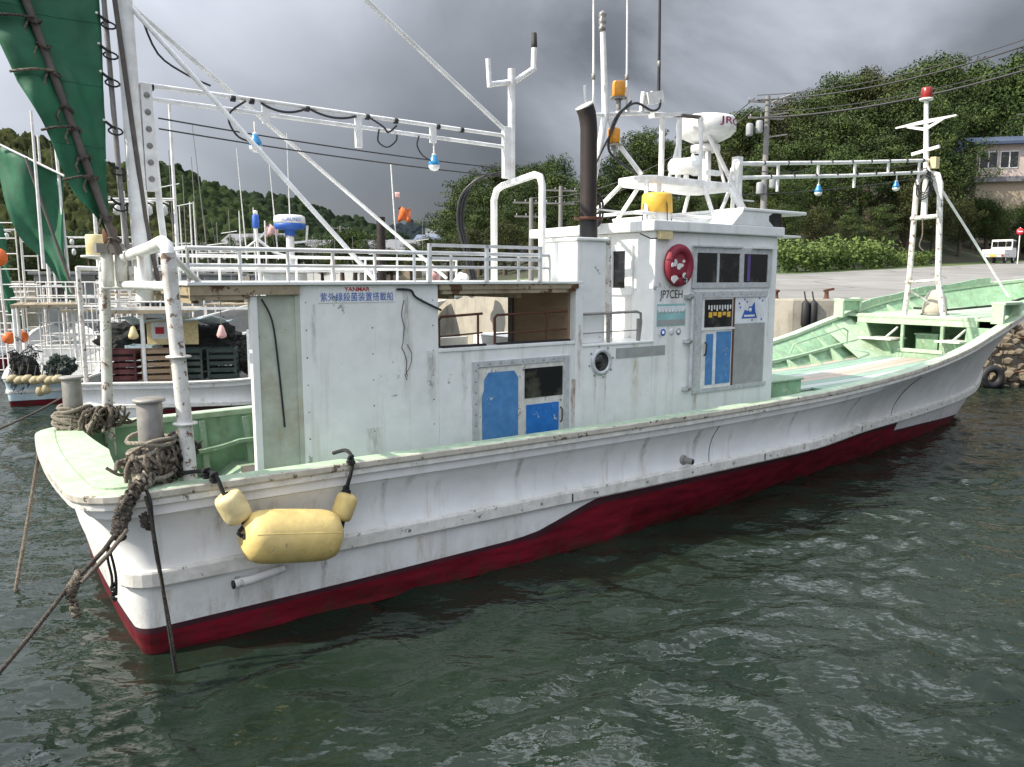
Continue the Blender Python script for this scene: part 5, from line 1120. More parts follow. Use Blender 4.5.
def sheet(name, y0f, y1f, rows, m, dz=0.0, x0=-120, x1=120):
    G = []
    for r in range(rows + 1):
        t = r / rows; G.append([(x, y0f(x) + (y1f(x) - y0f(x)) * t, ground_z(x, y0f(x) + (y1f(x) - y0f(x)) * t) + dz) for x in gx if x0 <= x <= x1])
    o = MB().grid(G, m, smooth=False).build(name); o['kind'] = 'structure'; return o
sheet('road', lambda x: quay_y(x) + 0.45, lambda x: hedge_y(x) - 1.3, 14, m_asph)
sheet('grass_verge', lambda x: hedge_y(x) - 1.3, lambda x: hedge_y(x) + 2, 4, m_grass)
sheet('hillside', lambda x: hedge_y(x) + 2, lambda x: hedge_y(x) + 120, 30, m_soil)
m_concdark = pmat('dark_weathered_concrete', (0.15, 0.14, 0.12), 0.9, dirt=(0.06, 0.055, 0.04), dirt_amt=0.8, dscale=0.7, bump=0.5, bscale=10)
def wall_grid(xs_): return [[(x, quay_y(x) - 0.02, -1.0) for x in xs_], [(x, quay_y(x), 2.20) for x in xs_], [(x, quay_y(x) + 0.02, 2.25) for x in xs_], [(x, quay_y(x) + 0.45, 2.25) for x in xs_], [(x, quay_y(x) + 0.46, 2.16) for x in xs_]]
one('quay_wall', MB().grid(wall_grid([x for x in gx if x >= -5]), m_conc, smooth=False), 'weathered concrete quay wall along the harbour edge behind the bow', 'wall')
one('quay_wall', MB().grid(wall_grid([x for x in gx if x <= -5]), m_concdark, smooth=False), 'dark quay wall of the far shore behind the moored boats', 'wall')
mb = MB()
for k in range(14):
    xa = 22 + 2.2 * k; ya = 34.5 + 1.15 * k; mb.grid([[(xa, ya, road_z(xa, ya) + 0.006), (xa + 2.2, ya + 1.15, road_z(xa + 2.2, ya + 1.15) + 0.006)], [(xa - 0.05, ya + 0.15, road_z(xa, ya + 0.15) + 0.006), (xa + 2.15, ya + 1.3, road_z(xa + 2.15, ya + 1.3) + 0.006)]], m_line, smooth=False)
o = mb.build('road_marking'); o['kind'] = 'structure'
# stone revetment blocks at the foot of the quay on the right
pr = random.Random(3); mb = MB()
for k in range(620):
    x = pr.uniform(11.0, 19); lvl = pr.random(); y = quay_y(x) - 0.05 - 0.45 * (1 - lvl) - pr.uniform(0, 0.12); z = 0.0 + 1.6 * lvl; r = pr.uniform(0.07, 0.17)
    bm_ = bmesh.new(); bmesh.ops.create_icosphere(bm_, subdivisions=1, radius=1.0)
    sc = Vector((r * pr.uniform(0.9, 1.5), r * 0.8, r * pr.uniform(0.6, 0.9))); off = Vector((pr.uniform(0, 99), 0, 0))
    vs_ = [Vector((x, y, z)) + Vector((c.co.x * sc.x, c.co.y * sc.y, c.co.z * sc.z)) * (1 + 0.35 * mnoise.noise(c.co * 1.6 + off)) for c in bm_.verts]
    fs_ = [tuple(q.index for q in f_.verts) for f_ in bm_.faces]; bm_.free(); mb.add(vs_, fs_, m_stone, False)
o = mb.build('revetment_stones', recalc=False); tag(o, 'brown stone revetment under the quay edge at the right', 'revetment', kind='stuff')
mb = MB(); p = Vector((13.1, 19.6, 0)); mb.tube([p + Vector((0, 0, -0.2)), p + Vector((0.03, 0, 1.7))], 0.025, m_rust, n=7); mb.tube([p + Vector((-0.25, 0.2, 0.42)), p + Vector((0.7, 0, 0.5))], 0.022, m_rust, n=6); mb.tube([p + Vector((-0.2, 0.2, 1.3)), p + Vector((0.7, 0, 1.2))], 0.022, m_rust, n=6); mb.tube([p + Vector((0.6, 0, -0.2)), p + Vector((0.62, 0, 1.7))], 0.025, m_rust, n=7)
one('rusty_ladder', mb, 'rusty iron ladder standing against the stone revetment at right', 'ladder')
t = thing('tyre_fender', 'black tyre fender hanging on the quay between bow and stones', 'tyre fender', at(992, 377, 19.9))
MB().tube([(0.22 * math.cos(a), 0, 0.22 * math.sin(a)) for a in np.linspace(0, 2 * math.pi, 21)[:-1]], 0.10, m_black, n=10, closed=True).build('tyre', t)
MB().tube([(0, 0, 0.2), (0, 0.3, 1.2)], 0.02, m_ropeblack, n=5).build('hanging_rope', t)
for k, (px, lab) in enumerate(((806, 'black rubber fender tube on the quay wall, left of its pair'), (814, 'black rubber fender tube on the quay wall, right of its pair'))):
    p = at(px, 300, quay_y(7.4) - 0.12); t = one('quay_fender', MB().lathe([(0.03, 0), (0.10, -0.08), (0.11, -0.65), (0.06, -0.74)], m_black, n=14).tube([(0, 0, -0.05), (0, 0.14, 0.22)], 0.02, m_ropeblack, n=5), lab, 'quay fender', 'fender tubes on the quay', loc=p)
p = at(826, 304, quay_y(8.3) + 0.3); mb = MB(); mb.lathe([(0.16, 0), (0.10, 0.05), (0.085, 0.28), (0.10, 0.31)], m_rust, n=14); mb.bar((-0.12, 0, 0.33), (0.30, 0, 0.42), 0.14, 0.10, m_rust)
one('mooring_bollard', mb, 'rusty iron mooring bollard on the quay edge behind the bow', 'bollard', loc=Vector((p.x, p.y, 2.25))).scale = (0.62, 0.62, 0.62)
p = at(776, 302, 21.3); one('mooring_bollard', MB().lathe([(0.14, 0), (0.09, 0.05), (0.08, 0.26), (0.15, 0.30), (0.14, 0.38), (0.03, 0.41)], m_rust, n=14), 'dark iron mooring bollard beside the wheelhouse front on the quay', 'bollard', loc=Vector((p.x, p.y, 2.25))).scale = (0.6, 0.6, 0.6)
mb = MB(); mb.tube(sag(bw(16.2, 1.0, 2.5), at(890, 300, 22.0), 0.05), 0.02, m_ropemid, n=5)
one('bow_rope', mb, 'grey mooring rope from the bow to the quay edge', 'rope')

# ================================================================== trees
def leaf_mat(name, a, b_):
    m, nt, b = new_mat(name); L = nt.links
    at_ = N(nt, 'ShaderNodeAttribute'); at_.attribute_name = 'tint'
    L.new(mixc(nt, at_.outputs['Fac'], a, b_), b.inputs['Base Color']); b.inputs['Roughness'].default_value = 0.7; b.inputs['Specular IOR Level'].default_value = 0.02 if 'hill' in name else 0.18
    return m
m_leafs = {'pine': leaf_mat('pine_needles', (0.011, 0.024, 0.007), (0.090, 0.128, 0.034)), 'broad': leaf_mat('broad_leaves', (0.011, 0.026, 0.008), (0.088, 0.130, 0.030)),
           'cedar': leaf_mat('cedar_needles', (0.012, 0.030, 0.012), (0.055, 0.095, 0.030)), 'hedge': leaf_mat('hedge_leaves', (0.05, 0.09, 0.022), (0.16, 0.22, 0.06)), 'autumn': leaf_mat('olive_leaves', (0.016, 0.022, 0.007), (0.085, 0.095, 0.028))}
m_leafs['hill'] = leaf_mat('hill_leaves', (0.008, 0.016, 0.006), (0.036, 0.052, 0.018))
m_bark = pmat('tree_bark', (0.10, 0.075, 0.055), 0.9, dirt=(0.04, 0.03, 0.025), dirt_amt=0.7, dscale=3, bump=0.8, bscale=9)
def leaves_mesh(name, clumps, per, size, mat, seed, flat=0.6, shell=0.55):
    r = np.random.default_rng(seed); V = []; T = []
    for (c, rad, tint) in clumps:
        n = int(per * (rad[0] * rad[1] * rad[2]) ** (2 / 3.0)); n = max(n, 14)
        d = r.normal(size=(n, 3)); d /= np.linalg.norm(d, axis=1)[:, None]; rr = shell + (1.08 - shell) * r.random(n) ** 0.7
        P = np.array(c) + d * rr[:, None] * np.array(rad)
        nrm = d * 0.7 + r.normal(size=(n, 3)) * 0.55 + np.array([0, 0, flat]); nrm /= np.linalg.norm(nrm, axis=1)[:, None]
        a = np.cross(nrm, r.normal(size=(n, 3))); a /= np.linalg.norm(a, axis=1)[:, None]; b_ = np.cross(nrm, a)
        s = size * r.uniform(0.55, 1.3, n)[:, None]; w = s * r.uniform(0.35, 0.7, n)[:, None]
        V.append(np.stack([P - a * s, P + b_ * w, P + a * s, P - b_ * w], 1)); T.append(np.clip(tint + r.normal(0, 0.17, n), 0, 1))
    V = np.concatenate(V); T = np.concatenate(T); n = len(V)
    me = bpy.data.meshes.new(name); me.vertices.add(n * 4); me.vertices.foreach_set('co', V.reshape(-1)); me.loops.add(n * 4); me.loops.foreach_set('vertex_index', np.arange(n * 4))
    me.polygons.add(n); me.polygons.foreach_set('loop_start', np.arange(0, n * 4, 4)); me.polygons.foreach_set('loop_total', np.full(n, 4)); me.update(calc_edges=True)
    at_ = me.attributes.new('tint', 'FLOAT', 'FACE'); at_.data.foreach_set('value', T.astype(np.float32)); me.materials.append(mat); return me
def tree_variant(kind, seed, H):
    r = random.Random(seed); cl = []; mb = MB(); lean = (r.uniform(-0.05, 0.05), r.uniform(-0.05, 0.05))
    P = lambda z: Vector((lean[0] * z + 0.12 * math.sin(z * 0.7 + seed), lean[1] * z + 0.1 * math.sin(z * 0.9 + 2 * seed), z))
    R0 = 0.035 * H; top = H * 0.94
    mb.tube([P(-0.8), P(0.1 * H), P(0.3 * H), P(0.55 * H), P(0.8 * H), P(top)], [R0 * 1.25, R0, R0 * 0.85, R0 * 0.6, R0 * 0.35, R0 * 0.1], m_bark, n=8)
    nb = {'pine': 22, 'broad': 26, 'cedar': 34}[kind]
    for k in range(nb):
        t = (k + r.random() * 0.8) / nb
        if kind == 'pine': z = H * (0.34 + 0.62 * t); reach = H * 0.36 * (1 - 0.72 * t ** 1.6) * r.uniform(0.55, 1.1)
        elif kind == 'broad': z = H * (0.26 + 0.66 * t); reach = H * 0.36 * math.sin(math.pi * min(1, 0.22 + 0.75 * t)) * r.uniform(0.6, 1.1)
        else: z = H * (0.16 + 0.80 * t); reach = H * 0.22 * (1 - t) ** 0.8 * r.uniform(0.75, 1.15) + 0.15
        az = k * 2.4 + r.uniform(-0.5, 0.5); b0 = P(z * 0.94); tip = P(z) + Vector((math.cos(az) * reach, math.sin(az) * reach, reach * (0.18 if kind == 'pine' else 0.35 if kind == 'broad' else -0.15)))
        mid = b0.lerp(tip, 0.5) + Vector((0, 0, -0.04 * reach if kind == 'cedar' else 0.06 * reach))
        mb.tube([b0, mid, tip], [R0 * 0.32 * (1 - 0.6 * t), R0 * 0.2 * (1 - 0.6 * t), R0 * 0.07], m_bark, n=5)
        tb_ = r.uniform(0.22, 0.72)
        for q in range(3 if kind != 'cedar' else 2):
            f_ = 1.0 - 0.32 * q; c = b0.lerp(tip, f_) + Vector((r.uniform(-.3, .3), r.uniform(-.3, .3), r.uniform(-.05, .25))) * (H / 9)
            s = (H / 9) * r.uniform(0.62, 1.12)
            rad = (s * 1.05, s * 1.05, s * 0.40) if kind == 'pine' else (s * 0.95, s * 0.95, s * 0.72) if kind == 'broad' else (s * 0.62, s * 0.62, s * 0.50)
            cl.append((tuple(c), rad, min(1, max(0, tb_ + r.uniform(-0.12, 0.12)))))
    cl.append((tuple(P(H * 0.97)), (H * 0.06, H * 0.06, H * 0.06), 0.5))
    per = {'pine': 420, 'broad': 280, 'cedar': 300}[kind]; size = {'pine': 0.090, 'broad': 0.100, 'cedar': 0.085}[kind] * (H / 9) ** 0.5
    me = leaves_mesh(kind + '_crown', cl, per, size, m_leafs[kind], seed, flat=0.75 if kind == 'pine' else 0.45)
    o = mb.build('trunk'); tm = o.data; bpy.data.objects.remove(o); return me, tm
VAR = {k: [tree_variant(k, 10 * i + j * 3 + 1, 9.0) for j in range(3)] for i, k in enumerate(('pine', 'broad', 'cedar'))}
olive = [v[0].copy() for v in VAR['broad']]
for m_ in olive: m_.materials.clear(); m_.materials.append(m_leafs['autumn'])
NAMES = {'pine': 'pine_tree', 'broad': 'broadleaf_tree', 'cedar': 'cedar_tree', 'olive': 'broadleaf_tree'}
def tree(kind, var, x, y, h, rz, label, w=1.0, group='trees on the wooded slope behind the quay'):
    cm, tm = VAR['broad' if kind == 'olive' else kind][var % 3]
    if kind == 'olive': cm = olive[var % 3]
    t = thing(NAMES[kind], label, 'tree', (x, y, ground_z(x, y) - 0.1), rz, group); s = h / 9.0; t.scale = (s * w, s * w, s)
    a = bpy.data.objects.new('crown', cm); C.objects.link(a); a.parent = t
    b_ = bpy.data.objects.new('trunk', tm); C.objects.link(b_); b_.parent = t; return t
# skyline of the wood in the photograph: rows of trees climbing the slope
SK = [(430, 226), (450, 196), (475, 172), (500, 162), (530, 156), (560, 152), (590, 172), (612, 150), (635, 134), (665, 140), (700, 138), (738, 112), (770, 104), (800, 92), (830, 72), (868, 64), (900, 58), (935, 52), (962, 62), (985, 58), (1005, 46), (1040, 40), (1100, 40)]
def skyline(px): return float(np.interp(px, [q[0] for q in SK], [q[1] for q in SK]))
LAB = {'pine': 'pine with flat layered boughs', 'broad': 'dense broadleaf tree', 'cedar': 'dark narrow cedar', 'olive': 'olive-brown broadleaf tree'}
pr = random.Random(19); ntree = 0
def wood_tree(px, Y, kind, topy=None, hmin=5.5, hmax=22, lab=''):
    x = (px - 512) / F * Y; y = Y; gz = ground_z(x, y)
    if topy is not None and at(px, topy, Y).z - gz < 3.2: return None
    hmin = 3.2
    h = pr.uniform(8, 11) if topy is None else max(hmin, min(hmax, at(px, topy, Y).z - gz))
    return tree(kind, pr.randrange(3), x, y, h, pr.uniform(0, 6.28), lab, w=pr.uniform(0.85, 1.15) if h < 11 else 0.85)
rows = []
def hedge_depth(px):
    for Y in np.arange(30, 120, 0.5):
        if Y > hedge_y((px - 512) / F * Y) + 2: return Y
    return 60
for ri, (dY, step, over) in enumerate(((4, 30, 0.30), (10, 33, 0.56), (17, 34, 0.80), (26, 33, 1.0), (36, 40, 1.0))):
    px = 440 + ri * 9
    while px < 1075:
        hd = hedge_depth(px); Y = hd + dY + pr.uniform(-2, 2); sk = skyline(px)
        x = (px - 512) / F * Y; base_y = 278 - (ground_z(x, Y) - CAM_H) / Y * F
        if over < 1: top = 250 + (sk - 250) * (over + pr.uniform(-0.07, 0.07))
        else: top = sk + pr.uniform(-3, 9)
        kind = pr.choice(('pine', 'pine', 'pine', 'broad', 'olive') if px < 930 else ('broad', 'broad', 'cedar', 'pine')) if ri >= 1 else pr.choice(('olive', 'broad', 'broad', 'pine'))
        if 560 < px < 615 and ri >= 2: kind = 'cedar'
        if 470 < px < 560 and ri >= 2: kind = pr.choice(('broad', 'pine'))
        if 945 < px < 1060 and ri < 2: top = max(top, 196); 
        where = ('behind the forked post' if px < 560 else 'behind the exhaust pipe' if px < 640 else 'behind the radar' if px < 730 else 'left of the bow mast' if px < 860 else 'behind the bow mast' if px < 950 else 'around the pink house')
        dep = ('by the verge', 'in the second row', 'amid the wood', 'along the skyline', 'behind the skyline')[ri]
        wood_tree(px, Y, kind, top, hmin=4.0 if ri == 0 else 6.0, lab=f"{LAB[kind]} {dep} {where}"); ntree += 1
        px += step * pr.uniform(0.8, 1.2)
for k, (px, Y, top, kd) in enumerate(((604, 62, 158, 'cedar'), (618, 63, 146, 'cedar'), (630, 64, 150, 'cedar'), (645, 62, 128, 'pine'), (664, 60, 140, 'pine'), (682, 63, 132, 'pine'), (702, 64, 124, 'pine'), (722, 66, 116, 'pine'), (742, 68, 108, 'pine'), (590, 60, 172, 'broad'), (1016, 84, 50, 'cedar'), (1002, 86, 56, 'broad'), (1030, 84, 46, 'broad'), (975, 88, 66, 'broad'))):
    wood_tree(px, Y, kd, top, lab=f'{LAB[kd]} ' + ['just right of the exhaust pipe', 'under the lower amber beacon', 'between the beacon and the aerial frame', 'left of the aerial frame, flat-topped', 'behind the aerial frame', 'just left of the radome', 'behind the radome', 'right of the radome', 'at the tall utility pole', 'behind the exhaust pipe', 'towering over the pink house', 'above the roof end of the pink house', 'at the right edge above the pink house', 'left of the pink house on the skyline'][k])
for px, Y, top in ((966, 69, 196), (988, 70, 205), (1012, 70, 203), (1036, 69, 198)):
    wood_tree(px, Y, 'broad', top, lab=f'rounded broadleaf tree in front of the pink house, {["leftmost", "second from left", "third from left", "rightmost"][[966, 988, 1012, 1036].index(px)]}')
# trees and scrub along the far shore at the left
for k in range(26):
    px = -10 + 17.5 * k + pr.uniform(-4, 4)
    if px > 436: break
    Y = 74 + pr.uniform(0, 8); x = (px - 512) / F * Y; h = pr.uniform(3.6, 6.0)
    tree(pr.choice(('broad', 'cedar', 'broad', 'pine')), pr.randrange(3), x, Y, h, pr.uniform(0, 6.28), 'tree in the far shore row, ' + ('behind the rear green sail' if px < 90 else 'behind the mizzen mast' if px < 180 else 'behind the roof rail left of the radar' if px < 280 else 'behind the roof rail under the struts' if px < 380 else 'near the small flags'), w=1.25, group='trees along the far shore')
# hedge of shrubs along the verge
def shrub_mesh(seed, n=16):
    r = random.Random(seed); cl = []
    for k in range(n): cl.append(((r.uniform(-1.0, 1.0), r.uniform(-0.5, 0.5), r.uniform(0.25, 1.15)), (0.45, 0.4, 0.38), r.uniform(0.3, 0.8)))
    return leaves_mesh('shrub', cl, 330, 0.085, m_leafs['hedge'], seed, flat=0.5)
SH = [shrub_mesh(k) for k in (1, 2, 3)]
for k in range(16):
    px = 782 + 9.2 * k; Y = hedge_depth(px) - 2.2 + 0.2 * (k % 2); x = (px - 512) / F * Y
    o = bpy.data.objects.new('hedge_shrub', SH[k % 3]); C.objects.link(o); o.location = (x, Y, ground_z(x, Y) - 0.1); o.rotation_euler = (0, 0, 0.6 + 3.14 * (k % 2)); sz = 1.35 if k < 11 else 0.85; o.scale = (sz * 0.8, sz, sz * pr.uniform(0.85, 1.1))
    side = 'beside the wheelhouse' if k < 4 else 'midway along the hedge' if k < 9 else 'near the bow mast' if k < 13 else 'small, past the bow mast'
    tag(o, f'bright green leafy shrub in the roadside hedge, {side}', 'shrub', 'hedge shrubs along the road')

# ================================================================== far wooded hills on the left
def hill(name, ridge, D0, D1, label, cell, mat, seed, base=1.5):
    r = np.random.default_rng(seed); V = []; T = []; cores = MB(); q = random.Random(seed)
    xs_ = [p[0] for p in ridge]; px0, px1 = xs_[0], xs_[-1]
    rows_ = int((D1 - D0) / cell)
    cl = []
    for i in range(rows_ + 1):
        t = i / rows_; D = D0 + (D1 - D0) * t; step = cell * F / D; px = px0
        while px <= px1:
            pxx = px + q.uniform(-0.4, 0.4) * step; ry = np.interp(pxx, xs_, [p[1] for p in ridge]); zr = CAM_H + (278 - ry) / F * D1
            z = base + (zr - base) * (t ** 0.9) - 1.0; x = (pxx - 512) / F * D; s = cell * q.uniform(0.55, 0.95)
            cl.append(((x, D + q.uniform(-0.4, 0.4) * cell, z + s * 0.2 * q.uniform(-1, 2.2)), (s, s, s * q.uniform(0.8, 1.35)), q.uniform(0.15, 0.8))); px += step
    me = leaves_mesh(name, cl, 46 * (4.2 / cell) ** 2, cell * 0.085, mat, seed, flat=0.5, shell=0.8)
    o = bpy.data.objects.new(name, me); C.objects.link(o); tag(o, label, 'wooded hill', kind='stuff')
    G = []
    for i in range(12):
        t = i / 11; D = D0 + (D1 - D0) * t
        G.append([((p - 512) / F * D, D, base + (CAM_H + (278 - np.interp(p, xs_, [a[1] for a in ridge])) / F * D1 - base) * t ** 0.9 - 2.0) for p in np.linspace(px0, px1, 40)])
    g = MB().grid(G, m_soil).build('hill_ground'); g['kind'] = 'structure'
def canopy_hill(ridge, D0, D1, label, mat, seed, base=1.5, R=1.7, step=0.55, rough=1.0):
    r = np.random.default_rng(seed); px = np.array([p[0] for p in ridge]); py = np.array([p[1] for p in ridge])
    w = (px[-1] - px[0]) / F * D1; nx_, ny_ = int(w / step), int((D1 - D0) / (step * 1.6)); P = np.linspace(px[0], px[-1], nx_); T = np.linspace(0, 1, ny_)
    PX, TT = np.meshgrid(P, T); D = D0 + (D1 - D0) * TT; zr = CAM_H + (278 - np.interp(PX, px, py)) / F * D1 - R * 0.9
    Zh = base + (zr - base) * TT ** 0.85; Xh = (PX - 512) / F * D
    nc = int(w * (D1 - D0) / (R * R * 1.5)); ci = r.random((nc, 2)); cx_ = (px[0] + (px[-1] - px[0]) * ci[:, 0] - 512) / F * (D0 + (D1 - D0) * ci[:, 1]); cy_ = D0 + (D1 - D0) * ci[:, 1]; cr = R * r.uniform(0.6, 1.3, nc); chh = r.uniform(0.8, 1.9, nc); ct = r.random(nc)
    B = np.full(PX.shape, -0.5); TI = np.full(PX.shape, 0.3)
    for i in range(nc):
        m_ = (np.abs(Xh - cx_[i]) < cr[i]) & (np.abs(D - cy_[i]) < cr[i])
        if not m_.any(): continue
        d2 = ((Xh[m_] - cx_[i]) ** 2 + (D[m_] - cy_[i]) ** 2) / cr[i] ** 2; hgt_ = np.where(d2 < 1, np.sqrt(np.clip(1 - d2, 0, 1)) * cr[i] * chh[i] * 0.8, -0.5)
        b_ = B[m_]; t_ = TI[m_]; up = hgt_ > b_; b_[up] = hgt_[up]; t_[up] = ct[i]; B[m_] = b_; TI[m_] = t_
    Zt = Zh + B * rough + r.normal(0, 0.28, PX.shape); Xh = Xh + r.normal(0, 0.22, PX.shape); Dj = D + r.normal(0, 0.3, PX.shape)
    v = np.stack([Xh, Dj, Zt], -1).reshape(-1, 3); idx = np.arange(nx_ * ny_).reshape(ny_, nx_); f_ = np.stack([idx[:-1, :-1], idx[:-1, 1:], idx[1:, 1:], idx[1:, :-1]], -1).reshape(-1, 4)
    me = bpy.data.meshes.new('wooded_hill'); me.vertices.add(len(v)); me.vertices.foreach_set('co', v.ravel()); me.loops.add(f_.size); me.loops.foreach_set('vertex_index', f_.ravel()); me.polygons.add(len(f_)); me.polygons.foreach_set('loop_start', np.arange(0, f_.size, 4)); me.polygons.foreach_set('loop_total', np.full(len(f_), 4)); me.update(calc_edges=True)
    a_ = me.attributes.new('tint', 'FLOAT', 'POINT'); a_.data.foreach_set('value', np.clip(TI.ravel() * 0.7 + 0.15 + r.normal(0, 0.12, TI.size), 0, 1).astype(np.float32)); me.materials.append(mat)
    o = bpy.data.objects.new('wooded_hill', me); C.objects.link(o); tag(o, label, 'wooded hill', kind='stuff')
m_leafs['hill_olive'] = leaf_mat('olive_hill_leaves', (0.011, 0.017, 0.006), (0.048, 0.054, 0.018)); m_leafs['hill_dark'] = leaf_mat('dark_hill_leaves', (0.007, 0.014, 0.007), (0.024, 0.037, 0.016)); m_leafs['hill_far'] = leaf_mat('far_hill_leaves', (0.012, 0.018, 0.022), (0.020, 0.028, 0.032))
canopy_hill([(-90, 122), (0, 131), (30, 138), (60, 145), (100, 158), (130, 172), (160, 192), (200, 222), (235, 252), (260, 270)], 150, 230, 'olive green wooded hill at the left edge behind the sails', m_leafs['hill_olive'], 5)
canopy_hill([(60, 215), (90, 188), (120, 170), (145, 164), (165, 164), (185, 170), (205, 179), (235, 191), (262, 206), (300, 228), (340, 252), (370, 270)], 240, 330, 'rounded green wooded hill behind the mizzen mast', m_leafs['hill'], 6, R=2.1, step=0.7)
canopy_hill([(170, 230), (200, 207), (235, 196), (262, 195), (300, 200), (330, 211), (360, 220), (400, 233), (440, 250), (480, 264)], 340, 440, 'dark wooded ridge descending behind the radar boat', m_leafs['hill_dark'], 7, R=2.6, step=0.85)
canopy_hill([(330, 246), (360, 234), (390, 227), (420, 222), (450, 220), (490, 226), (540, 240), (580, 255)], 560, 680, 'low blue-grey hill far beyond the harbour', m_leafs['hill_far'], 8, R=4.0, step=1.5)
# ================================================================== other boats
def small_boat(name, label, loc, rotz, S, m_hull, rig='lamps', sail=False, cabin=True, cx=0.0, seed=1, group=None):
    q = random.Random(seed); t = thing(name, label, 'fishing boat', loc, rotz, group); sx_, sy_, sz_ = S; s = sx_
    build_hull({'red': m_red, 'maroon': m_maroon, 'white': m_hull}, S, parent=t)
    sweep_ring(RG, [(0.04, 0.0), (0.046, 0.05), (-0.12, 0.06), (-0.13, 0.0)], [m_strake, m_rail, m_rail, m_strake], S, 'cap_rail', t)
    sweep_ring(RK, [(0.0, 0.0), (0.04, -0.02), (0.04, -0.115), (-0.01, -0.134)], [m_strake] * 4, S, 'rubbing_strake', t)
    build_inside(m_greypanel, m_greypanel, S, t)
    P = lambda x, y, z: (x * s, y * sy_, z)
    if cabin:
        cab = MB().box(P(5.4 + cx, -1.0, 0.8), P(7.4 + cx, 1.0, 2.9), m_house).build('wheelhouse', t, bevel=0.02)
        MB().box(P(5.2 + cx, -1.12, 2.9), P(7.9 + cx, 1.12, 3.0), m_house).build('roof', cab, bevel=0.02)
        for a, b in ((5.7, 6.2), (6.35, 7.0)):
            MB().box(P(a + cx, -1.0, 2.1), P(b + cx, -1.02, 2.7), m_glass).build('window', cab)
        MB().box(P(5.385 + cx, -0.6, 2.0), P(5.395 + cx, 0.5, 2.7), m_glass).build('window', cab)
    if rig:
        for y in (-1.35, 1.35): MB().tube([P(0.4, y, 0.7), P(0.4, y, 3.0)], 0.045, m_rustpipe, n=8).build('gantry_post', t)
        MB().tube([P(0.4, -1.38, 2.98), P(0.4, 1.38, 2.98)], 0.045, m_rail, n=8).build('gantry_beam', t)
    mb = MB()
    for z in (2.35, 2.6): mb.tube([P(1.2, -1.2, z), P(5.2, -1.2, z)], 0.018, m_rail, n=5); mb.tube([P(1.2, 1.2, z), P(5.2, 1.2, z)], 0.018, m_rail, n=5); mb.tube([P(1.2, -1.2, z), P(1.2, 1.2, z)], 0.018, m_rail, n=5)
    for k in range(9): mb.tube([P(1.2 + 0.5 * k, -1.2, 2.2), P(1.2 + 0.5 * k, -1.2, 2.6)], 0.014, m_rail, n=5)
    mb.box(P(1.15, -1.25, 2.13), P(5.3, 1.25, 2.2), m_soffit)
    for x in (1.25, 3.2): mb.tube([P(x, -1.15, 0.7), P(x, -1.15, 2.13)], 0.04, m_rail, n=6); mb.tube([P(x, 1.15, 0.7), P(x, 1.15, 2.13)], 0.04, m_rail, n=6)
    mb.build('upper_deck_rail', t)
    MB().tube([P(4.6, 0, 2.2), P(4.6, 0, 6.2)], [0.045, 0.025], m_rail, n=8).build('mast', t)
    mb = MB()
    for y in (-0.5, 0.5): mb.tube([P(0.5, y, 4.3), P(4.6, y * 0.2, 4.35)], 0.022, m_rail, n=6)
    for k in range(5): mb.lathe([(0.02, 0), (0.07, -0.05), (0.08, -0.17), (0.03, -0.22)], m_alu, P(0.8 + 0.8 * k, 0.0, 4.25), n=10); mb.tube([P(0.8 + 0.8 * k, -0.5, 4.3), P(0.8 + 0.8 * k, 0.5, 4.3)], 0.015, m_rail, n=5)
    if rig: mb.build('lamp_rig', t)
    MB().tube([P(0.45, 0, 3.0), P(0.4, 0, 6.4)], [0.04, 0.025], m_rail, n=8).build('mizzen_mast', t)
    for k in range(2): MB().tube([P(5.5 + 0.9 * k, 0.4 * (-1) ** k, 3.0), P(5.5 + 0.5 * k - 0.1, 0.4 * (-1) ** k, 3.0 + q.uniform(1.8, 3.6))], [0.012, 0.006], m_greypole, n=5).build('whip_aerial', t)
    if sail:
        G = []
        for i in range(30):
            z = 2.3 + 4.4 * i / 29; row = []
            for j in range(14):
                u = j / 13; w = 0.2 + 0.33 * (z - 2.3); x = -0.05 - w * (1 - u) * 0.9
                row.append(P(x / s * 1.0, 0.06 * math.sin(3 * z + 5 * u) + 0.1 * math.sin(6 * u), z))
            G.append(row)
        MB().grid(G, m_sail).build('spanker_sail', t, solid=0.006)
        MB().tube([P(0.1 / s, -0.08, 2.2), P(-1.2 / s, -0.12, 6.6)], 0.03, m_pole, n=6).build('boom', t)
    return t
nb = small_boat('fishing_boat', 'white fishing boat moored behind the near stern with radar and railed upper deck', (-8.35, 15.6, 0), R_(10), (0.36, 0.80, 0.66), m_white, cx=4.0, seed=3)
s_ = 0.66
# radar mast of the neighbour
rp = at(291, 262, 17.6) - Vector((-8.35, 15.6, 0)); rp = Matrix.Rotation(-R_(10), 3, 'Z') @ rp
rm = MB().tube([(rp.x, rp.y, 1.8), (rp.x, rp.y, rp.z + 0.55)], 0.09, m_rail, n=10).tube([(rp.x - 0.7, rp.y, rp.z + 0.5), (rp.x - 0.35, rp.y, rp.z + 0.2), (rp.x, rp.y, rp.z + 0.1)], 0.035, m_rail, n=7).tube([(rp.x, rp.y, rp.z + 0.42), (rp.x + 0.35, rp.y, rp.z + 0.45), (rp.x + 0.38, rp.y, rp.z + 0.8)], 0.03, m_rail, n=7).build('radar_post', nb)
zz = rp.z + 0.72
rr = MB().lathe([(0.10, zz - 0.14), (0.12, zz - 0.02), (0.31, zz), (0.34, zz + 0.06), (0.34, zz + 0.12)], m_textblue, (rp.x, rp.y, 0), n=28).lathe([(0.34, zz + 0.121), (0.345, zz + 0.18), (0.33, zz + 0.27), (0.27, zz + 0.30), (0.05, zz + 0.31)], m_whiteplastic, (rp.x, rp.y, 0), n=28).build('radome', rm)
A0 = R_(-112)
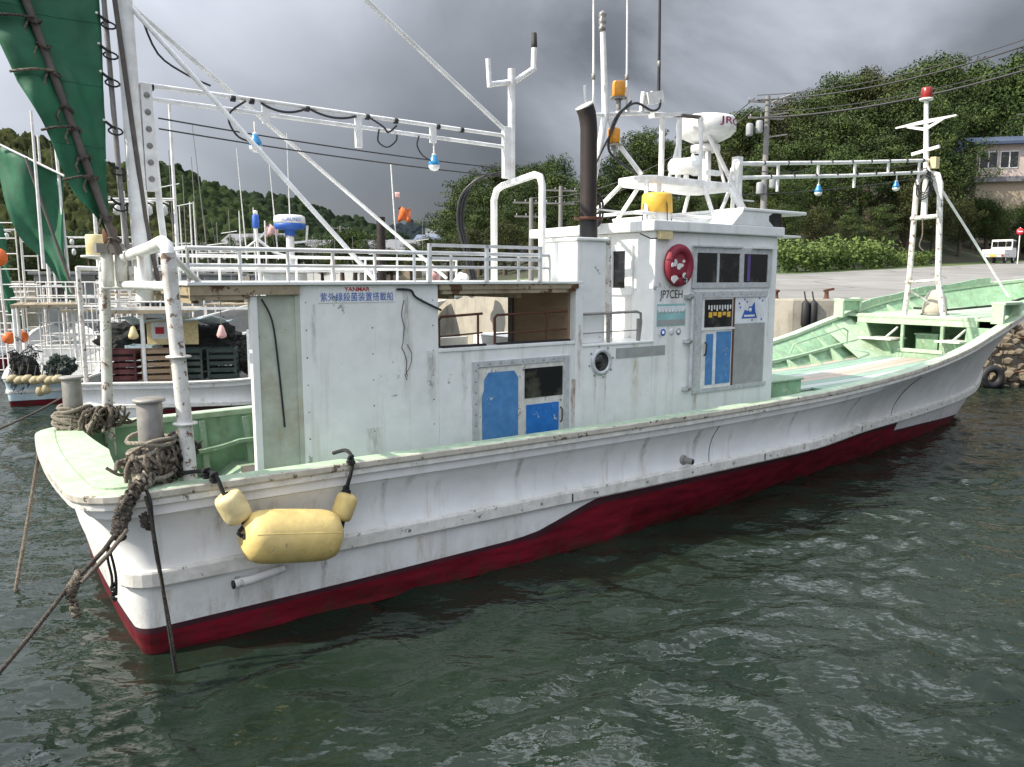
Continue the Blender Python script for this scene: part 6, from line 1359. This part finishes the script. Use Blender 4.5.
text_mesh('FURUNO', 0.42, 0.075, m_textblue, 'lettering', rr, lambda u, w, d: (rp.x + (0.347 + d) * math.cos(A0 + u / 0.347), rp.y + (0.347 + d) * math.sin(A0 + u / 0.347), zz + 0.155 + w), 0.004)
bx = rp.x - 0.62
MB().tube([(bx, rp.y, 1.9), (bx - 0.1, rp.y, zz + 0.05)], 0.035, m_rail, n=7).lathe([(0.07, 0), (0.075, 0.02), (0.075, 0.26), (0.06, 0.28)], m_textblue, (bx - 0.1, rp.y, zz + 0.02), n=12).lathe([(0.05, 0), (0.05, 0.08), (0.02, 0.1)], m_whiteplastic, (bx - 0.1, rp.y, zz + 0.30), n=10).tube([(bx - 0.3, rp.y, zz - 0.4), (bx - 0.1, rp.y, zz - 0.25), (bx + 0.12, rp.y, zz - 0.05)], 0.025, m_rail, n=6).build('aerial_post', nb)
for dx, h in ((-0.95, 5.6), (-0.28, 5.4), (0.0, 5.95)):
    MB().tube([(rp.x + dx, rp.y + 0.1, 3.2), (rp.x + dx - 0.12 * (dx < -0.1), rp.y + 0.1, h)], [0.016, 0.008], m_whiteplastic, n=5).build('whip_aerial', nb)
MB().tube([(rp.x + 2.0, rp.y + 0.5, 2.0), (rp.x + 2.0, rp.y + 0.5, 4.2)], 0.10, m_exhaust, n=12).build('exhaust_pipe', nb)
MB().bar((0.4, -0.95, 2.22), (5.6, -1.0, 2.22), 0.05, 0.05, m_rail).bar((0.4, -0.95, 2.75), (5.6, -1.0, 2.72), 0.035, 0.035, m_rail).bar((0.4, -0.95, 2.95), (5.6, -1.0, 2.92), 0.03, 0.03, m_rail).build('awning_rail', nb)
def blob(mb, R, m):
    q_ = random.Random(int(R * 100))
    for k in range(7):
        bm_ = bmesh.new(); bmesh.ops.create_icosphere(bm_, subdivisions=4, radius=R * q_.uniform(0.45, 0.75)); c = Vector((q_.gauss(0, R * 0.5), q_.gauss(0, R * 0.3), R * q_.uniform(0.4, 1.4)))
        mb.add([c + w_.co * (1 + 0.45 * mnoise.noise(w_.co * 7 + c * 7) + 0.3 * mnoise.noise(w_.co * 19 + c * 3)) for w_ in bm_.verts], [tuple(v_.index for v_ in f_.verts) for f_ in bm_.faces], m, False); bm_.free()
# load on the neighbour's stern deck
def onnb(x, y, z): return Vector((-8.35, 15.6, 0)) + Matrix.Rotation(R_(10), 3, 'Z') @ Vector((x, y, z))
pr = random.Random(8)
crates = [(0.75, -0.72, m_crate, 'dark red'), (1.35, -0.70, m_ply, 'brown wooden'), (1.95, -0.66, m_crategreen, 'dark green'), (2.55, -0.68, m_crategreen, 'dark green'), (0.8, 0.3, m_skyhull, 'pale blue')]
for i, (x, y, m, cn) in enumerate(crates):
    mb = MB(); a, hh = 0.25, 0.62
    for sx_ in (-1, 1):
        for sy_ in (-1, 1): mb.box((sx_ * a - 0.02, sy_ * 0.2 - 0.02, 0), (sx_ * a + 0.02, sy_ * 0.2 + 0.02, hh), m)
    for k in range(5):
        z = 0.04 + k * 0.125; mb.box((-a, -0.21, z), (a, -0.19, z + 0.075), m); mb.box((-a, 0.19, z), (a, 0.21, z + 0.075), m); mb.box((-a - 0.01, -0.2, z), (-a + 0.01, 0.2, z + 0.075), m); mb.box((a - 0.01, -0.2, z), (a + 0.01, 0.2, z + 0.075), m)
    mb.box((-a, -0.19, 0.01), (a, 0.19, 0.03), m); mb.box((-a, -0.18, 0.5), (a, 0.18, 0.56), m_net)
    lab = {0: 'dark red slatted crate on the stern deck of the boat behind', 1: 'brown wooden slatted crate beside the dark red crate on the boat behind', 2: 'dark green crate next to the brown crate on the boat behind', 3: 'dark green crate farthest right on the deck of the boat behind', 4: 'pale blue crate at the back of the deck of the boat behind'}[i]
    one('fish_crate', mb, lab, 'crate', 'crates on the boat behind', loc=onnb(x, y, 0.82), rotz=R_(10 + pr.uniform(-6, 6)))
mb = MB(); tangle_pts = []
q = random.Random(44)
for k in range(60):
    c = Vector((q.gauss(0, 0.35), q.gauss(0, 0.15), abs(q.gauss(0, 0.25)))); mb.tube([c + Vector((q.uniform(-.2, .2), q.uniform(-.2, .2), q.uniform(-.1, .2))) for _ in range(5)], 0.012, m_net, n=5)
blob(mb, 0.45, m_net); one('net_heap', mb, 'heap of dark netting and hose on the deck of the boat behind', 'net', loc=onnb(2.9, 0.2, 0.9))
mb = MB(); blob(mb, 0.47, m_net); o = one('net_heap', mb, 'long dark pile of nets lying behind the crates on the boat behind', 'net', loc=onnb(1.5, 0.75, 0.8)); o.scale = (2.2, 1, 1.2)
for i, (x, c, lab) in enumerate(((1.0, m_yelpale, 'cream conical float hanging from the rail of the boat behind, left'), (1.75, m_pink, 'pink conical float hanging from the rail of the boat behind, middle'), (2.6, m_pink, 'faded pink conical float hanging from the rail of the boat behind, right'))):
    one('hanging_float', MB().lathe([(0.01, 0), (0.05, -0.02), (0.13, -0.26), (0.11, -0.33), (0.02, -0.36)], c, n=12).tube([(0, 0, 0), (0, 0, 0.25)], 0.01, m_rope, n=5), lab, 'float', 'floats hanging on the boat behind', loc=onnb(x, -0.98, 1.90)).scale = (0.72, 0.72, 0.72)
mb = MB(); mb.box((0, -0.02, 0), (0.8, 0.02, 0.95), m_house); mb.box((0.55, -0.025, 0.62), (0.72, -0.021, 0.76), m_textblue)
one('splash_board', mb, 'upright white board with a blue mark on the boat behind', 'board', loc=onnb(3.05, -0.9, 0.85), rotz=R_(10), bevel=0.02)
nbd = thing('notice_board', 'yellowish board with a white notice on the boat behind the stern', 'board', onnb(0.95, 0.1, 1.45), R_(8))
MB().box((0, 0, 0), (1.0, 0.03, 0.55), m_yelpale).build('board_panel', nbd, bevel=0.01); MB().box((0.1, -0.006, 0.12), (0.42, -0.001, 0.46), m_sticker).build('notice', nbd); MB().box((0.17, -0.010, 0.22), (0.34, -0.0065, 0.36), m_textred).build('notice_mark', nbd)
one('tarpaulin', MB().grid([[(0.25 * i, 0.22 * j, 0.05 * math.sin(2 * i + j) - 0.03 * j) for j in range(6)] for i in range(9)], m_skyhull), 'pale blue tarpaulin stretched above the crates on the boat behind', 'tarpaulin', loc=onnb(0.6, -0.6, 2.02), rotz=R_(10), solid=0.01)
# lattice trap frames
def lattice(name, label, p, w, h, nx_, nz_, rotz):
    mb = MB()
    for i in range(nx_ + 1): mb.tube([(w * i / nx_, 0, 0), (w * i / nx_, 0, h)], 0.016, m_rail, n=5)
    for k in range(nz_ + 1): mb.tube([(0, 0, h * k / nz_), (w, 0, h * k / nz_)], 0.014, m_rail, n=5)
    one(name, mb, label, 'frame', loc=p, rotz=rotz)
lattice('lattice_frame', 'white pipe lattice frame standing on the boats at left', at(44, 375, 18.5), 1.55, 2.2, 7, 7, 0.05)
lattice('lattice_frame', 'low white pipe lattice in front of the dark crates at left', at(84, 362, 17.5), 1.05, 1.25, 4, 4, 0.0)
lattice('ladder_frame', 'tall narrow white ladder frame beside the orange marker', at(8, 360, 19.0), 0.42, 3.3, 1, 9, 0.1)
lattice('ladder_frame', 'tall white ladder frame close to the second green sail', at(30, 355, 19.5), 0.36, 4.2, 1, 12, 0.2)
lattice('lattice_frame', 'white lattice rail far left above the pale blue boat', at(-20, 370, 21), 1.3, 1.9, 4, 6, 0.0)
# pale blue boat at the left with a row of floats
b3 = small_boat('fishing_boat', 'pale blue fishing boat with a second green sail at the left edge', (-10.35, 17.4, 0), R_(118), (0.50, 0.58, 0.50), m_skyhull, cabin=False, rig=None, seed=5)
o3 = at(64, 305, 19.0); G = []
lf = interp([(120, -30), (150, -22), (172, -4), (200, 6), (238, 22), (262, 44), (285, 60), (300, 72)]); rt = interp([(120, 62), (172, 62), (240, 67), (285, 71), (300, 76)])
for i in range(30):
    py = 300 - 178 * i / 29; row = []
    for j in range(14):
        u = j / 13; pyy = max(py, 146 + 0.47 * max(0, (lf(py) + (rt(py) - lf(py)) * u)) ) if py < 176 else py
        p = at(lf(py) + (rt(py) - lf(py)) * u, pyy, 19.0); row.append((p.x, p.y + 0.10 * math.sin(5 * u + 0.05 * py) + 0.06 * math.sin(11 * u), p.z))
    G.append(row)
Mi = (Matrix.Translation((-10.35, 17.4, 0)) @ Matrix.Rotation(R_(118), 4, 'Z')).inverted()
G = [[tuple(Mi @ Vector(p)) for p in r] for r in G]
MB().grid(G, m_sail).build('spanker_sail', b3, solid=0.008)
def w3(*p): return tuple(Mi @ Vector(p))
MB().tube([w3(*at(78, 304, 18.8)), w3(*at(26, 158, 18.8))], 0.035, m_pole, n=6).tube([w3(*at(-12, 139, 18.9)), w3(*at(64, 176, 18.9))], 0.03, m_rail, n=6).tube([w3(o3.x + 0.22, o3.y, 0.6), w3(o3.x + 0.06, o3.y, o3.z + 5)], 0.035, m_rail, n=8).build('mizzen_mast', b3)
G = []
o4 = at(30, 330, 20)
for i in range(20):
    t = i / 19; z = o4.z + t * 3.9; G.append([tuple(Mi @ Vector((o4.x - 0.2 - 0.45 * t - (0.15 + 0.85 * t) * (1 - j / 9), o4.y + 0.07 * math.sin(j + 3 * z), z))) for j in range(10)])
MB().grid(G, m_sail).build('spanker_sail', b3, solid=0.008)
for k in range(7):
    p = at(12 + 7.6 * k, 379 + 1.2 * (k % 2), 16.3); one('float', MB().lathe([(0.02, -0.11), (0.07, -0.09), (0.095, 0), (0.07, 0.09), (0.02, 0.11)], m_tan, (0, 0, 0), (0.9, 0.1, 0.3), n=12).tube([(0, 0, 0.08), (0, 0.1, 0.3)], 0.012, m_ropedark, n=5), 'tan float in the row tied along the bow of the pale blue boat', 'float', 'floats along the pale blue boat', loc=p)
for k in range(2):
    p = at(40 + 6 * k, 392 - 2 * k, 16.3); one('float', MB().lathe([(0.02, -0.09), (0.07, -0.06), (0.085, 0.02), (0.06, 0.1), (0.02, 0.13)], m_tan, n=12), 'tan float hanging below the row on the pale blue boat', 'float', 'floats along the pale blue boat', loc=p)
mb = MB(); q = random.Random(3)
for k in range(50):
    c = Vector((q.gauss(0, 0.22), q.gauss(0, 0.15), q.gauss(0.3, 0.26))); mb.tube([c + Vector((q.uniform(-.15, .15), q.uniform(-.15, .15), q.uniform(-.15, .15))) for _ in range(5)], 0.013, m_net, n=5)
blob(mb, 0.34, m_net); one('net_bundle', mb, 'black bundle of netting on the bow of the pale blue boat', 'net', loc=at(28, 379, 17.0)).scale = (0.65, 0.65, 0.9)
mb = MB(); blob(mb, 0.5, m_crategreen); one('tarpaulin_heap', mb, 'dark green tarpaulin heap behind the lattice frames at left', 'tarpaulin', loc=at(60, 381, 17.0)).scale = (0.5, 0.4, 0.55)
t = thing('marker_disc', 'round orange marker disc on a white pole at the left edge', 'marker', at(10, 372, 18.6))
MB().tube([(0, 0, 0), (-0.05, 0, 3.0)], 0.03, m_rail, n=7).build('pole', t); MB().lathe([(0.05, 0), (0.22, 0.01), (0.22, 0.04), (0.04, 0.06)], m_orange, (-0.05, 0, 2.72), (0.2, -1, 0), n=22).build('disc', t)
for p_, lab in ((at(9, 338, 18.4), 'small orange float low on the ladder frame, left of two'), (at(22, 337, 18.9), 'small orange float low on the ladder frame, right of two')):
    one('orange_float', MB().lathe([(0.03, -0.14), (0.12, -0.1), (0.14, 0), (0.12, 0.1), (0.03, 0.14)], m_orange, n=14), lab, 'float', loc=p_)
# more boats further off: copies
spots_near = [((-13.6, 23.0, 0), 12, 'smaller white fishing boat close behind the boat with the radar'), ((-11.6, 28.5, 0), 9, 'smaller white fishing boat under the struts behind the roof rail')]
spots = [((-17.0, 29.5, 0), 16, 'white fishing boat behind the lattice frames with pale masts'), ((-19.0, 25.0, 0), 14, 'white fishing boat far behind the deckhouse rail with lamp rig'), ((-17.5, 35, 0), 15, 'white fishing boat among the masts in the middle distance'), ((-17.0, 40, 0), 12, 'white fishing boat far behind the roof rail')]
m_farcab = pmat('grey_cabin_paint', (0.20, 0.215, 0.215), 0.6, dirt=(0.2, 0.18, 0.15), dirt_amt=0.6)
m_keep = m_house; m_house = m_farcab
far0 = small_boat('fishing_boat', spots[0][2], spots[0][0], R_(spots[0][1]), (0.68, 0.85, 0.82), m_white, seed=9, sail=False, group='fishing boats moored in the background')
m_house = m_keep
for loc, rz, lab in spots[1:] + spots_near:
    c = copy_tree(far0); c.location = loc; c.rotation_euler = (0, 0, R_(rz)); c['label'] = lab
    if 'smaller' in lab: c.scale = (0.72, 0.78, 0.86)
# flags seen above the roof rail
for px, py, m, lab, hh in ((397, 208, m_orange, 'orange flag tied on a thin pole above the roof rail', 1.5), (265, 225, m_pink, 'faded pink cloth tied to the radar boat rail', 0.0), (427, 272, m_pink, 'small pink cloth on the far rail', 0.0)):
    p = at(px, py, 18.5); t = thing('flag', lab, 'flag', p)
    q = random.Random(px)
    MB().grid([[(0.02 + 0.07 * i + 0.02 * q.random(), 0.05 * math.sin(2 * i + j), -0.06 * j + 0.04 * math.sin(i * 1.7 + j)) for i in range(5)] for j in range(5 if hh == 0 else 6)], m).build('cloth', t, solid=0.005)
    MB().tube([(0, 0, -1.6), (-0.12 if hh else 0, 0, 0.1 + 0.6 * hh)], 0.018, m_rail, n=6).build('pole', t)
    if hh: MB().grid([[(-0.05 + 0.04 * i, 0.02 * math.sin(3 * i + j), 0.36 - 0.05 * j) for i in range(4)] for j in range(4)], m_pink).build('pennant', t, solid=0.005)
# odd masts and aerials over the far boats
q = random.Random(77)
for k, (px, top, Y) in enumerate(((168, 150, 26), (182, 175, 28), (216, 222, 24), (228, 210, 30), (312, 235, 40), (334, 238, 44), (352, 236, 46), (374, 240, 42), (422, 222, 38))):
    p = at(px, top, Y); one('mast_pole', MB().tube([(0, 0, 0), (0.02, 0, p.z - 1.0)], [0.024, 0.010], m_greypole, n=6).tube([(-0.3, 0, (p.z - 1) * 0.8), (0.3, 0, (p.z - 1) * 0.82)], 0.015, m_rail, n=5),
        ('thin white mast rising from the moored boats, ' + ['far left by the mizzen mast', 'second from the mizzen mast', 'low beside the railing', 'left of the blue radar', 'right of the blue radar', 'under the first strut', 'between the two struts', 'under the second strut', 'tall, left of the wood', 'short, left of the wood', 'touching the mast plate', 'beside the second sail', 'just left of the mizzen mast'][k]), 'mast', 'masts of moored boats', loc=(p.x, p.y, 1.0))

# ================================================================== village, poles, house, truck, sign
m_roofblue = pmat('blue_metal_roof', (0.05, 0.075, 0.13), 0.4); m_pinkwall = pmat('pink_house_wall', (0.50, 0.42, 0.38), 0.8, dirt=(0.45, 0.36, 0.32), dirt_amt=0.4, dscale=0.8)
m_tanwall = pmat('tan_house_wall', (0.40, 0.33, 0.24), 0.8); m_greywall = pmat('grey_house_wall', (0.30, 0.29, 0.27), 0.8); m_greyroof = pmat('grey_roof', (0.16, 0.16, 0.17), 0.6)
hp = at(972, 205, 74); H0 = thing('house', 'pink two-storey house with blue roof half hidden by trees at right', 'house', (hp.x, hp.y, hp.z), R_(-14))
MB().box((0.2, 0, -3.5), (9, 6, 2.4), m_tanwall).build('lower_wall', H0); MB().box((0, -0.2, 2.4), (9.2, 6, 5.3), m_pinkwall).build('upper_wall', H0)
MB().prism([(-0.6, 5.3), (9.8, 5.3), (9.8, 5.55), (-0.6, 5.55)], lambda u, w, t: (u, t, w), -0.9, 6.6, m_roofblue).prism([(-0.9, 5.55), (6.6, 5.55), (2.8, 6.5)], lambda u, w, t: (t, u, w), -0.6, 9.8, m_roofblue).build('roof', H0)
MB().box((-0.1, -0.5, 2.0), (9.3, -0.2, 2.45), m_greyroof).build('balcony_ledge', H0)
for x, w_ in ((0.25, 1.5), (1.95, 1.5), (4.4, 1.1)):
    f_ = MB().box((x, -0.26, 3.2 if x < 4 else 3.7), (x + w_, -0.19, 4.75), m_rail).build('window', H0)
    for k in range(2): MB().box((x + 0.08 + k * w_ / 2, -0.29, 3.3 if x < 4 else 3.78), (x + w_ / 2 - 0.04 + k * w_ / 2, -0.262, 4.66), m_glass).build('pane', f_)
one('house_aerial', MB().tube([(0, 0, 0), (0, 0, 3.0)], 0.04, m_steel, n=6).tube([(-0.8, 0, 2.4), (0.5, 0, 2.5)], 0.03, m_steel, n=5), 'grey aerial pole on the blue roof at right', 'aerial', loc=hp + Vector((5.2, 1.5, 6.0)))
# kei truck
tp = at(999, 263, 59.0); tp.z = road_z(tp.x, tp.y); K_ = thing('pickup_truck', 'small white pickup truck parked on the road at right', 'truck', tp, R_(44))
m_car = pmat('white_car_paint', (0.80, 0.80, 0.79), 0.25, bump=0)
body = MB(); body.prism([(-1.65, 0.42), (1.55, 0.42), (1.62, 0.75), (1.50, 1.08), (1.30, 1.72), (0.42, 1.76), (0.34, 0.72), (-1.65, 0.72)], lambda u, w, t: (u, t, w), -0.70, 0.70, m_car); bo = body.build('cab', K_, bevel=0.04)
mb = MB(); mb.box((-1.68, -0.72, 0.62), (0.32, 0.72, 0.68), m_car)
for a, b_ in (((-1.70, -0.73, 0.62), (-1.66, 0.73, 0.98)), ((-1.68, -0.73, 0.62), (0.30, -0.69, 0.98)), ((-1.68, 0.69, 0.62), (0.30, 0.73, 0.98)), ((0.27, -0.70, 0.62), (0.31, 0.70, 1.10))): mb.box(a, b_, m_car)
mb.build('load_bed', K_, bevel=0.012)
for y0_, y1_ in ((-0.62, -0.28), (-0.24, 0.24), (0.28, 0.62)): MB().box((0.345, y0_, 1.22), (0.365, y1_, 1.62), m_glass).build('rear_window', K_)
MB().prism([(0.5, 1.15), (1.38, 1.15), (1.24, 1.62), (0.5, 1.64)], lambda u, w, t: (u, t, w), 0.701, 0.712, m_glass).build('side_window', K_); MB().prism([(0.5, 1.15), (1.38, 1.15), (1.24, 1.62), (0.5, 1.64)], lambda u, w, t: (u, t, w), -0.712, -0.701, m_glass).build('side_window', K_)
MB().box((-1.72, -0.2, 0.46), (-1.70, 0.2, 0.60), m_tub).build('number_plate', K_)
for y in (-0.62, 0.62): MB().box((-1.72, y - 0.08, 0.46), (-1.70, y + 0.08, 0.58), m_redlens).build('tail_light', K_)
for x in (-1.05, 1.05):
    for s in (-1, 1):
        w_ = MB().lathe([(0.14, -0.07), (0.26, -0.07), (0.28, -0.03), (0.28, 0.05), (0.26, 0.07), (0.14, 0.06)], m_black, (x, 0.62 * s, 0.28), (0, s, 0), n=22).build('wheel', K_); MB().lathe([(0.02, 0), (0.15, 0.0), (0.15, 0.06), (0.03, 0.065)], m_alu, (x, 0.62 * s, 0.28), (0, s, 0), n=18).build('rim', w_)
sp = at(1017.5, 262, 57.0); sp.z = road_z(sp.x, sp.y); S0 = thing('road_sign', 'round red and white road sign on a pole beside the truck', 'road sign', sp, R_(-20))
MB().tube([(0, 0, 0), (0, 0, 2.6)], 0.04, m_rail, n=8).build('pole', S0); m_signred = pmat('sign_red', (0.60, 0.03, 0.05), 0.4, bump=0)
ds = MB().lathe([(0, 0), (0.25, 0.0), (0.25, 0.02), (0, 0.02)], m_signred, (0, -0.045, 2.3), (0, -1, 0), n=26).build('disc', S0)
MB().bar((-0.15, -0.075, 2.3), (0.15, -0.075, 2.3), 0.012, 0.07, m_textwhite).build('sign_symbol', ds)
m_polec = pmat('concrete_pole', (0.24, 0.235, 0.225), 0.8, bump=0.1)
def utility_pole(p, h, label, rich=True, rz=0.2):
    t = thing('utility_pole', label, 'utility pole', p, rz, 'utility poles along the road'); MB().tube([(0, 0, -0.5), (0, 0, h)], [0.17, 0.11], m_polec, n=12).build('pole', t)
    for z, w_ in ((h - 0.25, 1.0), (h - 1.0, 0.9), (h - 3.2, 0.7)):
        a = MB().bar((-w_, 0.1, z), (w_, 0.1, z), 0.09, 0.09, m_steel)
        for k in range(4): a.lathe([(0.02, 0), (0.035, 0.03), (0.035, 0.10), (0.015, 0.13)], m_insul, (-w_ + 0.1 + k * (2 * w_ - 0.2) / 3, 0.1, z + 0.04), n=8)
        a.build('cross_arm', t)
    if rich:
        for x, z in ((-0.45, h - 1.75), (-0.95, h - 1.9), (0.35, h - 4.3), (-0.3, h - 4.6)): MB().lathe([(0.03, 0), (0.15, 0.02), (0.165, 0.08), (0.165, 0.52), (0.13, 0.58), (0.05, 0.6)], m_insul, (x, -0.12, z), n=14).build('transformer', t)
        MB().tube([(0, 0, h - 0.4), (0.6, -0.3, h - 0.1), (1.2, -0.5, h + 0.1)], 0.04, m_steel, n=6).box((1.1, -0.62, h + 0.05), (1.6, -0.42, h + 0.14), m_insul).build('street_lamp_arm', t)
        for z in (h - 0.9, h - 1.9): MB().bar((0, 0, z), (1.0, -0.15, z + 0.15), 0.06, 0.06, m_steel).build('bracket', t)
    return t
u1 = at(763, 215, 38.5); u1.z = ground_z(u1.x, u1.y); h1 = at(763, 96, 38.5).z - u1.z
utility_pole(u1, h1, 'tall utility pole with transformers right of the radar')
for k, (px, topy, Y, lab) in enumerate(((342, 226, 90, 'distant utility pole with cross arms under the aft lamp rack'), (531, 198, 44, 'slim utility pole between the goalpost legs'), (560, 186, 47, 'slim utility pole left of the exhaust pipe'))):
    p = at(px, 280, Y); p.z = 2.0; utility_pole(p, at(px, topy, Y).z - 2.0, lab, False)
def wire(pts, r, label):
    one('power_line', MB().tube(pts, r, m_cable, n=5), label, 'power line', 'power lines over the wood')
pa = at(757, 100, 38.5); pb = at(1090, 22, 30.0); wire(sag(pa, pb, 0.6, 20), 0.035, 'upper thick overhead cable running to the right over the treetops'); wire(sag(pa + Vector((0, 0, 0.22)), pb + Vector((0, 0, 0.25)), 0.6, 20), 0.02, 'thin wire just above the upper overhead cable')
pa = at(757, 118, 38.5); pb = at(1090, 50, 30.0); wire(sag(pa, pb, 0.5, 20), 0.045, 'lower thick overhead cable crossing in front of the trees')
pa2 = at(757, 112, 38.5); wire(sag(pa2, at(1090, 44, 30.0), 0.55, 20), 0.02, 'thin wire just above the lower overhead cable')
pa = at(755, 98, 38.5); pb = at(531, 198, 44)
wire(sag(pa, pb, 1.2, 16), 0.025, 'overhead wire descending left from the transformer pole'); wire(sag(pa + Vector((0, 0, -0.5)), pb + Vector((0, 0, -0.3)), 1.3, 16), 0.025, 'second overhead wire descending left below the first')
# village on the far shore
def village_house(p, w, d, h, wall, roof, rz, label):
    t = thing('house', label, 'house', p, rz, 'houses on the far shore'); MB().box((0, 0, -1), (w, d, h), wall).build('wall', t)
    MB().prism([(-0.4, h), (d + 0.4, h), (d / 2, h + 0.28 * d)], lambda u, ww, tt: (tt, u, ww), -0.4, w + 0.4, roof).build('roof', t)
    for k in range(max(1, int(w / 2.4))): MB().box((0.6 + 2.3 * k, -0.05, h * 0.4), (1.7 + 2.3 * k, -0.01, h * 0.75), m_glass).build('window', t)
vh = [(222, 268, 85, 7, m_greywall, m_greyroof, 'grey house on the far shore behind the radar boat'), (395, 262, 120, 8, m_house, m_greyroof, 'white house on the far shore left of the flag'), (415, 255, 130, 7, m_greywall, m_roofblue, 'grey house with blue roof high on the far shore'), (428, 247, 140, 6, m_house, m_greyroof, 'small white house highest on the far shore'), (350, 270, 95, 8, m_tanwall, m_greyroof, 'tan house on the far shore between the struts'), (300, 271, 92, 7, m_house, m_greyroof, 'white house on the far shore right of the radar'), (150, 275, 88, 8, m_greywall, m_greyroof, 'grey shed on the far shore behind the mizzen mast')]
for px, py, Y, w, wm, rm_, lab in vh: village_house(at(px, py + 6, Y), w, 5, 3.0, wm, rm_, R_(pr.uniform(-20, 20)), lab)
# things on the shore seen through the deckhouse opening
p = at(458, 315, 27.5); p.z = 2.2
mb = MB(); q = random.Random(6)
for (dx, dz, r) in ((0, 0.25, 0.34), (0.42, 0.2, 0.26), (0.15, 0.55, 0.25)):
    bm_ = bmesh.new(); bmesh.ops.create_icosphere(bm_, subdivisions=3, radius=r); mb.add([Vector((dx, 0, dz)) + c.co * (1 + 0.35 * mnoise.noise(c.co * 5 + Vector((dx * 9, 0, 0)))) for c in bm_.verts], [tuple(v_.index for v_ in f_.verts) for f_ in bm_.faces], m_whiteplastic, True); bm_.free()
one('white_bag', mb, 'lumpy white plastic sack on the shore seen through the deckhouse opening', 'sack', loc=p)
